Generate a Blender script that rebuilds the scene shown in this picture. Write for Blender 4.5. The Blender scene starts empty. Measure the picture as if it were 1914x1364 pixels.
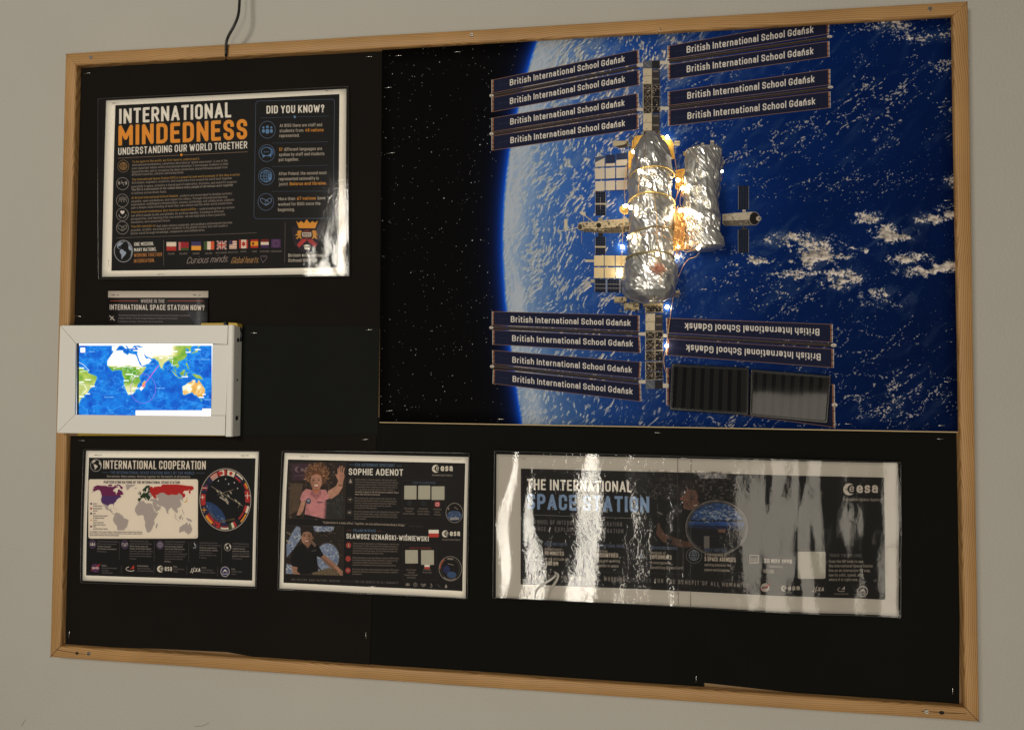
import bpy, math, random
import numpy as np
from mathutils import Vector, Matrix, noise as mnoise

# ---------------------------------------------------------------- camera
F = 1400.0; PX, PY = 957.0, 682.0; IW, IH = 1914.0, 1364.0
RX, RY, RZ, TX, TY, TZ = -0.0340, 0.1433, 0.0047, -0.0557, -0.0175, 1.1391
def _rot(rx, ry, rz):
    cx, sx, cy, sy, cz, sz = math.cos(rx), math.sin(rx), math.cos(ry), math.sin(ry), math.cos(rz), math.sin(rz)
    return np.array([[cz, -sz, 0], [sz, cz, 0], [0, 0, 1]]) @ np.array([[cy, 0, sy], [0, 1, 0], [-sy, 0, cy]]) @ np.array([[1, 0, 0], [0, cx, -sx], [0, sx, cx]])
Rm = _rot(RX, RY, RZ); Tv = np.array([TX, TY, TZ])
B2W = np.array([[1, 0, 0], [0, 0, 1], [0, -1, 0]], float)      # board frame (x, down, into wall) -> world
CAM = B2W @ (-Rm.T @ Tv)
ax = B2W @ Rm.T @ np.array([1, 0, 0]); au = B2W @ Rm.T @ np.array([0, -1, 0]); ab = B2W @ Rm.T @ np.array([0, 0, -1])
scene = bpy.context.scene
COL = scene.collection
cam = bpy.data.objects.new('camera', bpy.data.cameras.new('camera')); COL.objects.link(cam); scene.camera = cam
cam.matrix_world = Matrix([[ax[0], au[0], ab[0], CAM[0]], [ax[1], au[1], ab[1], CAM[1]], [ax[2], au[2], ab[2], CAM[2]], [0, 0, 0, 1]])
cam.data.sensor_fit = 'HORIZONTAL'; cam.data.sensor_width = 36.0; cam.data.lens = F / IW * 36.0
cam.data.clip_start = 0.02; cam.data.clip_end = 60

def W(px, py, d=0.0):
    """where the sight line through a photo pixel meets the plane d metres in front of the wall"""
    v = B2W @ Rm.T @ np.array([(px - PX) / F, (py - PY) / F, 1.0])
    t = (-d - CAM[1]) / v[1]
    return CAM + v * t

# ---------------------------------------------------------------- light
world = bpy.data.worlds.new("World"); scene.world = world; world.use_nodes = True
bg = world.node_tree.nodes['Background']; bg.inputs[0].default_value = (1.0, 0.92, 0.80, 1); bg.inputs[1].default_value = 0.13
scene.view_settings.view_transform = 'Standard'; scene.view_settings.look = 'None'; scene.view_settings.exposure = 0; scene.view_settings.gamma = 1

def area(name, loc, target, sx, sy, power, color):
    l = bpy.data.lights.new(name, 'AREA'); l.shape = 'RECTANGLE'; l.size = sx; l.size_y = sy; l.energy = power; l.color = color
    o = bpy.data.objects.new(name, l); COL.objects.link(o); o.location = loc
    o.rotation_euler = (Vector(target) - Vector(loc)).to_track_quat('-Z', 'Y').to_euler()
    return o
area('room_lamp', (-0.90, -2.6, 0.66), (-0.90, 0, 0.66), 0.66, 0.60, 28, (1.0, 0.93, 0.81))
area('narrow_glare_lamp', (0.11, -2.6, -0.75), (0.11, 0, -0.75), 0.19, 1.05, 13, (1.0, 0.93, 0.80))  # unseen lamp, added for the white glare streaks on the long film
area('broad_glare_lamp', (1.02, -2.6, -0.70), (1.02, 0, -0.70), 0.56, 1.25, 8.5, (1.0, 0.90, 0.74))  # unseen lamp, added for dimmer glare on the film and right solar cell

# ---------------------------------------------------------------- object helpers
def tag(o, label=None, cat=None, group=None, kind=None):
    if label: o['label'] = label
    if cat: o['category'] = cat
    if group: o['group'] = group
    if kind: o['kind'] = kind
    return o
def mesh(name, verts, faces, mat=None, parent=None, uvs=None, smooth=False):
    me = bpy.data.meshes.new(name); me.from_pydata([tuple(map(float, v)) for v in verts], [], faces)
    if uvs is not None:
        lay = me.uv_layers.new(name='UVMap')
        vi = np.empty(len(me.loops), np.int32); me.loops.foreach_get('vertex_index', vi)
        lay.data.foreach_set('uv', np.asarray(uvs, np.float32)[vi].ravel())
    if smooth: me.polygons.foreach_set('use_smooth', [True] * len(me.polygons))
    if mat: me.materials.append(mat)
    me.update()
    o = bpy.data.objects.new(name, me); COL.objects.link(o)
    if parent: o.parent = parent
    return o
def empty(name, loc=(0, 0, 0)):
    o = bpy.data.objects.new(name, None); COL.objects.link(o); o.location = loc; o.empty_display_size = 0.02
    return o
def adopt(child, parent):
    child.parent = parent; child.matrix_parent_inverse = Matrix.Translation(parent.location).inverted()
    return child

class MB:
    def __init__(s): s.v = []; s.f = []
    def add(s, vs, fs):
        n = len(s.v); s.v += [tuple(map(float, v)) for v in vs]; s.f += [tuple(i + n for i in f) for f in fs]
    def slab(s, front, back):
        """front/back: matching closed loops of points (counter-clockwise seen from the room)"""
        n = len(front)
        s.add(list(front) + list(back), [tuple(range(n)), tuple(range(2 * n - 1, n - 1, -1))] + [(i, i + n, (i + 1) % n + n, (i + 1) % n) for i in range(n)])
    def tube(s, pts, r, n=8, cap=True):
        pts = [Vector(p) for p in pts]; rings = []
        up = None
        for i, p in enumerate(pts):
            t = (pts[min(i + 1, len(pts) - 1)] - pts[max(i - 1, 0)])
            if t.length < 1e-9: t = Vector((0, 0, 1))
            t.normalize()
            if up is None: up = t.orthogonal().normalized()
            up = (up - t * up.dot(t))
            if up.length < 1e-6: up = t.orthogonal()
            up.normalize(); b = t.cross(up)
            rr = r[i] if hasattr(r, '__len__') else r
            rings.append([p + (up * math.cos(2 * math.pi * k / n) + b * math.sin(2 * math.pi * k / n)) * rr for k in range(n)])
        vs = [v for q in rings for v in q]; fs = []
        for i in range(len(pts) - 1):
            for k in range(n):
                fs.append((i * n + k, i * n + (k + 1) % n, (i + 1) * n + (k + 1) % n, (i + 1) * n + k))
        if cap: fs += [tuple(range(n - 1, -1, -1)), tuple((len(pts) - 1) * n + k for k in range(n))]
        s.add(vs, fs)
    def ball(s, c, r, nu=8, nv=6, sc=(1, 1, 1)):
        vs = []; fs = []
        for j in range(nv + 1):
            th = math.pi * j / nv
            for i in range(nu):
                ph = 2 * math.pi * i / nu
                vs.append((c[0] + r * sc[0] * math.sin(th) * math.cos(ph), c[1] + r * sc[1] * math.sin(th) * math.sin(ph), c[2] + r * sc[2] * math.cos(th)))
        for j in range(nv):
            for i in range(nu):
                a, b = j * nu + i, j * nu + (i + 1) % nu
                if j == 0: fs.append((a, (j + 1) * nu + i, (j + 1) * nu + (i + 1) % nu))
                elif j == nv - 1: fs.append((a, a + nu, b))
                else: fs.append((a, (j + 1) * nu + i, (j + 1) * nu + (i + 1) % nu, b))
        s.add(vs, fs)
    def build(s, name, mat, parent=None, smooth=True):
        return mesh(name, s.v, s.f, mat, parent, smooth=smooth)

def spline(pts, n=8):
    pts = [Vector(p) for p in pts]; out = []
    P = [pts[0] * 2 - pts[1]] + pts + [pts[-1] * 2 - pts[-2]]
    for i in range(1, len(P) - 2):
        for k in range(n):
            t = k / n; a, b, c, d = P[i - 1], P[i], P[i + 1], P[i + 2]
            out.append(0.5 * ((2 * b) + (c - a) * t + (2 * a - 5 * b + 4 * c - d) * t * t + (3 * b - a - 3 * c + d) * t ** 3))
    out.append(pts[-1]); return out

# ---------------------------------------------------------------- materials
def srgb(r, g, b):
    f = lambda c: (c / 255) / 12.92 if c / 255 <= 0.04045 else ((c / 255 + 0.055) / 1.055) ** 2.4
    return (f(r), f(g), f(b), 1)
def newmat(name):
    m = bpy.data.materials.new(name); m.use_nodes = True
    return m, m.node_tree.nodes, m.node_tree.links, m.node_tree.nodes['Principled BSDF']
def pmat(name, col, rough=0.5, metal=0.0, bump=0, bscale=200, var=0.0, coat=0.0, spec=0.5):
    m, N, L, p = newmat(name)
    p.inputs['Base Color'].default_value = col; p.inputs['Roughness'].default_value = rough; p.inputs['Metallic'].default_value = metal
    p.inputs['Coat Weight'].default_value = coat; p.inputs['Specular IOR Level'].default_value = spec
    tc = N.new('ShaderNodeTexCoord'); nz = N.new('ShaderNodeTexNoise'); nz.inputs['Scale'].default_value = bscale; nz.inputs['Detail'].default_value = 5
    L.new(tc.outputs['Object'], nz.inputs['Vector'])
    if bump:
        b = N.new('ShaderNodeBump'); b.inputs['Strength'].default_value = bump; b.inputs['Distance'].default_value = 0.001
        L.new(nz.outputs['Fac'], b.inputs['Height']); L.new(b.outputs['Normal'], p.inputs['Normal'])
    if var:
        n2 = N.new('ShaderNodeTexNoise'); n2.inputs['Scale'].default_value = 6; n2.inputs['Detail'].default_value = 6; L.new(tc.outputs['Object'], n2.inputs['Vector'])
        mr = N.new('ShaderNodeMapRange'); mr.inputs['To Min'].default_value = 1 - var; mr.inputs['To Max'].default_value = 1 + var; L.new(n2.outputs['Fac'], mr.inputs['Value'])
        mx = N.new('ShaderNodeVectorMath'); mx.operation = 'SCALE'; mx.inputs[0].default_value = col[:3]; L.new(mr.outputs[0], mx.inputs['Scale'])
        L.new(mx.outputs[0], p.inputs['Base Color'])
    return m
def imgmat(name, arr, rough=0.6, emit=0, coat=0.0, spec=0.3):
    h, w = arr.shape[:2]
    im = bpy.data.images.new(name, w, h, alpha=False); buf = np.ones((h, w, 4), np.float32); buf[:, :, :3] = np.clip(arr[::-1], 0, 1)
    im.pixels.foreach_set(buf.ravel()); im.update(); im.pack()
    m, N, L, p = newmat(name)
    t = N.new('ShaderNodeTexImage'); t.image = im; t.extension = 'EXTEND'; t.interpolation = 'Linear'
    L.new(t.outputs['Color'], p.inputs['Base Color']); p.inputs['Roughness'].default_value = rough; p.inputs['Specular IOR Level'].default_value = spec
    p.inputs['Coat Weight'].default_value = coat; p.inputs['Coat Roughness'].default_value = 0.12
    if emit:
        L.new(t.outputs['Color'], p.inputs['Emission Color']); p.inputs['Emission Strength'].default_value = emit
        p.inputs['Base Color'].default_value = (0.01, 0.01, 0.01, 1)
        for l in list(p.inputs['Base Color'].links): L.remove(l)
    return m

M = {}
M['wall'] = pmat('wall_paint', (0.485, 0.465, 0.415, 1), 0.75, bump=0.8, bscale=240, var=0.06)
M['black'] = pmat('black_paper', (0.0088, 0.0070, 0.0055, 1), 0.8, bump=0.15, bscale=900, var=0.2, spec=0.10)
M['black2'] = pmat('green_black_paper', (0.0084, 0.0092, 0.0074, 1), 0.8, bump=0.15, bscale=900, var=0.15, spec=0.10)
M['black3'] = pmat('deep_black_paper', (0.0066, 0.0068, 0.0055, 1), 0.8, bump=0.15, bscale=900, var=0.2, spec=0.06)
M['brown'] = pmat('hardboard', (0.30, 0.19, 0.095, 1), 0.85, bump=0.4, bscale=700, var=0.2)
M['hole'] = pmat('dark_gap', (0.012, 0.008, 0.005, 1), 0.9)
M['steel'] = pmat('staple_steel', (0.75, 0.73, 0.69, 1), 0.28, metal=1.0)
M['screw'] = pmat('screw_zinc', (0.62, 0.58, 0.50, 1), 0.35, metal=1.0)
M['plastic'] = pmat('ivory_plastic', (0.80, 0.78, 0.73, 1), 0.38, bump=0.05, bscale=60, var=0.02, spec=0.4)
M['yellow'] = pmat('yellow_card', (0.62, 0.42, 0.06, 1), 0.6, bump=0.1)
M['blackplastic'] = pmat('black_plastic', (0.008, 0.008, 0.008, 1), 0.35)
M['cable'] = pmat('cable_rubber', (0.006, 0.006, 0.006, 1), 0.45)
M['copper'] = pmat('copper_wire', (0.80, 0.47, 0.20, 1), 0.32, metal=1.0)
M['band'] = pmat('gold_band', (0.70, 0.50, 0.18, 1), 0.4, metal=0.6)
M['band2'] = pmat('olive_band', (0.22, 0.18, 0.09, 1), 0.45, metal=0.3)
M['goldcard'] = pmat('gold_card', (0.80, 0.52, 0.14, 1), 0.4, metal=0.5, bump=0.3, bscale=90)
def led_mat():
    m, N, L, p = newmat('led_glow'); p.inputs['Base Color'].default_value = (1, .9, .6, 1)
    p.inputs['Emission Color'].default_value = (1.0, 0.86, 0.58, 1); p.inputs['Emission Strength'].default_value = 62
    return m
M['led'] = led_mat()
def foil_mat():
    m, N, L, p = newmat('kitchen_foil'); p.inputs['Base Color'].default_value = (0.70, 0.69, 0.67, 1); p.inputs['Metallic'].default_value = 1; p.inputs['Roughness'].default_value = 0.15
    tc = N.new('ShaderNodeTexCoord'); mp = N.new('ShaderNodeMapping'); mp.inputs['Scale'].default_value = (1, 1, 0.55); L.new(tc.outputs['Object'], mp.inputs['Vector'])
    n1 = N.new('ShaderNodeTexNoise'); n1.inputs['Scale'].default_value = 64; n1.inputs['Detail'].default_value = 2.5; n1.inputs['Distortion'].default_value = 1.2; L.new(mp.outputs[0], n1.inputs['Vector'])
    a = N.new('ShaderNodeMath'); a.operation = 'SUBTRACT'; a.inputs[1].default_value = 0.5; L.new(n1.outputs['Fac'], a.inputs[0])
    b = N.new('ShaderNodeMath'); b.operation = 'ABSOLUTE'; L.new(a.outputs[0], b.inputs[0])
    bp = N.new('ShaderNodeBump'); bp.inputs['Strength'].default_value = 0.12; bp.inputs['Distance'].default_value = 0.006; L.new(b.outputs[0], bp.inputs['Height']); L.new(bp.outputs[0], p.inputs['Normal'])
    g2 = N.new('ShaderNodeBsdfGlossy'); g2.inputs['Color'].default_value = (0.66, 0.65, 0.63, 1); g2.inputs['Roughness'].default_value = 0.5   # the rolled, satin share of the sheen
    L.new(bp.outputs[0], g2.inputs['Normal']); mx = N.new('ShaderNodeMixShader'); mx.inputs[0].default_value = 0.5
    L.new(p.outputs[0], mx.inputs[1]); L.new(g2.outputs[0], mx.inputs[2]); out = [n for n in N if n.type == 'OUTPUT_MATERIAL'][0]; L.new(mx.outputs[0], out.inputs[0])
    return m
M['foil'] = foil_mat()
def film_mat(name='laminate_film', bump=0.30, scale=170, rough=0.07, ior=1.5, detail=3.5):
    m = bpy.data.materials.new(name); m.use_nodes = True; N = m.node_tree.nodes; L = m.node_tree.links; N.clear()
    out = N.new('ShaderNodeOutputMaterial'); mix = N.new('ShaderNodeMixShader'); tr = N.new('ShaderNodeBsdfTransparent'); gl = N.new('ShaderNodeBsdfGlossy')
    tr.inputs[0].default_value = (0.985, 0.98, 0.97, 1); gl.inputs['Roughness'].default_value = rough; gl.inputs['Color'].default_value = (1, 1, 1, 1)
    fr = N.new('ShaderNodeFresnel'); fr.inputs['IOR'].default_value = ior
    tc = N.new('ShaderNodeTexCoord'); nz = N.new('ShaderNodeTexNoise'); nz.inputs['Scale'].default_value = scale; nz.inputs['Detail'].default_value = detail; nz.inputs['Distortion'].default_value = 0.8
    L.new(tc.outputs['Object'], nz.inputs['Vector'])
    bp = N.new('ShaderNodeBump'); bp.inputs['Strength'].default_value = bump; bp.inputs['Distance'].default_value = 0.00035
    L.new(nz.outputs['Fac'], bp.inputs['Height']); L.new(bp.outputs[0], gl.inputs['Normal'])
    L.new(fr.outputs[0], mix.inputs[0]); L.new(tr.outputs[0], mix.inputs[1]); L.new(gl.outputs[0], mix.inputs[2]); L.new(mix.outputs[0], out.inputs[0])
    return m
M['film'] = film_mat()
M['film2'] = film_mat('wavy_laminate_film', bump=0.5, scale=125, rough=0.055, detail=5)
def wood_mat(name, seed, knot=None):
    m, N, L, p = newmat(name)
    uv = N.new('ShaderNodeUVMap'); mp = N.new('ShaderNodeMapping'); mp.inputs['Location'].default_value = (seed * 3.1, seed * 1.7, 0); mp.inputs['Scale'].default_value = (1.1, 1, 1)
    L.new(uv.outputs[0], mp.inputs['Vector'])
    dn = N.new('ShaderNodeTexNoise'); dn.inputs['Scale'].default_value = 3.2; dn.inputs['Detail'].default_value = 1.5; L.new(mp.outputs[0], dn.inputs['Vector'])
    sep = N.new('ShaderNodeSeparateXYZ'); L.new(mp.outputs[0], sep.inputs[0])
    ma = N.new('ShaderNodeMath'); ma.operation = 'MULTIPLY_ADD'; ma.inputs[1].default_value = 0.055; L.new(dn.outputs['Fac'], ma.inputs[0]); L.new(sep.outputs[1], ma.inputs[2])
    mu = N.new('ShaderNodeMath'); mu.operation = 'MULTIPLY'; mu.inputs[1].default_value = 2100; L.new(ma.outputs[0], mu.inputs[0])
    sn = N.new('ShaderNodeMath'); sn.operation = 'SINE'; L.new(mu.outputs[0], sn.inputs[0])
    mr = N.new('ShaderNodeMapRange'); mr.inputs['From Min'].default_value = -1; L.new(sn.outputs[0], mr.inputs['Value'])
    fn = N.new('ShaderNodeTexNoise'); fm = N.new('ShaderNodeMapping'); fm.inputs['Scale'].default_value = (12, 420, 1); L.new(uv.outputs[0], fm.inputs['Vector']); L.new(fm.outputs[0], fn.inputs['Vector']); fn.inputs['Scale'].default_value = 1; fn.inputs['Detail'].default_value = 4
    pw = N.new('ShaderNodeMath'); pw.operation = 'POWER'; pw.inputs[1].default_value = 2.2; L.new(mr.outputs[0], pw.inputs[0])
    mm = N.new('ShaderNodeMath'); mm.operation = 'MULTIPLY'; L.new(pw.outputs[0], mm.inputs[0]); L.new(fn.outputs['Fac'], mm.inputs[1])
    cr = N.new('ShaderNodeValToRGB'); cr.color_ramp.elements[0].color = (0.50, 0.285, 0.112, 1); cr.color_ramp.elements[1].color = (0.27, 0.13, 0.042, 1); cr.color_ramp.elements[1].position = 0.75
    L.new(mm.outputs[0], cr.inputs[0])
    bn = N.new('ShaderNodeTexNoise'); bn.inputs['Scale'].default_value = 9; bn.inputs['Detail'].default_value = 3; L.new(uv.outputs[0], bn.inputs['Vector'])
    m2 = N.new('ShaderNodeMapRange'); m2.inputs['To Min'].default_value = 0.75; m2.inputs['To Max'].default_value = 1.2; L.new(bn.outputs['Fac'], m2.inputs['Value'])
    sc = N.new('ShaderNodeVectorMath'); sc.operation = 'SCALE'; L.new(cr.outputs[0], sc.inputs[0]); L.new(m2.outputs[0], sc.inputs['Scale'])
    L.new(sc.outputs[0], p.inputs['Base Color']); p.inputs['Roughness'].default_value = 0.5; p.inputs['Specular IOR Level'].default_value = 0.35
    b = N.new('ShaderNodeBump'); b.inputs['Strength'].default_value = 0.3; b.inputs['Distance'].default_value = 0.0006; b.invert = True; L.new(mm.outputs[0], b.inputs['Height']); L.new(b.outputs[0], p.inputs['Normal'])
    return m

# ---------------------------------------------------------------- 2-D print shop: homography, rasteriser, stroke lettering
def homog(src, dst):
    A = []
    for (x, y), (u, v) in zip(src, dst):
        A.append([x, y, 1, 0, 0, 0, -u * x, -u * y]); A.append([0, 0, 0, x, y, 1, -v * x, -v * y])
    h = np.linalg.solve(np.array(A, float), np.array(dst, float).ravel())
    return np.append(h, 1).reshape(3, 3)
def hap(H, p):
    p = np.asarray(p, float).reshape(-1, 2); q = np.c_[p, np.ones(len(p))] @ H.T
    return q[:, :2] / q[:, 2:]

FONT = {}
def _fdef(txt):
    for ln in txt.strip().split('\n'):
        ch, w, body = ln.split(' ', 2)
        strokes = []
        for s in body.split(';'):
            pts = []
            for q in s.split():
                r = q.endswith('*'); q = q.rstrip('*'); x, y = q.split(','); pts.append((float(x), float(y), r))
            strokes.append(pts)
        FONT[ch] = (float(w), strokes)
_fdef('''A .62 0,0 2,8 4,0;0.75,2.3 3.25,2.3
B .57 0,4.2 3.8,4.2* 3.8,8* 0,8 0,0 4,0* 4,4.2* 0,4.2
C .55 4,5.7 4,8* 0,8* 0,0* 4,0* 4,2.3
D .57 0,0 0,8 4,8* 4,0* 0,0
E .50 4,8 0,8 0,0 4,0;0,4.1 3.4,4.1
F .48 4,8 0,8 0,0;0,4 3.4,4
G .57 4,6.3 4,8* 0,8* 0,0* 4,0* 4,3.5 2.3,3.5
H .58 0,0 0,8;4,0 4,8;0,4.1 4,4.1
I 0 0,0 0,8
J .42 4,8 4,0* 0,0* 0,2
K .57 0,0 0,8;4,8 0.1,3.2;1.2,4.4 4,0
L .46 0,8 0,0 4,0
M .74 0,0 0,8 2,2.6 4,8 4,0
N .60 0,0 0,8 4,0 4,8
O .57 0,4 0,8* 4,8* 4,0* 0,0* 0,4
P .55 0,0 0,8 4,8* 4,3.5* 0,3.5
Q .57 0,4 0,8* 4,8* 4,0* 0,0* 0,4;2.4,1.8 4.1,-.5
R .57 0,0 0,8 4,8* 4,3.7* 0,3.7;2,3.7 4,0
S .54 4,6.3 4,8* 0,8* 0,4.3* 4,3.7* 4,0* 0,0* 0,1.7
T .54 0,8 4,8;2,0 2,8
U .57 0,8 0,0* 4,0* 4,8
V .60 0,8 2,0 4,8
W .88 0,8 1,0 2,7 3,0 4,8
X .58 0,0 4,8;0,8 4,0
Y .58 0,8 2,3.6 4,8;2,0 2,3.6
Z .52 0,8 4,8 0,0 4,0
0 .54 0,4 0,8* 4,8* 4,0* 0,0* 0,4
1 .26 0,6.6 4,8 4,0
2 .52 0,5.9 0,8* 4,8* 4,4.9* 0,0 4,0
3 .52 0,6.2 0,8* 3.8,8* 3.8,4.2* 1.6,4.2;1.6,4.2 4,4.2* 4,0* 0,0* 0,1.8
4 .56 3,0 3,4;2.2,8 0,2 4,2
5 .52 4,8 0.3,8 0.3,4.8 4,4.8* 4,0* 0,0* 0,1.6
6 .54 3.2,8 0,3.4* 0,0* 4,0* 4,4.6* 0.2,4.6
7 .50 0,8 4,8 1.4,0
8 .54 2,4.2 3.8,4.2* 3.8,8* 0.2,8* 0.2,4.2* 2,4.2;2,4.2 4,4.2* 4,0* 0,0* 0,4.2* 2,4.2
9 .54 0.8,0 4,4.6* 4,8* 0,8* 0,3.4* 3.8,3.4
a .47 0.3,4.7 0.3,5.7* 4,5.7* 4,0;4,3.3 0,3.3* 0,0* 4,0.2
b .49 0,0 0,8.4;0,5.7 4,5.7* 4,0* 0,0
c .44 4,4.5 4,5.7* 0,5.7* 0,0* 4,0* 4,1.2
d .49 4,0 4,8.4;4,5.7 0,5.7* 0,0* 4,0
e .49 0,2.8 4,2.8 4,5.7* 0,5.7* 0,0* 3.9,0* 3.9,.8
f .32 1.2,0 1.2,8.4* 4,8.4;0,5.7 3.6,5.7
g .49 4,5.7 4,-2.2* 0.3,-2.2;4,5.7 0,5.7* 0,0* 4,0
h .47 0,0 0,8.4;0,5.5 0.3,5.7 4,5.7* 4,0
i 0 0,0 0,5.2;0,8.3 0,8.5
j .2 4,5.2 4,-2.2* 0,-2.2;4,8.3 4,8.5
k .46 0,0 0,8.4;4,5.7 0.1,2.4;1.3,3.4 4,0
l 0 0,0 0,8.4
m .76 0,0 0,5.7 2,5.7* 2,0;2,5.5 2.2,5.7 4,5.7* 4,0
n .47 0,0 0,5.7 4,5.7* 4,0
o .49 0,2.8 0,5.7* 4,5.7* 4,0* 0,0* 0,2.8
p .49 0,-2.4 0,5.7 4,5.7* 4,0* 0,0
q .49 4,-2.4 4,5.7 0,5.7* 0,0* 4,0
r .30 0,0 0,5.7;0,4.4 0,5.7* 4,5.7
s .44 3.8,4.9 3.8,5.7* 0.1,5.7* 0.1,2.95* 4,2.75* 4,0* 0,0* 0,.8
t .32 1.2,7.4 1.2,0* 4,0;0,5.7 3.8,5.7
u .47 0,5.7 0,0* 4,0;4,0 4,5.7
v .46 0,5.7 2,0 4,5.7
w .72 0,5.7 1,0 2,5.2 3,0 4,5.7
x .45 0,0 4,5.7;0,5.7 4,0
y .46 0,5.7 2,0.2;4,5.7 1.4,-2.4
z .42 0,5.7 4,5.7 0,0 4,0
ń .47 0,0 0,5.7 4,5.7* 4,0;1.4,6.8 2.7,8.3
ł .22 2,0 2,8.4;0,3.6 4,5.2
Ł .48 0.6,8 0.6,0 4,0;0,3.4 2.6,5
Ń .60 0,0 0,8 4,0 4,8;1.6,9.1 2.6,10.4
Ś .54 4,6.3 4,8* 0,8* 0,4.3* 4,3.7* 4,0* 0,0* 0,1.7;1.6,9.1 2.6,10.4
. 0 0,0 0,0.5
, 0 0,0.4 0,-0.8
: 0 0,0.2 0,0.8;0,4.6 0,5.2
' 0 0,6.6 0,8
" .2 0,6.6 0,8;4,6.6 4,8
- .3 0,3 4,3
_ .7 0,3 4,3
/ .4 0,0 4,8
( .2 4,9 0,7* 0,0* 4,-1
) .2 0,9 4,7* 4,0* 0,-1
! 0 0,0 0,0.5;0,2 0,8
? .48 0,6 0,8* 4,8* 4,5* 2,4 2,2.4;2,0 2,0.4
& .6 4,3 2.4,0* 0,0* 0,3.6* 3,6* 3,8* 0.6,8* 0.6,5.6 4,0''')

def round_poly(pts, R):
    out = []
    n = len(pts)
    for i, (x, y, r) in enumerate(pts):
        if not r or i == 0 or i == n - 1: out.append((x, y)); continue
        p = np.array((x, y)); a = np.array(pts[i - 1][:2]) - p; b = np.array(pts[i + 1][:2]) - p
        la, lb = np.linalg.norm(a), np.linalg.norm(b)
        ka = la * (0.5 if pts[i - 1][2] else 1.0); kb = lb * (0.5 if pts[i + 1][2] else 1.0)
        rr = min(R, ka, kb); A = p + a / max(la, 1e-9) * rr; B = p + b / max(lb, 1e-9) * rr
        for k in range(6):
            t = k / 5; c = 0.58
            q = (1 - t) ** 3 * A + 3 * (1 - t) ** 2 * t * (A + (p - A) * c) + 3 * (1 - t) * t * t * (B + (p - B) * c) + t ** 3 * B
            out.append(tuple(q))
    o2 = [out[0]]
    for q in out[1:]:
        if abs(q[0] - o2[-1][0]) + abs(q[1] - o2[-1][1]) > 1e-6: o2.append(q)
    return o2
_OCT = [(math.cos(k * math.pi / 4 + .39), math.sin(k * math.pi / 4 + .39)) for k in range(8)]
def stroke_quads(path, t, square=True, lo=None, hi=None, roundend=False):
    """list of convex polygons covering a polyline stroked with thickness t"""
    P = [np.array(p, float) for p in path]; out = []; h = t / 2
    for i in range(len(P) - 1):
        d = P[i + 1] - P[i]; l = np.hypot(*d)
        if l < 1e-9: continue
        d = d / l; n = np.array((-d[1], d[0])) * h
        a = P[i] - (d * h if (square and i == 0) else 0); b = P[i + 1] + (d * h if (square and i == len(P) - 2) else 0)
        q = [a + n, a - n, b - n, b + n]
        if lo is not None: q = [np.array((p[0], min(max(p[1], lo), hi))) for p in q]
        out.append(q)
    rng = range(0 if roundend else 1, len(P) - (0 if roundend else 1))
    for i in rng:
        q = [P[i] + np.array(o) * h * 1.04 for o in _OCT]
        if lo is not None: q = [np.array((p[0], min(max(p[1], lo), hi))) for p in q]
        out.append(q)
    return out
_GC = {}
def glyph(ch, w, t, sharp=0.5):
    k = (ch, round(w, 4), round(t, 4))
    if k in _GC: return _GC[k]
    strokes = FONT[ch][1]; polys = []
    up = ch.isupper() or ch.isdigit()
    for s in strokes:
        pts = [(t / 2 + x / 4 * max(w - t, 0), t / 2 + y / 8 * (1 - t), r) for x, y, r in s]
        path = round_poly(pts, max((w - t) * 0.52, 0.02))
        ys = [p[1] for p in path]
        polys += stroke_quads(path, t, True, 0.0 if (up and min(ys) > -.01) else min(min(ys) - t / 2, 0), max(max(ys) + t / 2, 1.0))
    _GC[k] = polys
    return polys
def layout(s, t, sx, track=0.0):
    x = 0; out = []
    for ch in s:
        if ch == ' ': x += 0.27 * sx + track; continue
        if ch not in FONT: ch = '.'
        w = max(FONT[ch][0] * sx, t * 1.0) if FONT[ch][0] else t
        out.append((ch, x, w)); x += w + 0.10 * sx + 0.03 + track
    return out, x - (0.10 * sx + 0.03 + track)

def vnoise(x, y, seed=0):
    xi = np.floor(x).astype(np.int64); yi = np.floor(y).astype(np.int64); fx = x - xi; fy = y - yi
    fx = fx * fx * (3 - 2 * fx); fy = fy * fy * (3 - 2 * fy)
    def h(a, b):
        n = (a * 374761393 + b * 668265263 + seed * 974711) & 0xffffffff
        n = ((n ^ (n >> 13)) * 1274126177) & 0xffffffff
        return ((n ^ (n >> 16)) & 0xffff) / 65535.0
    a = h(xi, yi); b = h(xi + 1, yi); c = h(xi, yi + 1); d = h(xi + 1, yi + 1)
    return (a + (b - a) * fx) * (1 - fy) + (c + (d - c) * fx) * fy
def tri(x, y, seed=0):
    """value noise interpolated over flat triangles: planar facets with sharp creases"""
    y2 = y; x2 = x + .5 * y; xi = np.floor(x2).astype(np.int64); yi = np.floor(y2).astype(np.int64); fx = x2 - xi; fy = y2 - yi
    def h(a, b):
        n = (a * 374761393 + b * 668265263 + seed * 974711) & 0xffffffff
        n = ((n ^ (n >> 13)) * 1274126177) & 0xffffffff
        return ((n ^ (n >> 16)) & 0xffff) / 65535.0
    a, b, c, d = h(xi, yi), h(xi + 1, yi), h(xi, yi + 1), h(xi + 1, yi + 1)
    return np.where(fx + fy < 1, a + (b - a) * fx + (c - a) * fy, d + (c - d) * (1 - fx) + (b - d) * (1 - fy))
def fbm(x, y, o=4, seed=0, g=0.5):
    s = 0; a = 1; n = 0
    for k in range(o):
        s = s + a * vnoise(x * 2 ** k + 17 * k, y * 2 ** k + 5 * k, seed + k); n += a; a *= g
    return s / n
def sm(a, b, x):
    t = np.clip((x - a) / (b - a), 0, 1); return t * t * (3 - 2 * t)

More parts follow.
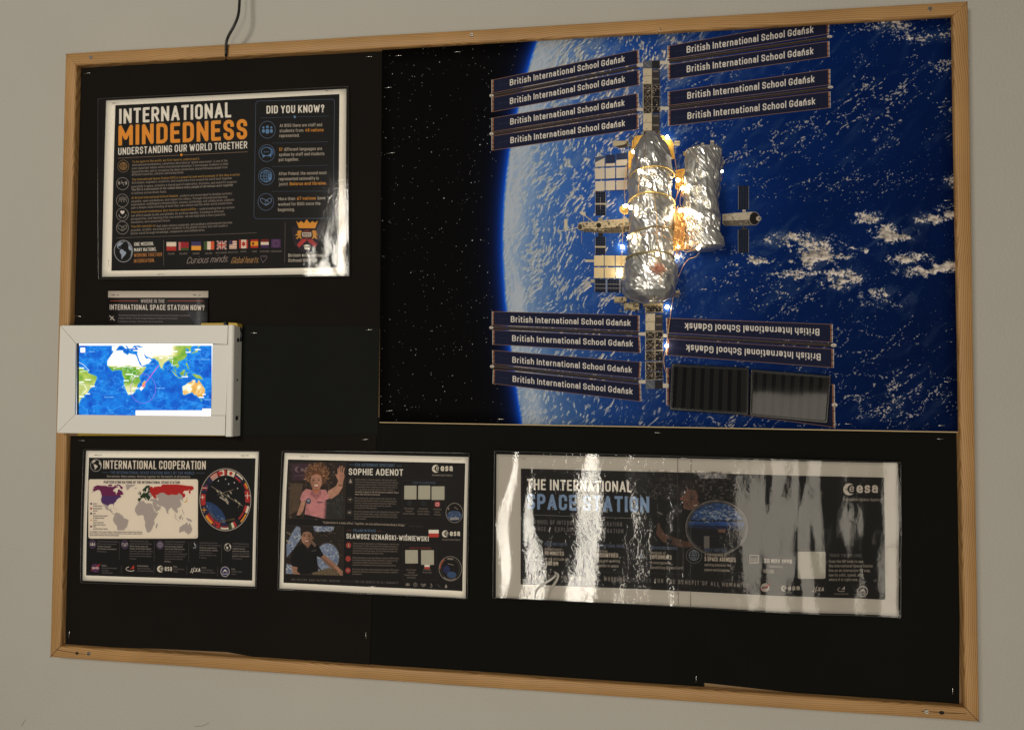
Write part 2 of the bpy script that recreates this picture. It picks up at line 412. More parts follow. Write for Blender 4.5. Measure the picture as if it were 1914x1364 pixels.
class Art:
    SS = 4
    def __init__(s, quad, w, h, base):
        s.w, s.h = w, h; s.quad = quad
        s.H = homog(quad, [(0, 0), (w, 0), (w, h), (0, h)]); s.Hi = np.linalg.inv(s.H)
        s.img = np.zeros((h, w, 3), np.float32); s.img[:] = np.array(base) / 255.0
        s.o = (0, 0, 1)
    def zoom(s, ox, oy, k): s.o = (ox, oy, k); return s
    def ph(s, p):
        p = np.asarray(p, float).reshape(-1, 2); return p / s.o[2] + np.array(s.o[:2])
    def T(s, p): return hap(s.H, s.ph(p))
    def grid(s):
        """photo coordinates of every texel"""
        yy, xx = np.mgrid[0:s.h, 0:s.w]; q = hap(s.Hi, np.c_[xx.ravel() + .5, yy.ravel() + .5])
        return q[:, 0].reshape(s.h, s.w), q[:, 1].reshape(s.h, s.w)
    def raster(s, polys, eo=False):
        """polys: list of (n,2) arrays in texels -> coverage mask + slices"""
        if not polys: return None
        E = []
        for p in polys:
            p = np.asarray(p, float); q = np.roll(p, -1, 0)
            if not eo:
                if (p[:, 0] * q[:, 1] - q[:, 0] * p[:, 1]).sum() < 0: p, q = q, p
            E.append(np.c_[p, q])
        E = np.concatenate(E)
        x0 = int(max(0, math.floor(min(E[:, 0].min(), E[:, 2].min())))); x1 = int(min(s.w, math.ceil(max(E[:, 0].max(), E[:, 2].max())) + 1))
        y0 = int(max(0, math.floor(min(E[:, 1].min(), E[:, 3].min())))); y1 = int(min(s.h, math.ceil(max(E[:, 1].max(), E[:, 3].max())) + 1))
        if x1 <= x0 or y1 <= y0: return None
        S = s.SS; Wd = (x1 - x0) * S; Hd = (y1 - y0) * S
        E = (E - [x0, y0, x0, y0]) * S
        sg = np.where(E[:, 3] > E[:, 1], 1, -1); a = np.where(sg[:, None] > 0, E, E[:, [2, 3, 0, 1]])
        r0 = np.clip(np.ceil(a[:, 1] - .5), 0, Hd).astype(int); r1 = np.clip(np.ceil(a[:, 3] - .5), 0, Hd).astype(int)
        n = r1 - r0; k = n > 0; a, sg, r0, n = a[k], sg[k], r0[k], n[k]
        if not len(n): return None
        idx = np.repeat(np.arange(len(n)), n); off = np.arange(n.sum()) - np.repeat(np.cumsum(n) - n, n)
        row = r0[idx] + off; yc = row + .5
        xc = a[idx, 0] + (yc - a[idx, 1]) * (a[idx, 2] - a[idx, 0]) / (a[idx, 3] - a[idx, 1])
        col = np.clip(np.ceil(xc - .5), 0, Wd).astype(int)
        acc = np.bincount(row * (Wd + 1) + col, weights=sg[idx], minlength=Hd * (Wd + 1)).reshape(Hd, Wd + 1)[:, :Wd]
        acc = np.cumsum(acc, 1); m = (np.abs(np.rint(acc)) % 2 == 1) if eo else (np.rint(acc) != 0)
        m = m.reshape(y1 - y0, S, x1 - x0, S).mean((1, 3)).astype(np.float32)
        return m, (slice(y0, y1), slice(x0, x1))
    def fill(s, polys, col, alpha=1.0, eo=False, tex=True):
        r = s.raster([s.T(p) for p in polys] if tex else polys, eo)
        if r is None: return
        m, sl = r; m = (m * alpha)[..., None]
        c = np.array(col, np.float32) / 255.0 if not callable(col) else col(sl)
        s.img[sl] = s.img[sl] * (1 - m) + c * m
    def poly(s, pts, col, alpha=1.0): s.fill([pts], col, alpha)
    def rect(s, x0, y0, x1, y1, col, alpha=1.0): s.fill([[(x0, y0), (x1, y0), (x1, y1), (x0, y1)]], col, alpha)
    def rrect(s, x0, y0, x1, y1, r, col=None, lw=0, lcol=None, alpha=1.0):
        p = []
        for cx, cy, a0 in ((x1 - r, y0 + r, -90), (x1 - r, y1 - r, 0), (x0 + r, y1 - r, 90), (x0 + r, y0 + r, 180)):
            p += [(cx + r * math.cos(math.radians(a0 + k * 18)), cy + r * math.sin(math.radians(a0 + k * 18))) for k in range(6)]
        if col is not None: s.poly(p, col, alpha)
        if lw: s.line(p + [p[0]], lw, lcol, alpha)
    def ell(s, cx, cy, rx, ry, col, alpha=1.0, rot=0, n=None):
        n = n or (28 if rx < 60 else 64)
        c, q = math.cos(math.radians(rot)), math.sin(math.radians(rot))
        s.poly([(cx + rx * math.cos(a) * c - ry * math.sin(a) * q, cy + rx * math.cos(a) * q + ry * math.sin(a) * c) for a in [2 * math.pi * k / n for k in range(n)]], col, alpha)
    def ring(s, cx, cy, rx, ry, lw, col, alpha=1.0, n=None, a0=0, a1=360):
        n = n or (32 if rx < 60 else 72)
        s.line([(cx + rx * math.cos(math.radians(a0 + (a1 - a0) * k / n)), cy + ry * math.sin(math.radians(a0 + (a1 - a0) * k / n))) for k in range(n + 1)], lw, col, alpha)
    def line(s, pts, lw, col, alpha=1.0, rnd=False):
        s.fill([np.array(q) for q in stroke_quads(pts, lw, False, roundend=rnd)], col, alpha)
    def soft(s, cx, cy, rx, ry, col, alpha=1.0, p=2.0):
        c = s.T([(cx, cy), (cx + rx, cy), (cx, cy + ry)]); ax_, ay = max(np.hypot(*(c[1] - c[0])), 1), max(np.hypot(*(c[2] - c[0])), 1)
        x0, x1 = int(max(0, c[0][0] - 2 * ax_)), int(min(s.w, c[0][0] + 2 * ax_)); y0, y1 = int(max(0, c[0][1] - 2 * ay)), int(min(s.h, c[0][1] + 2 * ay))
        if x1 <= x0 or y1 <= y0: return
        yy, xx = np.mgrid[y0:y1, x0:x1]; m = (np.exp(-(((xx - c[0][0]) / ax_) ** 2 + ((yy - c[0][1]) / ay) ** 2) * p) * alpha)[..., None]
        s.img[y0:y1, x0:x1] = s.img[y0:y1, x0:x1] * (1 - m) + np.array(col, np.float32) / 255 * m
    def text(s, st, p0, p1, cap, col, t=0.16, up=None, sx=None, alpha=1.0, slant=0.0, track=0.0, colfn=None):
        """baseline p0 -> p1 (both in current zoom units); p1 may be None with sx given; cap in zoom units"""
        p0 = np.array(p0, float)
        if p1 is None:
            g, tot = layout(st, t, sx, track); d = np.array((1.0, 0.0)) * cap
        else:
            p1 = np.array(p1, float); L = np.hypot(*(p1 - p0)) / cap
            lo, hi = 0.05, 3.0
            for _ in range(24):
                mid = (lo + hi) / 2; g, tot = layout(st, t, mid, track)
                if tot < L: lo = mid
                else: hi = mid
            sx = mid
            if t > .34 * .56 * sx:                      # narrow letters cannot carry a heavy stroke
                t = max(.34 * .56 * sx, .09); lo, hi = .05, 3.0
                for _ in range(24):
                    mid = (lo + hi) / 2; g, tot = layout(st, t, mid, track)
                    if tot < L: lo = mid
                    else: hi = mid
            d = (p1 - p0) / np.hypot(*(p1 - p0)) * cap
        u = np.array(up, float) if up is not None else np.array((0, -1.0)) * cap
        polys = []
        for ch, x, w in g:
            for q in glyph(ch, w, t):
                q = np.array(q); xx = q[:, 0] + x + slant * q[:, 1]
                polys.append(p0 + xx[:, None] * d + q[:, 1:2] * u)
        s.fill(polys, col if colfn is None else colfn, alpha)
        return p0 + d * tot
    def photo(s, x0, y0, x1, y1, seed, r=1, k=.12):
        """turn a drawn picture into a softer printed photograph: blur, tone noise"""
        c = s.T([(x0, y0), (x1, y0), (x1, y1), (x0, y1)]); a, b = max(int(c[:, 0].min()), 0), int(c[:, 0].max()); e, f = max(int(c[:, 1].min()), 0), int(c[:, 1].max())
        t = s.img[e:f, a:b]
        for ax_ in (0, 1):
            p = np.pad(t, [(r, r) if i == ax_ else (0, 0) for i in range(3)], 'edge'); n = t.shape[ax_]
            t = sum(np.take(p, range(i, i + n), ax_) for i in range(2 * r + 1)) / (2 * r + 1)
        yy, xx = np.mgrid[e:f, a:b]; q = fbm(xx / 22, yy / 22, 4, seed) - .5; g = fbm(xx / 2.2, yy / 2.2, 1, seed + 5) - .5
        s.img[e:f, a:b] = np.clip(t * (1 + q * 5 * k + g * k)[..., None], 0, 1)
    def para(s, lines, x, y, dy, cap, col, t=0.17, sx=0.8, slope=0.0, alpha=1.0, shx=0.0):
        for i, ln in enumerate(lines):
            c = col
            if isinstance(ln, tuple): ln, c = ln
            x0 = x + shx * i; y0 = y + dy * i
            g, tot = layout(ln, t, sx)
            s.text(ln, (x0, y0), (x0 + tot * cap, y0 + slope * tot * cap), cap, c, t, alpha=alpha)
# ---------------------------------------------------------------- coarse world outline (lon, lat)
def _ll(s): return [tuple(map(float, q.split(','))) for q in s.split()]
LAND = {
'namerica': _ll('-168,66 -161,70 -156,71 -141,70 -128,70 -115,68 -108,68 -96,68 -94,72 -88,69 -82,69 -81,67 -87,66 -94,61 -93,58 -88,57 -82,55 -82,52 -79,51 -79,54 -77,57 -78,62 -73,62 -70,60 -65,59 -61,56 -56,52 -60,50 -66,50 -65,48 -61,46 -66,44 -70,43 -71,41 -74,40 -76,37 -76,35 -81,32 -81,28 -80,25 -82,27 -83,30 -89,30 -94,29 -97,27 -97,22 -94,18 -91,19 -87,21 -88,16 -83,15 -83,10 -79,9 -77,8 -80,7 -85,10 -88,13 -94,16 -100,17 -105,20 -106,23 -112,29 -114,31 -112,27 -110,23 -113,26 -117,32 -121,35 -124,40 -124,47 -128,51 -133,56 -139,60 -146,61 -152,59 -158,56 -164,54 -157,58 -162,60 -166,62 -161,65'),
'arctic1': _ll('-120,71 -115,73 -105,73 -105,69 -115,69'), 'arctic2': _ll('-90,73 -80,73 -70,69 -62,66 -66,62 -72,65 -78,70 -89,71'), 'arctic3': _ll('-95,77 -80,76 -78,79 -64,82 -80,83 -92,81'), 'arctic4': _ll('-118,76 -105,77 -98,74 -115,74'),
'greenland': _ll('-70,78 -60,76 -54,70 -51,64 -46,60 -42,62 -38,66 -25,70 -20,75 -18,80 -32,83 -55,82'),
'samerica': _ll('-77,8 -72,12 -68,11 -62,10 -57,6 -52,5 -50,0 -44,-2 -38,-4 -35,-7 -37,-12 -39,-17 -41,-22 -48,-26 -50,-30 -54,-34 -58,-35 -57,-38 -62,-39 -65,-43 -67,-47 -69,-52 -68,-55 -74,-52 -75,-46 -73,-38 -71,-30 -70,-19 -76,-14 -81,-6 -80,0 -77,4'),
'africa': _ll('-6,36 3,37 10,37 11,34 19,30 21,33 25,32 32,31 34,28 37,21 39,16 43,12 45,11 51,12 49,7 45,2 41,-3 39,-7 41,-14 36,-19 35,-24 33,-27 31,-30 27,-34 20,-35 18,-32 15,-26 12,-18 13,-10 9,-2 9,4 4,6 -4,5 -8,4 -13,9 -17,14 -17,21 -13,27 -10,30'),
'madagascar': _ll('49,-12 50,-16 47,-25 44,-24 44,-17'),
'europe': _ll('-9,37 -9,43 -2,43 -1,46 -4,48 2,50 5,53 8,54 8,57 11,57 11,54 14,54 20,55 22,58 24,59 29,60 28,56 24,53 24,50 29,46 30,45 28,42 26,40 23,37 21,38 19,42 14,45 13,44 18,40 16,38 12,42 8,44 3,43 0,40 -2,37 -5,36'),
'scand': _ll('5,59 5,62 12,66 18,70 26,71 30,70 29,66 30,62 28,60 23,60 21,62 25,65 22,66 17,62 18,60 16,57 13,56 11,59 8,58'),
'uk': _ll('-5,50 1,51 1,53 -2,56 -3,58 -6,58 -4,54'), 'ireland': _ll('-10,52 -6,52 -6,55 -9,54'), 'iceland': _ll('-24,65 -18,66 -14,65 -19,63'),
'russia': _ll('28,60 30,62 29,66 32,69 41,67 38,65 44,66 46,68 54,68 60,69 67,68 73,71 76,73 87,75 98,76 104,77.5 113,74 127,73 140,72 160,70 180,69 180,65 176,62 170,60 163,59 162,56 157,51 155,56 163,62 155,59 143,59 135,54 141,52 140,48 135,44 131,43 131,48 125,53 120,53 116,50 107,50 98,51 88,49 80,51 76,54 70,55 61,54 55,51 48,50 46,48 48,45 47,42 40,43 38,47 33,51 32,53 28,56'),
'asia': _ll('46,48 48,50 55,51 61,54 70,55 76,54 80,51 88,49 98,51 107,50 116,50 120,53 125,53 131,48 131,43 128,40 129,36 126,35 125,39 121,40 118,39 122,37 119,35 122,31 121,28 117,24 110,21 108,21 106,19 109,13 105,9 103,11 101,13 99,10 102,6 104,1 101,3 99,8 98,15 94,17 91,22 87,21 82,17 80,13 80,10 77.5,8 75,12 73,18 72,21 69,22 66,25 61,25 57,26 53,27 50,30 48,30 49,27 52,24 56,26 60,22 55,17 45,13 43,13 42,17 38,22 35,28 36,36 28,36.5 27,40 33,42 40,41 47,42 48,45'),
'ukr': _ll('24,53 28,56 32,53 33,51 38,47 33,45 29,46 24,50'),
'srilanka': _ll('80,9.5 82,7 80,6'), 'sumatra': _ll('95,5.5 99,2 104,-3 106,-6 102,-4 98,1'), 'java': _ll('105,-6 109,-7 114,-8 114,-8.8 107,-7.8'), 'borneo': _ll('109,1 112,2 117,7 119,5 117,0 116,-4 111,-3'),
'sulawesi': _ll('120,1 125,1.5 121,-.5 123,-5 120,-5.5 119,-2'), 'newguinea': _ll('131,-1 135,-1 138,-2 145,-4 150,-10 147,-10 143,-9 138,-8 133,-4'), 'philippines': _ll('120,18 122,18 124,12 126,8 123,8 122,13 120,15'), 'taiwan': _ll('120,23 122,25 121,22'),
'japan': _ll('130,32 131,34 136,36 139,38 141,41 142,45 145,43 141,41 142,39 140,35 136,34 132,33'), 'hainan': _ll('109,20 111,19 109,18.5'),
'australia': _ll('114,-22 119,-20 124,-16 129,-15 132,-11 137,-12 136,-15 140,-17 142,-11 145,-15 149,-21 153,-26 153,-31 150,-37 146,-39 141,-38 138,-35 135,-35 131,-31 124,-33 118,-35 115,-34'),
'tasmania': _ll('145,-41 148,-41 147,-43.5'), 'nz1': _ll('173,-35 178,-38 175,-41'), 'nz2': _ll('172,-41 174,-42 169,-46.5 167,-46'), 'cuba': _ll('-84,22 -80,23 -75,20 -79,21.5'), 'hisp': _ll('-74,20 -69,19 -74,18'),
}
ESA_BLUE = (88, 104, 150)

def esa_logo(a, x, y, h, col=(222, 214, 200), w=None, sub=True):
    """crescent globe with a lowercase e, then the three letters; x,y = left and centre of the roundel, h = diameter"""
    r = h / 2
    a.ell(x + r, y, r, r, col); a.ell(x + r * 1.42, y - r * 0.02, r * 0.74, r * 0.74, (16, 14, 13))
    a.ell(x + r * 0.5, y, r * 0.11, r * 0.11, (16, 14, 13))
    a.text('e', (x + r * 1.05, y + r * .46), (x + r * 1.80, y + r * .36), r * 1.25, col, 0.13)
    W_ = w or h * 2.7
    a.text('esa', (x + h * 1.12, y + r * .62), (x + W_, y + r * .62), r * 1.7, col, 0.19)
def globe_lines(a, cx, cy, r, lw, col):
    a.ring(cx, cy, r, r, lw, col)
    a.ring(cx, cy, r * .42, r, lw * .8, col); a.line([(cx, cy - r), (cx, cy + r)], lw * .8, col); a.line([(cx - r, cy), (cx + r, cy)], lw * .8, col)
    for k in (-.5, .5): a.line([(cx - r * .86, cy + r * k), (cx + r * .86, cy + r * k)], lw * .7, col)
def globe_land(a, cx, cy, rx, ry, col, ring_col, ring_w, lon0=-50):
    a.ring(cx, cy, rx, ry, ring_w, ring_col)
    for k, pts in LAND.items():
        q = []
        for i in range(len(pts)):
            (lo, la), (lo2, la2) = pts[i], pts[(i + 1) % len(pts)]
            for f in (0, .5):
                l = math.radians(lo + (lo2 - lo) * f - lon0); p = math.radians(la + (la2 - la) * f)
                z = math.cos(p) * math.cos(l)
                x, y = math.cos(p) * math.sin(l), math.sin(p)
                if z < 0:
                    n = math.hypot(x, y) or 1; x, y = x / n, y / n
                q.append((x, y, z))
        if max(t[2] for t in q) < 0.1: continue
        a.poly([(cx + rx * .94 * x, cy - ry * .94 * y) for x, y, z in q], col)
def people_icon(a, cx, cy, s, col):
    for dx, k in ((-.62, .8), (.62, .8), (0, 1)):
        x = cx + dx * s
        if k == 1: a.rrect(x - s * .36, cy - s * .02, x + s * .36, cy + s * .68, s * .2, (10, 10, 12))
        a.ell(x, cy - s * .42 * k - .0 * s, s * .21 * k, s * .23 * k, col)
        a.rrect(x - s * .28 * k, cy - s * .08 * k, x + s * .28 * k, cy + s * .62 * k, s * .16, col)
def hand_icon(a, cx, cy, s, col, lw):
    a.line([(cx - s, cy - s * .5), (cx - s * .6, cy - s * .55), (cx, cy - s * .2), (cx + s * .6, cy - s * .55), (cx + s, cy - s * .5), (cx + s * .9, cy + .1 * s), (cx + .4 * s, cy + .45 * s), (cx, cy + s * .68), (cx - s * .4, cy + .45 * s), (cx - .9 * s, cy + .05 * s), (cx - s, cy - s * .5)], lw, col)
    a.line([(cx - s * .2, cy + s * .05), (cx + s * .15, cy - s * .2), (cx + s * .6, cy + s * .2)], lw, col)
    a.line([(cx - s * .3, cy + s * .5), (cx + s * .05, cy + s * .25)], lw, col); a.line([(cx, cy + s * .6), (cx + s * .35, cy + s * .35)], lw, col)
def scope_icon(a, cx, cy, s, col, lw):
    a.line([(cx - .1 * s, cy - s), (cx + .15 * s, cy + .1 * s)], lw * 1.8, col); a.ring(cx - .05 * s, cy + .1 * s, .6 * s, .6 * s, lw, col, n=12, a0=-60, a1=80)
    a.line([(cx - .6 * s, cy + .9 * s), (cx + .6 * s, cy + .9 * s)], lw * 1.2, col)
def nasa_logo(a, cx, cy, r, disc, col=(225, 215, 205)):
    a.ell(cx, cy, r, r, disc); a.line([(cx - r * 1.05, cy + r * .55), (cx, cy - r * .1), (cx + r * 1.1, cy - r * .95), (cx + r * .25, cy + r * .1)], r * .12, (190, 50, 45))
    a.text('NASA', (cx - r * .75, cy + r * .22), (cx + r * .75, cy + r * .22), r * .5, col, 0.2)
def rosc_logo(a, cx, cy, s, red=(205, 62, 42), lite=(225, 215, 205)):
    a.ring(cx, cy + s * .1, s, s * .48, s * .14, lite, n=20, a0=40, a1=250)
    a.poly([(cx - .25 * s, cy + .35 * s), (cx + .75 * s, cy - .75 * s), (cx + .72 * s, cy + .2 * s), (cx + .3 * s, cy + .02 * s)], red)
def jaxa_logo(a, x, y, w, h, col=(225, 215, 205)):
    a.line([(x + .02 * w, y), (x + .12 * w, y + .08 * h), (x + .24 * w, y - .85 * h)], h * .15, col); a.line([(x + .25 * w, y + .3 * h), (x + .45 * w, y - h)], h * .15, col)
    a.line([(x + .3 * w, y - .1 * h), (x + .62 * w, y - .25 * h)], h * .1, col)
    a.text('XA', (x + .5 * w, y), (x + w, y), h * .85, col, 0.2, slant=.15)
def csa_logo(a, cx, cy, rx, ry, disc, col=(225, 215, 205)):
    a.ell(cx, cy, rx, ry, disc); a.ring(cx, cy, rx * .93, ry * .93, rx * .1, col)
    a.poly([(cx - .62 * rx, cy + .15 * ry), (cx, cy - .5 * ry), (cx + .62 * rx, cy + .15 * ry), (cx, cy - .12 * ry)], col)
    a.text('CSA ASC', (cx - .6 * rx, cy + .55 * ry), (cx + .6 * rx, cy + .55 * ry), ry * .26, col, 0.2)
WHT = (228, 222, 212); GREY = (150, 143, 136); ORG = (222, 152, 56); BLU = (98, 136, 178); PAPER = (236, 231, 221)

# ---------------------------------------------------------------- print: International mindedness
def art_minded():
    a = Art([(199.3, 188.8), (648, 167), (646.9, 513), (191.7, 517.7)], 1500, 1110, PAPER)
    a.zoom(0, 0, 1); a.poly([(216.7, 197.7), (635, 176.8), (633.6, 500.6), (209.3, 506.3)], (15, 13, 14))
    z = a.zoom(180, 150, 6.82)
    a.text('INTERNATIONAL', (298, 563), (1722, 476), 192, WHT, 0.215)
    a.text('MINDEDNESS', (290, 838), (1925, 752), 258, ORG, 0.205)
    a.text('UNDERSTANDING OUR WORLD TOGETHER', (288, 958), (1925, 868), 92, WHT, 0.155)
    a.line([(285, 998), (1060, 957)], 6, (150, 125, 100)); a.line([(1115, 954), (1930, 912)], 6, (150, 125, 100)); a.ell(1088, 952, 17, 17, ORG)
    globe_lines(a, 355, 1098, 46, 6, (190, 145, 85)); a.ring(355, 1098, 70, 77, 6, (150, 120, 85))
    a.zoom(180, 340, 6.836)
    a.ring(347, 25, 77, 77, 7, GREY); a.line([(290, 25), (402, 5)], 8, GREY); a.line([(330, -15), (365, 50)], 10, GREY)
    for x in (300, 392): a.rrect(x - 12, -5, x + 12, 38, 3, GREY)
    for cy in (240, 417, 588): a.ring(344, cy, 76, 81, 7, GREY)
    for dx in (-32, 0, 32): a.ring(347 + dx, 205 + abs(dx) * .3, 13, 15, 6, GREY); a.ring(347 + dx, 262, 18, 34, 6, GREY, n=14, a0=180, a1=360)
    a.poly([(344, 418), (318, 392), (318, 372), (332, 366), (344, 376), (356, 366), (370, 372), (370, 392)], (225, 215, 210))
    a.line([(298, 418), (310, 448), (338, 462)], 12, GREY); a.line([(392, 418), (380, 448), (352, 462)], 12, GREY)
    hand_icon(a, 342, 588, 58, GREY, 7)
    gold = (178, 138, 70); gy = (150, 138, 128)
    a.zoom(180, 150, 6.82)
    s = -.052; cap = 30; t = .15
    def blk(lines, zx=0, zy=0):
        for st, x0, y0, x1, c in lines:
            a.text(st, (x0, y0), (x1, y0 + s * (x1 - x0)), cap, c, t)
    blk([('To be open to the world, we first have to understand it.', 468, 1058, 1322, gold),
         ('International mindedness, sometimes described as "global awareness", is one of the', 466, 1100, 1672, gy),
         ('most important values within international education. It encourages students to think', 464, 1142, 1680, gy),
         ('beyond borders and to recognise the deep connections shared between people from', 463, 1184, 1670, gy),
         ('different countries, cultures, and backgrounds.', 462, 1222, 1120, gy),
         ('The International Space Station (ISS) is a powerful real-world example of this idea in action.', 464, 1284, 1834, gold),
         ('Astronauts, engineers, scientists, and researchers from around the world work together', 462, 1325, 1728, gy)])
    a.zoom(180, 340, 6.836)
    blk([('peacefully in space, united by a shared goal of exploration, discovery, and scientific progress.', 460, 78, 1800, gy),
         ('The ISS is a microcosm of our school where many people of all nations work together', 460, 118, 1748, (172, 160, 148)),
         ('to achieve extraordinary feats.', 459, 162, 905, gy),
         ('At British International School Gda\u0144sk,', 459, 222, 1055, gold), ('students are encouraged to develop curiosity,', 1070, 192, 1735, gy),
         ('empathy, open-mindedness, and respect for others. Through international learning', 458, 266, 1672, gy),
         ('experiences, multilingual communication, science, technology, and collaboration, students', 456, 307, 1760, gy),
         ('gain a deeper understanding of both their own culture and the wider world around them.', 456, 348, 1740, gy),
         ('International mindedness also involves responsibility', 456, 402, 1278, gold), ('_ understanding that our actions', 1290, 360, 1765, gy),
         ('can affect people locally and globally. By working together, listening to different', 455, 448, 1628, gy),
         ('perspectives, and learning from one another, we can help build a more peaceful,', 454, 490, 1650, gy),
         ('innovative, and connected future.', 453, 532, 948, gy),
         ('The ISS reminds us', 454, 588, 762, gold), ('that when nations cooperate, extraordinary achievements become', 775, 580, 1735, gy),
         ('possible. At BISG, we prepare our students to be global citizens who will create a', 452, 634, 1678, gy),
         ('better world through knowledge, compassion and collaboration.', 450, 676, 1390, gy)])
    a.line([(265, 718), (2050, 650)], 6, (120, 105, 92)); a.line([(866, 740), (866, 1072)], 6, (110, 98, 88))
    globe_land(a, 355, 886, 116, 138, (160, 170, 188), (160, 160, 165), 10, lon0=-55)
    a.text('ONE MISSION.', (492, 822), (742, 812), 48, WHT, 0.15); a.text('MANY NATIONS.', (490, 893), (775, 883), 48, WHT, 0.15)
    a.text('WORKING TOGETHER', (490, 962), (846, 950), 48, (190, 128, 66), 0.15); a.text('IN EDUCATION.', (488, 1035), (752, 1025), 48, (190, 128, 66), 0.15)
    R_ = (178, 52, 44); Wf = (222, 208, 192)
    a.rect(902, 768, 1026, 825, Wf); a.rect(902, 825, 1026, 880, R_)
    a.rect(1055, 768, 1185, 845, (160, 42, 50)); a.rect(1055, 843, 1185, 876, (72, 88, 46)); a.rect(1055, 768, 1082, 876, (200, 120, 120))
    a.rect(1217, 764, 1340, 818, (72, 62, 112)); a.rect(1217, 816, 1340, 873, (226, 164, 62))
    a.rect(1375, 760, 1420, 868, (70, 92, 52)); a.rect(1418, 760, 1466, 866, Wf); a.rect(1464, 758, 1508, 865, (212, 100, 58))
    def union(x0, y0, x1, y1):
        a.rect(x0, y0, x1, y1, (42, 42, 82)); cx, cy = (x0 + x1) / 2, (y0 + y1) / 2; w = (x1 - x0)
        a.line([(x0, y0), (x1, y1)], w * .17, Wf); a.line([(x0, y1), (x1, y0)], w * .17, Wf); a.line([(x0, y0), (x1, y1)], w * .06, R_); a.line([(x0, y1), (x1, y0)], w * .06, R_)
        a.rect(cx - w * .13, y0, cx + w * .13, y1, Wf); a.rect(x0, cy - w * .13, x1, cy + w * .13, Wf); a.rect(cx - w * .07, y0, cx + w * .07, y1, R_); a.rect(x0, cy - w * .07, x1, cy + w * .07, R_)
    union(1542, 754, 1664, 862)
    for k in range(7): a.rect(1700, 748 + k * 15.5, 1796, 756 + k * 15.5, R_ if k % 2 == 0 else Wf); a.rect(1700, 756 + k * 15.5 - 1, 1796, 763.5 + k * 15.5, Wf)
    a.rect(1700, 748, 1742, 800, (62, 50, 88))
    for x0, x1, y, st in ((920, 1002, 932, 'POLAND'), (1070, 1165, 930, 'BELARUS'), (1234, 1322, 928, 'UKRAINE'), (1397, 1480, 925, 'IRELAND'), (1526, 1668, 918, 'UNITED KINGDOM'), (1686, 1812, 912, 'UNITED STATES')):
        a.text(st, (x0, y), (x1, y - 4), 22, (140, 128, 118), 0.2)
    a.zoom(440, 340, 7.18)
    a.rect(52, 775, 170, 893, Wf); a.rect(52, 775, 78, 893, R_); a.rect(148, 775, 172, 893, R_)
    a.poly([(111, 792), (120, 812), (136, 808), (130, 832), (140, 848), (114, 858), (114, 875), (108, 875), (108, 858), (84, 848), (92, 832), (86, 808), (102, 812)], R_)
    a.rect(205, 772, 308, 800, (180, 50, 36)); a.rect(205, 798, 308, 860, (224, 160, 50)); a.rect(205, 858, 308, 886, (180, 50, 36)); a.ell(240, 828, 15, 20, (110, 50, 30))
    a.rect(342, 770, 452, 808, (120, 34, 36)); a.rect(342, 806, 452, 848, Wf); a.rect(342, 846, 452, 885, (72, 48, 92))
    a.rect(485, 768, 612, 885, (84, 52, 98))
    for k in range(12): a.ell(547 + 38 * math.cos(k * math.pi / 6), 826 + 42 * math.sin(k * math.pi / 6), 4, 4, (190, 150, 110))
    for x0, x1, st in ((70, 150, 'CANADA'), (228, 288, 'SPAIN'), (332, 460, 'NETHERLANDS'), (482, 628, 'EUROPEAN UNION')): a.text(st, (x0, 946), (x1, 943), 22, (140, 128, 118), 0.2)
    for x in (0, -1): pass
    a.line([(345, 1010), (348, 996), (372, 992), (390, 1010), (402, 992), (424, 996), (428, 1020), (404, 1050), (376, 1084), (350, 1042), (345, 1010)], 6, (150, 125, 140))
    a.line([(672, 540), (670, 1085)], 6, (110, 98, 88))
    a.text('Curious minds.', (-655, 1100), (-100, 1072), 88, (185, 168, 160), 0.075, slant=.35)
    a.text('Global hearts.', (-60, 1095), (312, 1084), 82, (205, 155, 95), 0.075, slant=.35)
    # fact panel
    a.zoom(440, 150, 6.82); fr = (70, 84, 104)
    pts = [(290, 270), (1240, 248), (1262, 262), (1268, 290), (1262, 800), (1255, 1700), (1245, 1745), (1225, 1762), (270, 1765), (246, 1750), (236, 1715), (262, 310), (270, 282), (290, 270)]
    a.line(pts, 8, fr)
    a.text('DID YOU KNOW?', (398, 430), (1138, 415), 100, WHT, 0.185)
    a.line([(322, 483), (720, 473)], 5, fr); a.line([(800, 472), (1195, 463)], 5, fr); a.ell(760, 472, 17, 17, BLU)
    for (cx, cy) in ((410, 633), (402, 930), (397, 1225), (390, 1550)): a.ring(cx, cy, 101, 107, 7, (92, 112, 142))
    people_icon(a, 410, 632, 82, BLU)
    a.ell(425, 915, 68, 58, (66, 96, 136)); a.ell(395, 910, 66, 56, (14, 14, 16)); a.ring(395, 910, 64, 54, 9, BLU); a.poly([(345, 945), (350, 992), (392, 958)], BLU); a.poly([(430, 955), (455, 990), (462, 940)], BLU)
    for dx in (-25, 0, 25): a.ell(395 + dx, 915, 7, 7, BLU)
    globe_lines(a, 395, 1222, 74, 9, BLU); a.ell(440, 1225, 32, 32, (14, 14, 16)); a.ell(440, 1222, 27, 27, BLU); a.poly([(416, 1236), (464, 1236), (440, 1288)], BLU); a.ell(440, 1222, 10, 10, (14, 14, 16))
    hand_icon(a, 392, 1545, 72, (118, 140, 175), 8)
    T_ = (190, 180, 165)
    def row(x, y, x1, parts, cap=42):
        tot = sum(len(p[0]) + 1 for p in parts) - 1; k = 0
        for st, c in parts:
            xa = x + (x1 - x) * k / tot; xb = x + (x1 - x) * (k + len(st)) / tot; k += len(st) + 1
            a.text(st, (xa, y - (xa - x) * .02), (xb, y - (xb - x) * .02), cap, c, 0.145 if c is T_ else 0.165)
